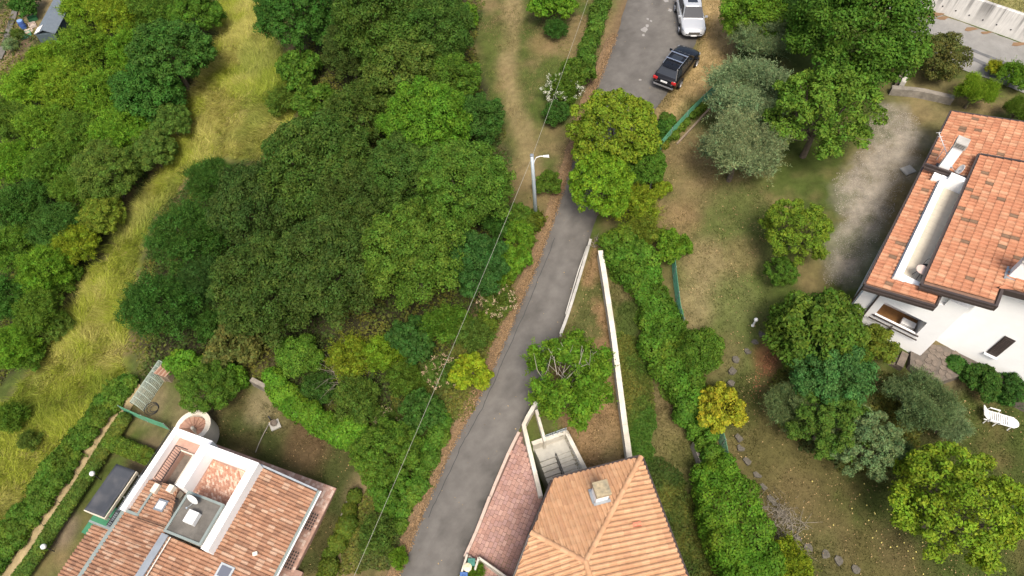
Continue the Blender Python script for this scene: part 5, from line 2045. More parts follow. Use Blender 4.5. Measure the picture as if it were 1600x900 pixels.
# undergrowth of brambles in the woods
def undergrowth(name, poly, n, seed, lab, hue, h=.9, excl=()):
    rng = np.random.default_rng(seed)
    p2 = poly[:, :2]
    mn, mx_ = p2.min(0), p2.max(0)
    q = mn + (mx_ - mn) * rng.random((n * 3, 2))
    sdv = poly_sd(q[:, 0], q[:, 1], p2)
    ok = sdv + (fbm(q[:, 0], q[:, 1], 1.5, seed) - .5) * 2 < .2
    q, sdv = q[ok][:n], sdv[ok][:n]
    n = len(q)
    hh = h * sstep(.3, .75, fbm(q[:, 0], q[:, 1], 1.7, seed + 1)) * sstep(.3, -1.2, sdv)
    p = np.column_stack([q, T(q[:, 0], q[:, 1]) + hh * (.55 + .45 * rng.random(n)) + .05])
    nr = nrm(rng.normal(size=(n, 3)) * .55 + np.array([0, 0, .8]))
    t = nrm(np.cross(nr, rng.normal(size=(n, 3))))
    b = np.cross(nr, t)
    l = .19 * (.6 + .8 * rng.random(n))
    m1 = sstep(.4, .65, fbm(q[:, 0], q[:, 1], 2.4, seed + 2))[:, None]
    col = leaf_colors(rng, n) * (np.array(hue) * (1 - m1) + np.array((.13, .14, .03)) * m1)
    tag(link(name, np_mesh(name, leaf_quads(p, t, b, l, l * .6), 4, col, M_LEAF)), lab, 'undergrowth', kind='stuff')


undergrowth('bramble_undergrowth', WOOD_L, 60000, 21, 'brambles on the floor of the left wood', (.05, .085, .02), 1.2)
undergrowth('bramble_undergrowth', WOOD_C, 85000, 22, 'brambles and grass on the floor of the copse', (.055, .085, .02), .9)
BANK = GL([(640, 560), (700, 560), (760, 500), (790, 470), (740, 610), (690, 690), (640, 800), (610, 890), (530, 895), (560, 780), (580, 690)])
undergrowth('bank_weeds', BANK, 16000, 23, 'weeds on the bank between the dark lawn and the lane', (.07, .095, .025), .35)
IVY = GL([(950, 378), (990, 395), (1040, 460), (1062, 560), (1085, 610), (1120, 690), (1098, 700), (1050, 620), (1012, 540), (1000, 470), (955, 420)])
undergrowth('ivy_carpet', IVY, 16000, 25, 'ivy spreading at the foot of the ivy bank', (.085, .16, .02), .4)
IVY2 = GL([(962, 520), (985, 530), (1012, 600), (1024, 650), (1016, 710), (990, 722), (978, 660)])
undergrowth('ivy_carpet', IVY2, 9000, 26, 'dark ivy carpet along the lower side of the long white wall', (.060, .125, .018), .5)
IVY3 = GL([(1000, 730), (1030, 715), (1090, 770), (1120, 880), (1140, 930), (1075, 930), (1045, 830)])
undergrowth('ground_weeds', IVY3, 7000, 27, 'dark weeds between the peach roof and the clipped hedge', (.050, .085, .018), .3)
GARD = GL([(1200, 600), (1290, 560), (1400, 600), (1470, 640), (1430, 720), (1330, 740), (1240, 700)])
undergrowth('garden_thicket', GARD, 9000, 24, 'low growth under the garden thicket', (.06, .08, .025), .6)

# leaf litter on the lane's verge
rng = np.random.default_rng(77)
vl2 = resample(ROAD_L, 400)[70:]
k = rng.integers(0, len(vl2), 14000)
offd = np.abs(rng.normal(size=14000)) * .32 - .10
tt_ = nrm(np.gradient(vl2[:, :2], axis=0))
nn_ = np.stack([-tt_[:, 1], tt_[:, 0]], 1) * VERGE_SIDE
q = vl2[k, :2] + nn_[k] * offd[:, None] + rng.normal(size=(14000, 2)) * .06
p = np.column_stack([q, T(q[:, 0], q[:, 1]) + np.where(offd > 0, .075, .03)])
nr = nrm(rng.normal(size=(14000, 3)) * .3 + np.array([0, 0, 1]))
t = nrm(np.cross(nr, rng.normal(size=(14000, 3))))
l = .07 * (.6 + .9 * rng.random(14000))
col = np.array([.20, .135, .075]) * (.5 + 1.0 * rng.random((14000, 1))) * np.array([1, .95, .9])
tag(link('fallen_leaves', np_mesh('fallen_leaves', leaf_quads(p, t, np.cross(nr, t), l, l * .7), 4, col, M_LITTER)), 'brown fallen leaves along the left edge of the lane', 'leaf litter', kind='stuff')
rl_ = np.random.default_rng(78)
n = 320
q = G(1204, 560)[:2] + np.array([-.55, -.9]) * rl_.normal(size=(n, 1)) * .9 + rl_.normal(size=(n, 2)) * .22
p = np.column_stack([q, T(q[:, 0], q[:, 1]) + .09])
nr = nrm(rl_.normal(size=(n, 3)) * .3 + np.array([0, 0, 1]))
t = nrm(np.cross(nr, rl_.normal(size=(n, 3))))
l = .09 * (.6 + .9 * rl_.random(n))
tag(link('fallen_leaves', np_mesh('fallen_leaves', leaf_quads(p, t, np.cross(nr, t), l, l * .6), 4, np.array([.22, .10, .05]) * (.6 + .8 * rl_.random((n, 1))), M_LITTER)), 'reddish fallen leaves left of the laurel dome', 'leaf litter', kind='stuff')

# loose gravel
rg = np.random.default_rng(55)
mn, mx_ = GRAVEL[:, :2].min(0), GRAVEL[:, :2].max(0)
q = mn + (mx_ - mn) * rg.random((40000, 2))
q = q[poly_sd(q[:, 0], q[:, 1], GRAVEL) + (fbm(q[:, 0], q[:, 1], 1.2, 56) - .5) * 2.2 < -.1][:14000]
n = len(q)
p = np.column_stack([q, T(q[:, 0], q[:, 1]) + .03 + .11 * (fbm(q[:, 0], q[:, 1], 2.5, 8) - .5) * 2])
nr = nrm(rg.normal(size=(n, 3)) * .35 + np.array([0, 0, 1]))
t = nrm(np.cross(nr, rg.normal(size=(n, 3))))
l = .034 * (.5 + 1.1 * rg.random(n))
gcol = np.array([.34, .305, .25]) * (.65 + .6 * rg.random((n, 1)))
tag(link('gravel', np_mesh('gravel', leaf_quads(p, t, np.cross(nr, t), l, l * .8), 4, gcol, M_LITTER)), 'loose grey gravel of the drive beside the white house', 'gravel', kind='stuff')

# scattered dry leaves on the lawns and a few on the asphalt
rf = np.random.default_rng(66)
for poly_, n_l, lab_ in ((LAWN_R, 900, 'dry leaves scattered over the patchy lawn'), (LAWN_LR, 1500, 'dry leaves scattered over the lower right lawn'), (STRIP, 350, 'dry leaves on the strip beside the lane'), (LAWN_L, 350, 'dry leaves on the dark lawn'), (ROAD_POLY, 260, 'few dry leaves blown onto the asphalt')):
    mn, mx_ = poly_[:, :2].min(0), poly_[:, :2].max(0)
    q = mn + (mx_ - mn) * rf.random((n_l * 5, 2))
    q = q[(poly_sd(q[:, 0], q[:, 1], poly_[:, :2]) < -.1) & (rf.random(len(q)) < .25 + .75 * sstep(.4, .65, fbm(q[:, 0], q[:, 1], 2.0, 67)))][:n_l]
    n = len(q)
    lift_ = .03 if poly_ is ROAD_POLY else .06 + .11 * (fbm(q[:, 0], q[:, 1], 2.5, 8) - .5) * 2
    p = np.column_stack([q, T(q[:, 0], q[:, 1]) + lift_])
    nr = nrm(rf.normal(size=(n, 3)) * .35 + np.array([0, 0, 1]))
    t = nrm(np.cross(nr, rf.normal(size=(n, 3))))
    l = .075 * (.5 + .9 * rf.random(n))
    lc_ = np.array([.30, .21, .10]) * (.45 + .9 * rf.random((n, 1)))
    tag(link('scattered_leaves', np_mesh('scattered_leaves', leaf_quads(p, t, np.cross(nr, t), l, l * .65), 4, lc_, M_LITTER)), lab_, 'leaf litter', kind='stuff')

# ------------------------------------------------------------------ cars
def car_paint(name, c, rough=.25, metal=.0, coat=.6):
    return mat(name, c, rough, .02, 3, 0, metal=metal, spec=.4, coat=coat)


M_RUB = mat('tyre_rubber', (.02, .02, .02), .9, .1)
M_RIM = mat('alloy', (.5, .5, .52), .3, .05, metal=.8)
M_LAMP = mat('lamp_glass', (.22, .24, .27), .12, 0, spec=.7)
M_RED_L = mat('red_lamp', (.42, .02, .02), .2, 0, spec=.6)
M_TRIM = mat('black_trim', (.018, .018, .02), .55, .05)
M_PLATE = mat('plate_white', (.75, .75, .75), .5, .03)
M_CHROME = mat('chrome', (.7, .7, .72), .2, 0, metal=.9)


def make_car(label, loc, heading, paint, rails, sunroof, flatplate, rack):
    root = thing('parked_car', label, 'car', tuple(loc), 'cars parked on the lane', heading)
    # lower body lofted along x (forward)
    st = [(-2.34, .70, .42, .66, .74), (-2.26, .86, .32, .92, 1.02), (-1.95, .925, .26, .98, 1.06), (-1.2, .94, .22, 1.0, 1.08), (0, .94, .22, .99, 1.06), (.85, .94, .22, .97, 1.04), (1.15, .935, .23, .93, 1.04),
          (1.7, .92, .25, .84, .98), (2.08, .86, .28, .74, .90), (2.25, .76, .32, .64, .78), (2.33, .62, .38, .56, .62)]
    vs, fs = [], []
    prof_n = 12
    for x, w, zb, belt, top in st:
        half = [(.0, zb), (w * .82, zb), (w * .97, zb + .10), (w, (zb + belt) / 2), (w * .985, belt), (w * .86, top - .01), (0, top + .015)]
        ring = [(x, y, z) for y, z in half] + [(x, -y, z) for y, z in half[-2:0:-1]]
        vs += ring
    n = 12
    for i in range(len(st) - 1):
        for k in range(n):
            fs.append((i * n + k, i * n + (k + 1) % n, (i + 1) * n + (k + 1) % n, (i + 1) * n + k))
    fs.append(tuple(range(n)))
    fs.append(tuple((len(st) - 1) * n + k for k in range(n - 1, -1, -1)))
    mb = MB()
    mb.add(vs, fs)
    body = mb.build('body', paint, root, smooth=True, world=False)
    sub = body.modifiers.new('sub', 'SUBSURF')
    sub.levels = 1
    sub.render_levels = 2
    # cabin
    lo = [(-2.12, .80), (-1.4, .86), (.2, .86), (1.12, .76)]
    hi = [(-1.62, .60), (-1.2, .65), (-.1, .66), (.28, .60)]
    zl0, zh0 = 1.02, 1.60
    vs, fs = [], []
    for (x, w), (x2, w2) in zip(lo, hi):
        vs += [(x, w, zl0), (x2, w2, zh0), (x2 * .98, w2 * .55, zh0 + .045), (x2 * .98, -w2 * .55, zh0 + .045), (x2, -w2, zh0), (x, -w, zl0)]
    for i in range(3):
        for k in range(5):
            fs.append((i * 6 + k, i * 6 + k + 1, (i + 1) * 6 + k + 1, (i + 1) * 6 + k)[::-1])
    fs.append((0, 1, 2, 3, 4, 5))
    fs.append((23, 22, 21, 20, 19, 18))
    mb = MB()
    mb.add(vs, fs)
    cab = mb.build('cabin', paint, root, world=False, bevel=.05)

    def panel(name, q, m, parent, off=.012):
        q = [Vector(a) for a in q]
        nn = (q[1] - q[0]).cross(q[2] - q[0]).normalized()
        c = sum(q, Vector()) / len(q)
        if nn.dot(c - Vector((-.5, 0, 1.0))) < 0:
            nn = -nn
        k = len(q)
        mb = MB()
        mb.add([a + nn * off for a in q] + [a - nn * .02 for a in q], [tuple(range(k))] + [(i, k + i, k + (i + 1) % k, (i + 1) % k) for i in range(k)])
        return mb.build(name, m, parent, world=False)

    def lerp(a, b, t):
        return tuple(a[i] + (b[i] - a[i]) * t for i in range(3))
    # windscreen and rear window
    A, B = (1.12, .76, zl0), (.28, .60, zh0)
    panel('windscreen', [lerp(A, B, .10), lerp(A, B, .93), (lerp(A, B, .93)[0], -lerp(A, B, .93)[1], lerp(A, B, .93)[2]), (lerp(A, B, .10)[0], -lerp(A, B, .10)[1], lerp(A, B, .10)[2])], M_GLASS, root, .03)
    A, B = (-2.12, .76, zl0), (-1.62, .57, zh0)
    panel('rear_window', [lerp(A, B, .14), lerp(A, B, .92), (lerp(A, B, .92)[0], -lerp(A, B, .92)[1], lerp(A, B, .92)[2]), (lerp(A, B, .14)[0], -lerp(A, B, .14)[1], lerp(A, B, .14)[2])], M_GLASS, root, .03)
    for s in (1, -1):
        def side(x0, x1, t0=.14, t1_=.88):
            def wl(x, t):
                xs = [a for a, _ in lo]
                w0 = np.interp(x, [a for a, _ in lo], [b for _, b in lo])
                w1 = np.interp(x, [a for a, _ in hi], [b for _, b in hi])
                return (x, s * (w0 + (w1 - w0) * t), zl0 + (zh0 - zl0) * t)
            return wl
        w_ = side(0, 0)
        panel('side_window', [w_(.78, .14), w_(-.28, .14), w_(-.28, .86), w_(.18, .86)], M_GLASS, root, .02)
        panel('side_window', [w_(-.34, .14), w_(-1.20, .14), w_(-1.20, .86), w_(-.34, .86)], M_GLASS, root, .02)
        panel('side_window', [w_(-1.26, .14), w_(-1.86, .16), w_(-1.52, .84), w_(-1.26, .86)], M_GLASS, root, .02)
        mb = MB()
        mb.box((.86, s * 1.0, 1.08), (.14, .20, .13), 0)
        mb.tube([(.86, s * .86, 1.02), (.86, s * .95, 1.05)], .025, 5)
        mb.build('mirror', paint, root, world=False, bevel=.03)
        mb = MB()
        mb.hexa([(1.86, s * .60, .66), (2.20, s * .60, .62), (2.10, s * .82, .64), (1.86, s * .90, .70), (1.86, s * .62, .86), (2.20, s * .58, .76), (2.10, s * .83, .78), (1.84, s * .91, .84)] if s > 0 else
                [(1.86, s * .90, .70), (2.10, s * .82, .64), (2.20, s * .60, .62), (1.86, s * .60, .66), (1.84, s * .91, .84), (2.10, s * .83, .78), (2.20, s * .58, .76), (1.86, s * .62, .86)])
        mb.build('headlight', M_LAMP, root, world=False)
        mb = MB()
        mb.box((-2.25, s * .70, .86), (.14, .34, .18), 0)
        mb.build('tail_light', M_RED_L, root, world=False, bevel=.02)
        for x in (1.42, -1.36):
            mb = MB()
            mb.lathe((x, s * .86 - .11, .34), [(.24, 0), (.33, .0), (.345, .05), (.345, .17), (.33, .22), (.24, .22)], 22, 'y')
            wheel = mb.build('wheel', M_RUB, root, world=False)
            mb = MB()
            yo = s * .86 + (.115 if s > 0 else -.125)
            mb.lathe((x, yo, .34), [(.22, 0), (.22, .01)], 18, 'y')
            for k in range(5):
                a = 6.283 * k / 5
                mb.tube([(x, yo + s * .012, .34), (x + .2 * math.cos(a), yo + s * .012, .34 + .2 * math.sin(a))], .025, 4)
            mb.build('rim', M_RIM, wheel, world=False)
            mb = MB()
            for k in range(10):
                a, b = math.pi * k / 10, math.pi * (k + 1) / 10
                q = []
                for yy in (s * .90, s * .965):
                    for rr, an in ((.36, a), (.43, a), (.43, b), (.36, b)):
                        q.append((x + rr * math.cos(an), yy, .36 + rr * math.sin(an)))
                mb.hexa(q if s < 0 else q[4:] + q[:4])
            mb.build('wheel_arch', M_TRIM, root, world=False)
        if rails:
            mb = MB()
            mb.tube([(.1, s * .62, zh0 + .03), (.0, s * .62, zh0 + .09), (-1.45, s * .60, zh0 + .09), (-1.55, s * .6, zh0 + .02)], .022, 6)
            mb.build('roof_rail', M_CHROME, root, world=False)
    if rack:
        for x in (-.15, -.95):
            mb = MB()
            mb.box((x, 0, zh0 + .13), (.10, 1.30, .035))
            mb.build('roof_bar', M_CHROME, root, world=False)
    mb = MB()
    mb.box((2.27, 0, .60), (.13, .84, .20))
    g_ = mb.build('grille', M_TRIM, root, world=False, bevel=.02)
    for k in range(3):
        q = MB()
        q.box((2.34, 0, .54 + k * .06), (.02, .74, .018))
        q.build('grille_bar', M_CHROME, g_, world=False)
    mb = MB()
    mb.box((2.30, 0, .40), (.10, 1.2, .10))
    mb.build('lower_bumper', M_TRIM, root, world=False, bevel=.02)
    mb = MB()
    mb.box((-2.30, 0, .42), (.12, 1.5, .14))
    mb.build('rear_bumper', M_TRIM if not flatplate else M_RIM, root, world=False, bevel=.03)
    mb = MB()
    mb.box((-2.345, 0, .80), (.03, .50, .12))
    mb.build('number_plate', M_PLATE, root, world=False)
    mb = MB()
    mb.box((2.365, 0, .46), (.02, .46, .10))
    mb.build('number_plate', M_PLATE, root, world=False)
    if sunroof:
        mb = MB()
        mb.box((sunroof[0], 0, zh0 + .050), (sunroof[1], .74, .012))
        mb.build('sunroof', M_GLASS, root, world=False)
    mb = MB()
    mb.hexa([(-1.62, -.5, zh0 - .01), (-1.80, -.5, zh0 - .02), (-1.80, .5, zh0 - .02), (-1.62, .5, zh0 - .01), (-1.60, -.52, zh0 + .035), (-1.82, -.5, zh0 + .02), (-1.82, .5, zh0 + .02), (-1.60, .52, zh0 + .035)][::1])
    mb.build('spoiler', paint, root, world=False)
    mb = MB()
    mb.tube([(-1.3, 0, zh0 + .04), (-1.38, 0, zh0 + .13)], [.03, .01], 5)
    mb.build('aerial', M_TRIM, root, world=False)
    return root


def ground_heading(a, b):
    A_, B_ = G(*a), G(*b)
    return math.atan2(B_[1] - A_[1], B_[0] - A_[0])


wc = G(1077.5, 42)
make_car('silver white sport utility car facing the camera at the top of the lane', (wc[0], wc[1] + .55, wc[2] + .02), math.radians(-91.5), car_paint('silver_white_paint', (.50, .51, .52), .25, .3), False, (-.35, .55), False, False)
bc = G(1056, 116)
make_car('black sport utility car with roof bars seen from behind', (bc[0], bc[1] + .1, bc[2] + .02), ground_heading((1037, 140), (1079, 84)), car_paint('black_paint', (.006, .006, .007), .15, 0, .1), True, (-.55, .75), True, True)

# ------------------------------------------------------------------ lamp post and cable
lb = G(838, 342)
tp = None
zt = lb[2] + 5.6
lp = thing('street_lamp', 'grey steel lamp post with a curved arm beside the lane', 'street lamp', tuple(lb))
topp = P(831, 243, zt)
top_ = np.array([topp[0], lb[1], zt])
mb = MB()
base_ = lb - np.array([0, 0, .3])
mb.tube([base_, lb + (top_ - lb) * .5, top_], [.13, .115, .10], 10)
mb.build('pole', M_GALV, lp, smooth=True)
mb = MB()
mb.lathe(tuple(top_ - np.array([0, 0, .02])), [(.11, 0), (.11, .06), (.03, .08)], 10)
mb.build('pole_cap', M_ZINC, lp)
mb = MB()
a0_ = top_ - np.array([0, 0, .75])
mb.tube([a0_ + np.array([.11, 0, 0]), a0_ + np.array([.17, 0, .35]), a0_ + np.array([.26, -.02, .60]), a0_ + np.array([.48, -.04, .72]), a0_ + np.array([.68, -.05, .74])], .028, 7)
mb.build('arm', M_WHITEP, lp)
mb = MB()
h0 = a0_ + np.array([.80, -.06, .74])
mb.add([(h0[0] + x, h0[1] + y, h0[2] + z) for x, y, z in ((-.16, -.05, -.03), (.20, -.09, -.05), (.20, .09, -.05), (-.16, .05, -.03), (-.16, -.04, .05), (.17, -.08, .06), (.17, .08, .06), (-.16, .04, .05))], [(3, 2, 1, 0), (4, 5, 6, 7), (0, 1, 5, 4), (1, 2, 6, 5), (2, 3, 7, 6), (3, 0, 4, 7)])
mb.build('lamp_head', M_WHITEP, lp, bevel=.02)
mb = MB()
mb.box(tuple(a0_ + np.array([.12, 0, -.2])), (.06, .10, .35))
mb.build('junction_box', M_GALV, lp)
mb = MB()
c0 = P(922, -10, 5.4)
cm_ = top_ + np.array([.02, 0, -.1])
c9 = P(548, 912, 1.0)


def sag(a, b, s, n=24):
    a, b = np.asarray(a), np.asarray(b)
    return [a + (b - a) * t + np.array([0, 0, -4 * s * t * (1 - t)]) for t in np.linspace(0, 1, n)]


mb.tube(sag(c0, cm_, .12), .009, 5)
cb = mb.build('overhead_cable', mat('cable_sheath', (.30, .29, .24), .7, .05))
tag(cb, 'upper span of the overhead cable from the lamp post to the top', 'cable')
mb = MB()
mb.tube(sag(cm_, c9, .25, 40), .009, 5)
tag(mb.build('overhead_cable', MATS['cable_sheath']), 'lower span of the overhead cable from the lamp post to the bottom', 'cable')

# ------------------------------------------------------------------ walls along the lane
def wall(name, label, pts, w, h, m, cat='wall', below=.8, cap=None, bevel=.012, step=0.0):
    pl = GL(pts, h)
    pl = resample(pl, max(len(pts) * 3, 8))
    t = nrm(np.gradient(pl[:, :2], axis=0))
    sd_ = np.stack([-t[:, 1], t[:, 0]], 1) * w / 2
    z = T(pl[:, 0], pl[:, 1])
    zt_ = z + h
    if step:
        zt_ = np.round(zt_ / step) * step
    root = thing(name, label, cat, (float(pl[:, 0].mean()), float(pl[:, 1].mean()), float(z.mean())))
    mb = MB()
    vs, fs = [], []
    for i in range(len(pl)):
        a, b = pl[i, :2] - sd_[i], pl[i, :2] + sd_[i]
        vs += [(*a, z[i] - below), (*b, z[i] - below), (*b, zt_[i]), (*a, zt_[i])]
    for i in range(len(pl) - 1):
        for k in range(4):
            fs.append((i * 4 + k, (i + 1) * 4 + k, (i + 1) * 4 + (k + 1) % 4, i * 4 + (k + 1) % 4))
    fs += [(0, 1, 2, 3), tuple((len(pl) - 1) * 4 + k for k in (3, 2, 1, 0))]
    mb.add(vs, fs)
    mb.build('wall_body', m, root)
    if cap:
        # coping stones, one by one
        n = max(2, int(np.linalg.norm(np.diff(pl[:, :2], axis=0), axis=1).sum() / cap))
        pc_ = resample(np.hstack([pl[:, :2], zt_[:, None]]), n + 1)
        for i in range(n):
            a, b = pc_[i], pc_[i + 1]
            d = nrm((b - a)[:2])
            s_ = np.array([-d[1], d[0], 0]) * (w / 2 + .03)
            g = np.array([d[0], d[1], 0]) * .006
            u_ = np.array([0, 0, .06])
            q = MB()
            q.hexa([a - s_ + g, b - s_ - g, b + s_ - g, a + s_ + g, a - s_ + g + u_, b - s_ - g + u_, b + s_ - g + u_, a + s_ + g + u_])
            q.build('coping_stone', m, root)
    return root


M_OLDW = mat('weathered_white_wall', (.56, .52, .44), .9, .2, 2.0, .2, 30, tint=(.40, .36, .29))
M_OLDS = mat('old_stone', (.24, .215, .18), .95, .3, 4, .4, 20, tint=(.16, .145, .12))
wall('low_wall', 'long low beige wall between the lane and the dry strip', [(923, 374), (908, 425), (888, 490), (876, 522)], .11, .26, M_CONC, cap=.9)
wall('kerb', 'thin pale kerb rail on the lane side of the low beige wall', [(917, 385), (903, 425), (884, 490)], .07, .22, M_CONC)
wall('white_wall', 'long white garden wall along the dry strip to the peach roof', [(938, 392), (946, 440), (958, 520), (968, 600), (977, 670), (984, 718)], .24, .75, M_OLDW, cap=1.6)
wall('roadside_parapet', 'pale parapet between the lane corner and the sunken steps', [(838, 628), (818, 662), (828, 705), (845, 775)], .22, .55, M_OLDW)
wall('planter_wall', 'short pale wall between planting bed and sunken steps', [(838, 640), (852, 690)], .16, .45, M_OLDW)
wall('garden_wall', 'stone garden wall half hidden by bright ivy behind the dark lawn', [(392, 592), (430, 612), (466, 652), (500, 668), (532, 686), (580, 708)], .28, .7, M_OLDS)
wall('edging_wall', 'low mossy wall under the narrow hedge right of the dark lawn', [(548, 772), (526, 826), (505, 878), (497, 905)], .18, .25, M_OLDS)
wall('gate_wall', 'stone wall at the garden gate beside the gravel', [(1394, 136), (1440, 140), (1492, 152)], .4, .5, M_OLDS)
wall('gate_pier', 'pale low pier leading up to the terracotta pot', [(1412, 128), (1424, 100)], .30, .75, M_CONC)
wall('gate_side_wall', 'dark low wall beside the gate pier', [(1404, 126), (1416, 100)], .18, .6, M_STONE)
wall('stone_block', 'pale stone retaining block under the ivy fence', [(1086, 690), (1098, 722)], .28, .55, M_OLDS)
# terracotta pot on the pier
pp = G(1423, 94, .8)
pt = thing('terracotta_pot', 'square terracotta pot standing on the gate pier', 'plant pot', tuple(pp))
mb = MB()
for r0_, r1_, z0_, z1_ in ((.17, .22, 0, .32), (.245, .245, .32, .40)):
    mb.hexa([(pp[0] + x * (r0_ if k == 0 else r1_), pp[1] + y * (r0_ if k == 0 else r1_), pp[2] + (z0_ if k == 0 else z1_)) for k in (0, 1) for x, y in ((-1, -1), (1, -1), (1, 1), (-1, 1))])
mb.build('pot', mat('terracotta', (.48, .17, .08), .85, .15), pt)
mb = MB()
mb.box((pp[0], pp[1], pp[2] + .385), (.40, .40, .04))
mb.build('soil', mat('dark_soil', (.06, .045, .03), .95, .2), pt)

# retaining wall above the upper road
RWb = GL([(1372, -18), (1417, 4), (1470, 23), (1530, 44), (1600, 69), (1690, 100)])
rw = thing('retaining_wall', 'pale streaked concrete retaining wall above the upper road', 'wall', tuple(RWb[2]))
rb = resample(RWb, 60)
t_ = nrm(np.gradient(rb[:, :2], axis=0))
nb_ = np.stack([-t_[:, 1], t_[:, 0]], 1)
if nb_[10][1] < 0:
    nb_ = -nb_
zb_ = T(rb[:, 0], rb[:, 1])
rng = np.random.default_rng(9)
vs, fs, cs = [], [], []
NH = 8
nl = 400
rb4 = resample(np.hstack([rb[:, :2], zb_[:, None], nb_]), nl)
hgt = 1.6
sx_ = np.linspace(0, 1, nl) * 22
st1 = fbm(sx_ * 3.0, sx_ * 0, 1.0, 61)
st2 = fbm(sx_ * 9.0, sx_ * 0, 1.0, 62)
for i in range(nl):
    for k in range(NH):
        f = k / (NH - 1)
        x, y = rb4[i, :2] + rb4[i, 3:] * (.12 + .22 * f)
        vs.append((x, y, rb4[i, 2] - .3 + (hgt + .3) * f))
        dk = sstep(.50, .62, st1[i]) * sstep(.05, .9, f) * .75 + .3 * sstep(.55, .7, st2[i]) * sstep(.3, 1, f)
        v_ = .60 * (1 - .72 * min(1, dk)) * (.92 + .16 * rng.random())
        cs.append((v_, v_ * .965, v_ * .90))
    x, y = rb4[i, :2] + rb4[i, 3:] * .65
    vs.append((x, y, rb4[i, 2] + hgt))
    v_ = .50 - .2 * st2[i]
    cs.append((v_, v_ * .97, v_ * .92))
n = NH + 1
for i in range(nl - 1):
    for k in range(n - 1):
        fs.append((i * n + k, (i + 1) * n + k, (i + 1) * n + k + 1, i * n + k + 1))
mb = MB()
mb.v, mb.f, mb.c = [tuple(map(float, a)) for a in vs], fs, cs
mb.build('wall_face', mat('streaked_concrete', rough=.92, var=.1, scale=2, bump=.15, bscale=20, attr=True), rw)
for i in range(30, nl - 20, 26):
    c4 = rb4[i, :2] + rb4[i, 3:] * (.12 + .22 * .45)
    q = MB()
    q.tube([(c4[0] - rb4[i, 3] * .03, c4[1] - rb4[i, 4] * .03, rb4[i, 2] + .5), (c4[0] + rb4[i, 3] * .06, c4[1] + rb4[i, 4] * .06, rb4[i, 2] + .5)], .05, 8)
    q.build('drain_hole', M_DARK, rw)
# bank behind the wall
L_b = np.hstack([rb4[:, :2] + rb4[:, 3:] * .62, rb4[:, 2:3] + hgt - .03])
mb = MB()
vs, fs = [], []
cols = []
for i in range(0, nl, 4):
    for k in range(12):
        p = rb4[i, :2] + rb4[i, 3:] * (.60 + k * 1.6)
        vs.append((p[0], p[1], rb4[i, 2] + hgt - .04 + .22 * k))
        v_ = fbm(np.array([p[0]]), np.array([p[1]]), 1.0, 71)[0]
        cols.append(tuple(np.array([.10, .12, .03]) * (1 - v_) + np.array([.32, .27, .12]) * v_))
m_ = len(range(0, nl, 4))
for i in range(m_ - 1):
    for k in range(11):
        fs.append((i * 12 + k, (i + 1) * 12 + k, (i + 1) * 12 + k + 1, i * 12 + k + 1))
mb.v, mb.f, mb.c = [tuple(map(float, a)) for a in vs], fs, cols
tag(mb.build('grass_bank', M_GROUND), kind='structure')
rngb = np.random.default_rng(91)
nbk = 9000
ii = rngb.integers(0, nl, nbk)
dd = .65 + 5.5 * rngb.random(nbk)
pb = rb4[ii, :2] + rb4[ii, 3:] * dd[:, None]
zb2 = rb4[ii, 2] + hgt - .04 + .22 * (dd - .6) / 1.6
d3 = nrm(rngb.normal(size=(nbk, 3)) * .5 + np.array([0, -.1, .8]))
b3 = nrm(np.cross(d3, rngb.normal(size=(nbk, 3))))
b0 = np.column_stack([pb, zb2])
vv = np.stack([b0 - b3 * .02, b0 + b3 * .02, b0 + d3 * (.3 * (.5 + rngb.random((nbk, 1))))], 1).reshape(-1, 3)
mx3 = rngb.random((nbk, 1))
tag(link('bank_grass', np_mesh('bank_grass', vv, 3, np.array([.13, .16, .035]) * (1 - mx3) + np.array([.36, .31, .14]) * mx3, M_GRASS)), 'rough grass on the bank above the retaining wall', 'grass', kind='stuff')
# rusty leaf drifts on the upper road
mb = MB()
for px, py, r in ((1458, 24, .7), (1472, 29, .5), (1518, 46, .5), (1591, 70, .55), (1540, 52, .4)):
    c = G(px, py)
    ring = [(c[0] + r * (.6 + .7 * random.random()) * math.cos(a * .7), c[1] + r * .4 * (.6 + .7 * random.random()) * math.sin(a * .7)) for a in range(9)]
    mb.add([(a, b, t1(a, b) + .05) for a, b in ring], [tuple(range(9))], (.19, .12, .07))
mb.build('leaf_drift', M_LITTER, lane)

# ------------------------------------------------------------------ red paved terrace beside the peach-roofed house
TP = [(816, 672), (818, 690), (838, 745), (852, 790), (835, 850), (812, 905), (800, 930), (714, 930), (726, 868), (740, 845), (772, 765), (796, 706)]
tpw = GL(TP)
tz = T(tpw[:, 0], tpw[:, 1]) + .06
te = thing('paved_terrace', 'red block paved terrace between the lane and the peach roof', 'terrace', tuple(tpw.mean(0)))
A3 = np.column_stack([tpw[:, :2], np.ones(len(tpw))])
pln = np.linalg.lstsq(A3, tz, rcond=None)[0]
tzf = lambda x, y: pln[0] * x + pln[1] * y + pln[2] + .05
mb = MB()
m_ = len(tpw)
ordr = list(range(m_))
if sum(tpw[i][0] * tpw[(i + 1) % m_][1] - tpw[(i + 1) % m_][0] * tpw[i][1] for i in range(m_)) < 0:
    ordr = ordr[::-1]
mb.add([(tpw[i][0], tpw[i][1], tzf(*tpw[i][:2]) - .03) for i in ordr] + [(tpw[i][0], tpw[i][1], tzf(*tpw[i][:2]) - 1.2) for i in ordr], [tuple(range(m_))] + [(i, m_ + i, m_ + (i + 1) % m_, (i + 1) % m_) for i in range(m_)])
bed = mb.build('paving_bed', mat('paving_joint', (.12, .075, .06), .95, .2), te)
d_ = nrm((G(735, 860) - G(800, 712))[:2])
n_ = np.array([-d_[1], d_[0]])
o_ = tpw[:, :2].mean(0)
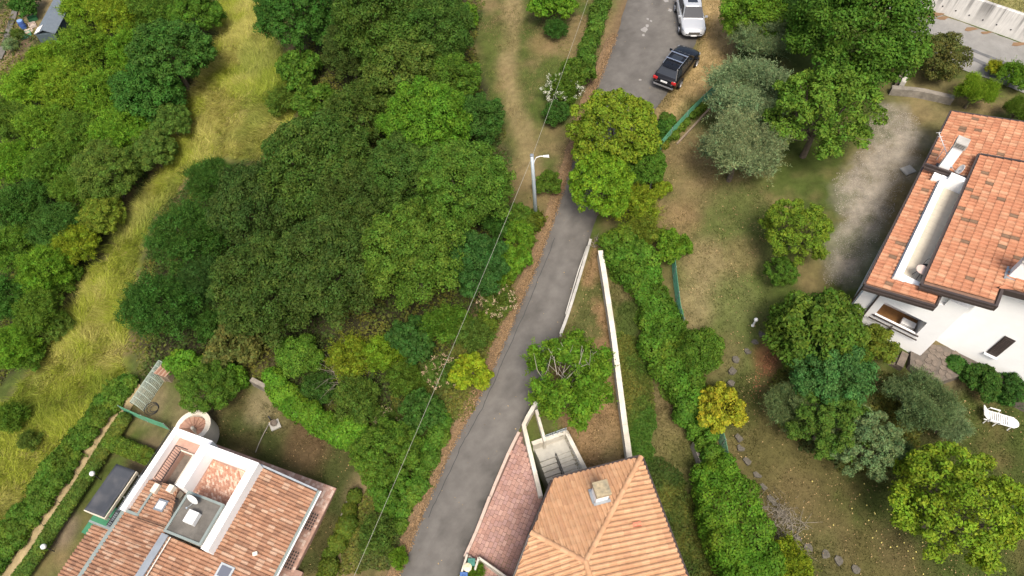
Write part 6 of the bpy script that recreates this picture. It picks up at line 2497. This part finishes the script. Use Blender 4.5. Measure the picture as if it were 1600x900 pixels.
pcs = [(.33, .195, .155), (.36, .215, .17), (.31, .18, .145), (.385, .24, .195), (.34, .21, .18), (.32, .195, .165)]
PVM = []
for s_ in ((.30, .20), (.20, .20)):
    for c4 in pcs:
        q = MB()
        q.box((0, 0, 0), (s_[0] - .012, s_[1] - .012, .05), 0, c4)
        PVM.append(q.mesh('paver', M_PAVER))
rz = math.atan2(d_[1], d_[0])
tilt = Matrix(((1, 0, 0), (0, 1, 0), (0, 0, 1)))
nrmv = Vector((-pln[0], -pln[1], 1)).normalized()
qrot = Vector((0, 0, 1)).rotation_difference(nrmv) @ Euler((0, 0, rz)).to_quaternion()
spots = []
rp = random.Random(8)
for j in range(-40, 41):
    a = -14 + rp.random() * .3
    while a < 14:
        ln = rp.choice((.30, .30, .20))
        c4 = o_ + d_ * (a + ln / 2) + n_ * (j * .20)
        if poly_sd(np.array([c4[0]]), np.array([c4[1]]), tpw)[0] < -.07:
            spots.append((c4, ln))
        a += ln
spots.sort(key=lambda q: np.hypot(q[0][0] - 0, q[0][1] - 9))
big = MB()
for i, (c4, ln) in enumerate(spots):
    z_ = tzf(*c4) - .022 + rp.random() * .006
    if i < 300:
        o = bpy.data.objects.new('paver', PVM[rp.randrange(6) + (0 if ln > .25 else 6)])
        COL.objects.link(o)
        o.parent = bed
        o.matrix_local = Matrix.LocRotScale(Vector((c4[0], c4[1], z_)), qrot, Vector((1, 1, 1)))
    else:
        big.box((c4[0], c4[1], z_), (ln - .012, .188, .05), rz, rp.choice(pcs))
if big.v:
    tag(big.build('paving_field', M_PAVER, bed), kind='stuff')
# pale kerb on the lane side
mb = MB()
kp_ = resample(GL([(811, 676), (796, 706), (772, 762), (745, 832), (727, 872)]), 12)
for i in range(11):
    a, b = kp_[i], kp_[i + 1]
    d4 = nrm((b - a)[:2])
    s_ = np.array([-d4[1], d4[0], 0]) * .08
    q = MB()
    za, zb4 = tzf(*a[:2]), tzf(*b[:2])
    g = np.array([d4[0], d4[1], 0]) * .005
    a, b = np.array([a[0], a[1], za]) + g, np.array([b[0], b[1], zb4]) - g
    hh = np.array([0, 0, .05 if i < 6 else .22])
    dn_ = np.array([0, 0, -.4])
    q.hexa([a - s_ + dn_, b - s_ + dn_, b + s_ + dn_, a + s_ + dn_, a - s_ + hh, b - s_ + hh, b + s_ + hh, a + s_ + hh])
    q.build('kerb_stone', mat('pinkish_kerb', (.44, .34, .28), .9, .15, 3, .2), te)

# sunken concrete steps
sp = G(856, 700)
ss_ = thing('sunken_stairs', 'sunken concrete stairs with landing beside the peach roof', 'stairs', tuple(sp))
zt0 = t1(sp[0], sp[1]) - .55
pA, pB, pC, pD = (P(835, 703, zt0), P(882, 686, zt0), P(903, 742, zt0), P(860, 756, zt0))
ax_ = (pB - pA)
ay_ = (pD - pA)


def sbox(mb, a, b, z):
    q = []
    for zz in z:
        for s_, t_2 in ((a[0], b[0]), (a[1], b[0]), (a[1], b[1]), (a[0], b[1])):
            w3 = pA + ax_ * s_ + ay_ * t_2
            q.append((w3[0], w3[1], zz))
    mb.hexa(q)


mb = MB()
sbox(mb, (0, 1), (0, .36), (zt0 - 2.5, zt0))
mb.build('landing', mat('pale_concrete', (.40, .385, .34), .92, .18, 2.5, .2, 30), ss_)
for k in range(9):
    q = MB()
    sbox(q, (0, .50), (.36 + k * .125, .36 + (k + 1) * .125), (zt0 - 2.8, zt0 - .17 * (k + 1)))
    q.build('stair_step', MATS['pale_concrete'], ss_)
for k in range(7):
    q = MB()
    sbox(q, (.54, 1), (.36 + k * .11, .36 + (k + 1) * .11 + .001), (zt0 - 2.8, zt0 - .07 * (k + 1)))
    q.build('ramp_step', MATS['pale_concrete'], ss_)
mb = MB()
w1 = pA + ax_ * .52 + ay_ * .34
w2 = pA + ax_ * .53 + ay_ * 1.25
mb.tube([(w1[0], w1[1], zt0 + .35), (w2[0], w2[1], zt0 - .5)], .025, 6)
mb.tube([(w1[0], w1[1], zt0 - .1), (w1[0], w1[1], zt0 + .35)], .025, 6)
mb.tube([(w2[0], w2[1], zt0 - 1.2), (w2[0], w2[1], zt0 - .5)], .025, 6)
mb.build('handrail', M_DARK, ss_)
mb = MB()
sbox(mb, (1.0, 1.12), (-.12, 1.6), (zt0 - 2.5, zt0 + .75))
sbox(mb, (-.05, 1.0), (-.12, 0), (zt0 - 2.5, zt0 + .72))
mb.build('side_wall', M_OLDW, ss_)
mb = MB()
for t_2 in np.linspace(-.05, .36, 3):
    pass
r1_ = pA + ax_ * .35 + ay_ * -.06
r2_ = pA + ax_ * 1.05 + ay_ * -.06
for dz in (.25, .5):
    mb.tube([(r1_[0], r1_[1], zt0 + .72 + dz), (r2_[0], r2_[1], zt0 + .75 + dz)], .02, 5)
for t_2 in np.linspace(0, 1, 6):
    w3 = r1_ + (r2_ - r1_) * t_2
    mb.tube([(w3[0], w3[1], zt0 + .7), (w3[0], w3[1], zt0 + 1.24)], .016, 5)
mb.build('railing', M_GALV, ss_)

# bins in their enclosure at the bottom
be = thing('bin_enclosure', 'low pale walled enclosure for bins at the bottom of the lane', 'enclosure', tuple(G(735, 890)))
gz = t1(*G(735, 890)[:2])
for a, b, w, h in (((730, 866), (718, 905), .10, .7), ((733, 869), (744, 877), .08, .5), ((748, 871), (742, 890), .10, .75), ((748, 871), (796, 905), .10, .75)):
    p1, p2 = P(*a, gz + h), P(*b, gz + h)
    d4 = nrm((p2 - p1)[:2])
    s_ = np.array([-d4[1], d4[0], 0]) * w / 2
    dn_ = np.array([0, 0, -h - 1.0])
    q = MB()
    q.hexa([p1 - s_ + dn_, p2 - s_ + dn_, p2 + s_ + dn_, p1 + s_ + dn_, p1 - s_, p2 - s_, p2 + s_, p1 + s_])
    q.build('wall_panel', M_OLDW, be)


def make_bin(label, px, py, c, r=.24, h=.75, roundb=False, name='waste_bin'):
    p = P(px, py, gz + h)
    root = thing(name, label, 'bin', (p[0], p[1], gz))
    mb = MB()
    m_ = mat('bin_' + name + str(px), c, .6, .1)
    if roundb:
        mb.lathe((p[0], p[1], gz), [(r * .8, 0), (r, h * .92)], 16)
    else:
        mb.hexa([(p[0] + x * r * k2, p[1] + y * r * k2, gz + z) for z, k2 in ((0, .8), (h * .92, 1)) for x, y in ((-1, -1), (1, -1), (1, 1), (-1, 1))])
    mb.build('bin_body', m_, root)
    mb = MB()
    if roundb:
        mb.lathe((p[0], p[1], gz + h * .92), [(r * 1.08, 0), (r * 1.08, .04), (r * .6, .09), (.04, .10)], 18)
    else:
        mb.box((p[0], p[1], gz + h * .92 + .03), (r * 2.15, r * 2.15, .06))
    mb.build('lid', m_, root, bevel=.015)
    mb = MB()
    mb.tube([(p[0] - .08, p[1], gz + h + .04), (p[0] - .06, p[1], gz + h + .09), (p[0] + .06, p[1], gz + h + .09), (p[0] + .08, p[1], gz + h + .04)], .012, 5)
    mb.build('handle', m_, root)


make_bin('green lidded bin in the pale enclosure by the lane', 736.5, 878, (.06, .19, .15), .17)
make_bin('round cream lidded bin between green and blue ones', 730.5, 886, (.72, .64, .42), .20, .8, True)
make_bin('blue bin at the bottom edge of the pale enclosure', 724.5, 900, (.06, .13, .32), .18)
plant('wild', 745, 896, 18, 'bright', 'bright leafy plant inside the bin enclosure')

# ------------------------------------------------------------------ net fences
def net_fence(label, pts, h, nposts, m=M_NET, g=.075, w=.022):
    pl = GL(pts, 0)
    root = thing('net_fence', label, 'fence', tuple(pl.mean(0)))
    ln = np.linalg.norm(np.diff(pl[:, :2], axis=0), axis=1).sum()
    n = int(ln / g)
    q_ = resample(pl, n + 1)
    zz = T(q_[:, 0], q_[:, 1])
    mb = MB()
    for i in range(n + 1):
        wv = .03 * math.sin(i * .7)
        mb.box((q_[i, 0], q_[i, 1], zz[i] + h / 2), (w, w, h + wv), .5)
    m_ = max(2, int(h / g))
    for k in range(m_ + 1):
        mb.tube([(q_[i, 0], q_[i, 1], zz[i] + h * k / m_) for i in range(0, n + 1, 4)], w * .55, 4)
    o = mb.build('net', m, root)
    for i in np.linspace(0, n, nposts).astype(int):
        p = MB()
        p.tube([(q_[i, 0], q_[i, 1], zz[i] - .3), (q_[i, 0], q_[i, 1], zz[i] + h + .06)], .03, 6)
        p.build('post', M_GUT, root)
    return root


net_fence('long green net fence between the car verge and the olive lawn', [(1146, 122), (1110, 152), (1075, 186), (1042, 222), (1022, 246)], 1.0, 6)
net_fence('short green net fence on the lawn edge below the cauliflower tree', [(1018, 262), (1014, 300)], 1.0, 2)
net_fence('green net fence along the lawn beside the ivy bank', [(1048, 398), (1052, 440), (1058, 490), (1064, 512)], 1.0, 4)
net_fence('green net fence beside the golden shrub', [(1118, 672), (1126, 700), (1132, 730)], 1.1, 3)
net_fence('green netting across the yard by the round stair', [(196, 644), (228, 658), (266, 672)], 1.0, 3)
wall('rail_edge', 'weathered timber edging along the olive lawn', [(1146, 130), (1106, 172), (1058, 224)], .12, .12, M_WOOD, cat='edging')

# ------------------------------------------------------------------ garden things
# sun lounger
lc = G(1551, 657)
hd = ground_heading((1543, 645), (1584, 660))
lg_ = thing('sun_lounger', 'white slatted plastic sun lounger on the grass near the white house', 'sun lounger', (lc[0], lc[1], lc[2]), None, hd)
mb = MB()
for s in (1, -1):
    mb.box((.12, s * .29, .34), (1.5, .05, .06))
fo = mb.build('frame', M_WHITEP, lg_, world=False, bevel=.01)
for k in range(12):
    q = MB()
    wd = .56 if k < 10 else (.50 if k == 10 else .38)
    q.box((-.38 + k * .105, 0, .36), (.072, wd, .025))
    q.build('slat', M_WHITEP, lg_, world=False)
mb = MB()
mb.lathe((.80, 0, .345), [(.27, 0), (.29, .015), (.27, .035)], 20)
mb.build('foot_end', M_WHITEP, lg_, world=False)
mb = MB()
for s in (1, -1):
    mb.tube([(-.42, s * .27, .36), (-.78, s * .27, .72)], .03, 6)
mb.tube([(-.78, -.30, .72), (-.78, .30, .72)], .035, 6)
bk = mb.build('backrest', M_WHITEP, lg_, world=False)
for k in range(4):
    q = MB()
    t_2 = .2 + .2 * k
    q.box((-.42 - .36 * t_2, 0, .36 + .36 * t_2), (.075, .52, .03))
    q.build('slat', M_WHITEP, bk, world=False)
for s in (1, -1):
    mb = MB()
    mb.tube([(-.42, s * .36, .34), (-.40, s * .36, .56), (.08, s * .36, .56), (.10, s * .34, .34)], .035, 6)
    mb.build('armrest', M_WHITEP, lg_, world=False)
    for x in (-.45, .02, .72):
        q = MB()
        q.tube([(x, s * .26, .34), (x - .04, s * .33, 0)], [.035, .028], 6)
        q.build('leg', M_WHITEP, lg_, world=False)
# garden bollard light
gl = G(1176, 509)
bo = thing('garden_light', 'small white bollard light standing on the dry lawn', 'lamp', tuple(gl))
mb = MB()
mb.lathe(tuple(gl), [(.09, 0), (.09, .03), (.055, .05), (.05, .55)], 12)
mb.build('post', M_WHITEP, bo, smooth=False)
mb = MB()
mb.lathe((gl[0], gl[1], gl[2] + .55), [(.06, 0), (.11, .05), (.12, .10), (.09, .17), (.02, .20)], 14)
mb.build('lamp_head', M_WHITEP, bo, smooth=True)
# globe lamps in the clipped hedge
for px, py, lab in ((144, 740, 'upper white globe lamp rising from the clipped hedge'), (68, 854, 'lower white globe lamp rising from the clipped hedge')):
    p = G(px, py, 1.15)
    g0 = t1(p[0], p[1])
    r_ = thing('globe_lamp', lab, 'lamp', (p[0], p[1], g0), 'globe lamps along the path hedge')
    mb = MB()
    mb.tube([(p[0], p[1], g0), (p[0], p[1], g0 + 1.0)], .03, 7)
    mb.build('post', M_DARK, r_)
    mb = MB()
    mb.lathe((p[0], p[1], g0 + 1.0), [(.05, 0), (.13, .05), (.165, .15), (.13, .26), (.05, .31)], 16)
    mb.build('globe', M_WHITEP, r_, smooth=True)
# stakes along the path
for i, (px, py) in enumerate([(163, 706), (130, 748), (100, 790), (76, 826)]):
    p = G(px, py)
    mb = MB()
    mb.tube([p, p + np.array([.03, .02, .7])], .022, 5)
    mb.tube([p + np.array([.03, .02, .68]), p + np.array([-.5, .35, .45])], .010, 4)
    tag(mb.build('fence_stake', M_DARK), ['topmost', 'second from top', 'third from top', 'lowest'][i] + ' thin dark stake between dirt path and clipped hedge', 'stake', 'stakes along the dirt path')
# stepping stones
rs = random.Random(4)
STN = [(1238, 464), (1228, 478), (1215, 492), (1200, 506), (1190, 522), (1181, 534), (1168, 549), (1150, 562), (1145, 580), (1142, 598), (1155, 684), (1158, 700), (1168, 720), (1184, 742), (1194, 760), (1206, 778), (1212, 786), (1220, 800), (1236, 824), (1246, 840), (1264, 856), (1290, 866), (1310, 876), (1336, 890)]
ORD = ['first', 'second', 'third', 'fourth', 'fifth', 'sixth', 'seventh', 'eighth', 'ninth', 'tenth', 'eleventh', 'twelfth']
for i, (px, py) in enumerate(STN):
    p = G(px, py)
    k = rs.randint(6, 8)
    q = MB()
    ring = [(p[0] + rs.uniform(.15, .28) * math.cos(6.283 * j / k), p[1] + rs.uniform(.15, .28) * math.sin(6.283 * j / k)) for j in range(k)]
    q.prism(ring, p[2] - .1, p[2] + .05)
    tag(q.build('stepping_stone', M_STEP), ('%s grey stepping stone of the garden line counted from the gravel end' % ORD[i]) if i < 12 else ('%s grey stepping stone of the garden line counted from the bottom end' % ORD[len(STN) - 1 - i]), 'stone', 'stepping stones of the right-hand lawn')
# fallen fruit
FR = [(1301, 820), (1342, 773), (1353, 789), (1365, 801), (1356, 813), (1366, 803), (1368, 830), (1362, 840), (1376, 848), (1397, 825), (1391, 804), (1404, 835), (1411, 848), (1412, 825), (1400, 854), (1390, 855), (1417, 861), (1436, 831), (1430, 862), (1425, 872), (1441, 897), (1349, 756), (1268, 752), (1385, 796), (1440, 848), (1386, 762), (1410, 806), (1330, 795)]
qm = None
for i, (px, py) in enumerate(FR):
    p = G(px, py)
    if qm is None:
        mb = MB()
        mb.lathe((0, 0, 0), [(.010, 0), (.028, .006), (.036, .028), (.029, .052), (.011, .060), (.005, .053)], 10)
        qm = mb.mesh('fallen_fruit', mat('yellow_fruit', (.62, .52, .16), .5, .15), True)
    o = link('fallen_fruit', qm)
    o.location = (p[0], p[1], p[2] + .03)
    o.rotation_euler = (rs.random(), rs.random(), rs.random())
    tag(o, 'pale yellow fallen fruit on the lower right lawn', 'fruit', 'fallen fruit under the fruit trees')
# inspection cover on the gravel
p = G(1418, 267)
mb = MB()
mb.box((p[0], p[1], p[2] + .06), (.75, .6, .10), .4)
mb.box((p[0], p[1], p[2] + .115), (.62, .48, .02), .4)
tag(mb.build('inspection_cover', M_CONC), 'square concrete inspection cover on the grass beside the gravel', 'cover')
# well head on the dark lawn and the hose
p = G(427, 661)
wl = thing('garden_tap', 'dark garden tap post with a stone basin on the dark lawn', 'garden tap', tuple(p))
mb = MB()
mb.box((p[0] + .15, p[1] - .15, p[2] + .05), (.6, .6, .12), .5)
mb.build('stone_base', M_CONC, wl)
mb = MB()
mb.lathe((p[0] + .12, p[1] - .12, p[2] + .1), [(.12, 0), (.20, .12), (.22, .22), (.17, .22), (.13, .14)], 14)
mb.build('basin', M_STONE, wl)
mb = MB()
mb.tube([(p[0] - .1, p[1] + .1, p[2]), (p[0] - .1, p[1] + .1, p[2] + .75), (p[0] + .02, p[1], p[2] + .72)], .045, 7)
mb.build('tap_post', M_DARK, wl)
hp = GL([(422, 662), (412, 680), (405, 695), (400, 708)])
mb = MB()
mb.tube([(a[0], a[1], a[2] + .10) for a in resample(hp, 10)], .03, 5)
tag(mb.build('stone_edging', M_OLDS), 'pale edging line running from the garden tap to the patio', 'edging')

# ------------------------------------------------------------------ covered gazebo left of the terrace house
cv = thing('covered_pavilion', 'long pavilion under a dark grey cover beside the terrace house', 'pavilion', tuple(luv(12.9, 4.4, -10.1)))
mb = MB()
zt4 = -7.95
nu, nv4 = 8, 14
vs, fs = [], []
rg = np.random.default_rng(3)
for i in range(nu + 1):
    for j in range(nv4 + 1):
        u_ = 12.15 + 1.42 * i / nu
        v_ = 2.92 + 2.93 * j / nv4
        sg = -.10 * math.sin(math.pi * i / nu) * math.sin(math.pi * j / nv4) + .012 * rg.normal()
        vs.append(luv(u_, v_, zt4 + sg - .10 * i / nu))
for i in range(nu):
    for j in range(nv4):
        a = i * (nv4 + 1) + j
        fs.append((a, a + 1, a + nv4 + 2, a + nv4 + 1))
mb.add(vs, fs)
o = mb.build('cover', M_SLATE, cv, smooth=True)
md = o.modifiers.new('thick', 'SOLIDIFY')
md.thickness = .05
mb = MB()
lbox(mb, (12.12, 13.6), (5.84, 5.90), (-8.35, -8.05))
lbox(mb, (12.10, 12.16), (2.92, 5.86), (-8.25, -8.02))
mb.build('edge_beam', M_CREAM, cv)
for u_, v_ in ((12.2, 3.0), (13.5, 3.0), (12.2, 5.75), (13.5, 5.75), (12.2, 4.4), (13.5, 4.4)):
    q = MB()
    q.tube([luv(u_, v_, -10.6), luv(u_, v_, zt4 - .08)], .05, 6)
    q.build('post', M_WHITEP, cv)
mb = MB()
lbox(mb, (11.6, 13.9), (5.0, 6.9), (-10.6, -9.55))
tag(mb.build('green_mat', mat('green_carpet', (.05, .19, .10), .95, .15)), 'green matting at the lower end of the covered pavilion', 'mat')
# glazed lean-to between pavilion and house
gz_ = thing('glazed_canopy', 'narrow glazed canopy between the dark pavilion and the terrace house', 'canopy', tuple(luv(11.4, 4.5, -10)))
for k in range(6):
    q = MB()
    lbox(q, (10.95, 11.75), (3.0 + k * .58, 3.0 + k * .58 + .55), (-8.05, -8.02))
    q.build('pane', mat('grey_glass', (.20, .22, .22), .2, .1, spec=.6), gz_)
for k in range(7):
    q = MB()
    lbox(q, (10.9, 11.8), (2.965 + k * .58, 2.995 + k * .58), (-8.1, -7.98))
    q.build('glazing_bar', M_DARK, gz_)
for u_, v_ in ((10.95, 3.0), (11.75, 3.0), (10.95, 6.4), (11.75, 6.4)):
    q = MB()
    q.tube([luv(u_, v_, -10.6), luv(u_, v_, -8.06)], .04, 6)
    q.build('post', M_DARK, gz_)
# brick yard below
yd = thing('brick_yard', 'worn pinkish brick yard beside the lower porch roof', 'paving', tuple(luv(12.5, 8, -10.3)))
mb = MB()
lbox(mb, (11.2, 13.3), (6.9, 11.5), (-11.5, -10.02))
yb = mb.build('yard_bed', mat('dusty_bed', (.21, .155, .12), .95, .25), yd)
ry = random.Random(12)
ybm = []
for c4 in ((.36, .24, .19), (.30, .20, .16), (.40, .29, .235), (.25, .17, .135)):
    q = MB()
    q.box((0, 0, 0), (.24, .12, .03), 0, c4)
    ybm.append(q.mesh('brick', M_PAVER))
for i in range(240):
    u_, v_ = 11.3 + .255 * (i % 8), 7.0 + .135 * (i // 8)
    if ry.random() < .35:
        continue
    o = bpy.data.objects.new('brick', ry.choice(ybm))
    COL.objects.link(o)
    o.parent = yb
    o.matrix_local = Matrix.LocRotScale(Vector(luv(u_ + .12, v_ + .06, -10.012)), Euler((0, 0, math.atan2(LU[1], LU[0]))), Vector((1, 1, 1)))

# ------------------------------------------------------------------ chicken run and coop
ck = G(257, 592)
cr = thing('chicken_coop', 'small coop with a ribbed brown tile roof beside the wire run', 'coop', tuple(ck))
cc4 = G(258, 577, .9)
gz4 = t1(cc4[0], cc4[1])
ca_ = math.atan2(LV[1], LV[0])
ux, uy = np.array([math.cos(ca_), math.sin(ca_), 0]), np.array([-math.sin(ca_), math.cos(ca_), 0])
mb = MB()
mb.obox((cc4[0], cc4[1], gz4), ux, uy, ZU, (-.42, .42), (-.38, .38), (-.4, .72))
mb.build('coop_body', M_WOOD, cr)
for k in range(7):
    q = MB()
    y0 = -.45 + k * .13
    q.hexa([cc4 * np.array([1, 1, 0]) + ux * a + uy * b + np.array([0, 0, gz4 + z_]) for z_o in (0, .05) for a, b, z_ in ((-.52, y0, .80 + z_o), (.52, y0, .98 + z_o), (.52, y0 + .105, .98 + z_o), (-.52, y0 + .105, .80 + z_o))], (.30, .155, .10) if k % 2 else (.40, .26, .19))
    q.build('roof_strip', M_TILE, cr)
run = thing('wire_run', 'long arched wire chicken run beside the coop', 'chicken run', tuple(G(232, 600)))
rp0, rp1 = G(256, 570, .4), G(212, 634, .4)
M_WIRE = mat('wire', (.34, .40, .34), .6, .1)
dr = (rp1 - rp0) * np.array([1, 1, 0])
sdv = nrm(np.array([-dr[1], dr[0], 0]))
for k in range(9):
    q = MB()
    c4 = rp0 + dr * k / 8
    g0 = t1(c4[0], c4[1])
    q.tube([(c4[0] + sdv[0] * .55 * math.cos(a), c4[1] + sdv[1] * .55 * math.cos(a), g0 - .05 + .95 * math.sin(a)) for a in np.linspace(0, math.pi, 9)], .022, 5)
    q.build('hoop', M_WIRE, run)
mb = MB()
for a in np.linspace(.05, math.pi - .05, 22):
    pts = []
    for k in range(9):
        c4 = rp0 + dr * k / 8
        g0 = t1(c4[0], c4[1])
        pts.append((c4[0] + sdv[0] * .55 * math.cos(a), c4[1] + sdv[1] * .55 * math.cos(a), g0 - .05 + .95 * math.sin(a)))
    mb.tube(pts, .009, 4)
for k in range(60):
    c4 = rp0 + dr * k / 59
    g0 = t1(c4[0], c4[1])
    mb.tube([(c4[0] + sdv[0] * .55 * math.cos(a), c4[1] + sdv[1] * .55 * math.cos(a), g0 - .05 + .95 * math.sin(a)) for a in np.linspace(0, math.pi, 7)], .008, 4, cap=False)
mb.build('wire_mesh', M_WIRE, run)
mb = MB()
a4, b4 = G(236, 573, .5), G(259, 597, .5)
mb.tube([a4, b4], .03, 5)
tag(mb.build('timber_pole', M_WOOD), 'pale pole leaning across the wire run by the coop', 'pole')
hs = G(238, 640)
mb = MB()
for k in range(3):
    r4 = .45 - .1 * k
    mb.tube([(hs[0] + r4 * math.cos(t) + .1 * k, hs[1] + r4 * math.sin(t), t1(hs[0], hs[1]) + .14 + .02 * k) for t in np.linspace(0, 6.1, 24)], .022, 5)
tag(mb.build('garden_hose', M_DARK), 'dark hose coiled on the earth below the wire run', 'hose')

# ------------------------------------------------------------------ shed and clutter at the top left
sh = thing('grey_shed', 'shed with a dark grey gable roof at the top left corner', 'shed', tuple(G(75, 40)))
zr0 = t1(*G(75, 40)[:2]) + 2.0
r0, r1 = P(66, 47, zr0), P(90, 2, zr0)
dS = nrm((r1 - r0) * np.array([1, 1, 0]))
sS = np.array([-dS[1], dS[0], 0])
if sS[0] > 0:
    sS = -sS
r1 = r1 + dS * 2
mb = MB()
hw = .95
for s in (1, -1):
    a, b = r0, r1
    lo_ = np.array([0, 0, -.42])
    th_ = np.array([0, 0, -.05])
    q = [a + th_, b + th_, b + sS * s * hw + lo_ + th_, a + sS * s * hw + lo_ + th_, a, b, b + sS * s * hw + lo_, a + sS * s * hw + lo_]
    m5 = MB()
    m5.hexa(q if s > 0 else q[4:] + q[:4])
    m5.build('roof_panel', mat('grey_roof_sheet', (.13, .155, .18), .6, .12), sh)
mb = MB()
q = [r0 + sS * k + np.array([0, 0, z_]) for k, z_ in ((-.85, -2.2), (.85, -2.2))] + [r1 + sS * k + np.array([0, 0, z_]) for k, z_ in ((.85, -2.2), (-.85, -2.2))]
q2 = [r0 + sS * k + np.array([0, 0, -.45]) for k in (-.85, .85)] + [r1 + sS * k + np.array([0, 0, -.45]) for k in (.85, -.85)]
mb.hexa(q + q2)
mb.build('shed_wall', mat('dark_grey_wall', (.07, .095, .11), .7, .1), sh)
m5 = MB()
u4 = np.array([0, 0, .03])
q = [r0 + sS * .30 + np.array([0, 0, -.11]), r0 + dS * 1.0 + sS * .30 + np.array([0, 0, -.11]), r0 + dS * 1.0 + sS * .97 + np.array([0, 0, -.405]), r0 + sS * .97 + np.array([0, 0, -.405])]
m5.hexa(q + [k + u4 for k in q])
m5.build('white_panel', M_WHITEP, sh)
p = G(39, 45)
bl_ = thing('blue_barrel', 'blue plastic barrel lying on the earth near the grey shed', 'barrel', tuple(p))
mb = MB()
mb.lathe(tuple(p), [(.26, 0), (.30, .12), (.29, .3), (.31, .45), (.29, .6), (.30, .78), (.27, .9)], 16)
mb.build('barrel_body', mat('blue_plastic', (.05, .10, .30), .5, .1), bl_)
mb = MB()
mb.lathe((p[0], p[1], p[2] + .9), [(.27, 0), (.27, .03), (.20, .035)], 16)
mb.build('rim', mat('pale_blue', (.18, .30, .55), .5, .1), bl_)
for px, py, c4, lab, sz in ((53, 32, (.05, .20, .08), 'green crate beside the grey shed', (.8, .55, .45)), (42, 57, (.10, .30, .20), 'teal crate below the blue barrel', (.95, .6, .4)), (52, 41, (.45, .38, .33), 'pale board box between crate and barrel', (.6, .7, .3)), (46, 50, (.6, .5, .42), 'light rubbish sack beside the blue barrel', (.7, .4, .25))):
    p = G(px, py)
    r_ = thing('crate' if 'crate' in lab else 'box', lab, 'crate' if 'crate' in lab else 'box', tuple(p))
    m4 = mat('crate' + str(px), c4, .7, .15)
    mb = MB()
    mb.box((p[0], p[1], p[2] + sz[2] * .1), (sz[0], sz[1], sz[2] * .2), .6)
    mb.build('base', m4, r_)
    ca_, sa_ = math.cos(.6), math.sin(.6)
    for a, b, wx, wy in ((sz[0] / 2, 0, .05, sz[1]), (-sz[0] / 2, 0, .05, sz[1]), (0, sz[1] / 2, sz[0] - .06, .05), (0, -sz[1] / 2, sz[0] - .06, .05)):
        q = MB()
        q.box((p[0] + a * ca_ - b * sa_, p[1] + a * sa_ + b * ca_, p[2] + sz[2] * .55), (wx, wy, sz[2] * .7), .6)
        q.build('side_panel', m4, r_)
# dark ditch line beside the shed
mb = MB()
TR = GL([(28, 10), (18, 40), (8, 70), (0, 95)])
strip('track', offs(resample(TR, 20), .35), offs(resample(TR, 20), -.35), 40, 4, .16, lambda x, y, f: np.full(x.shape + (3,), .13) * np.array([1, .95, .85]), M_GROUND, jitter=.12)
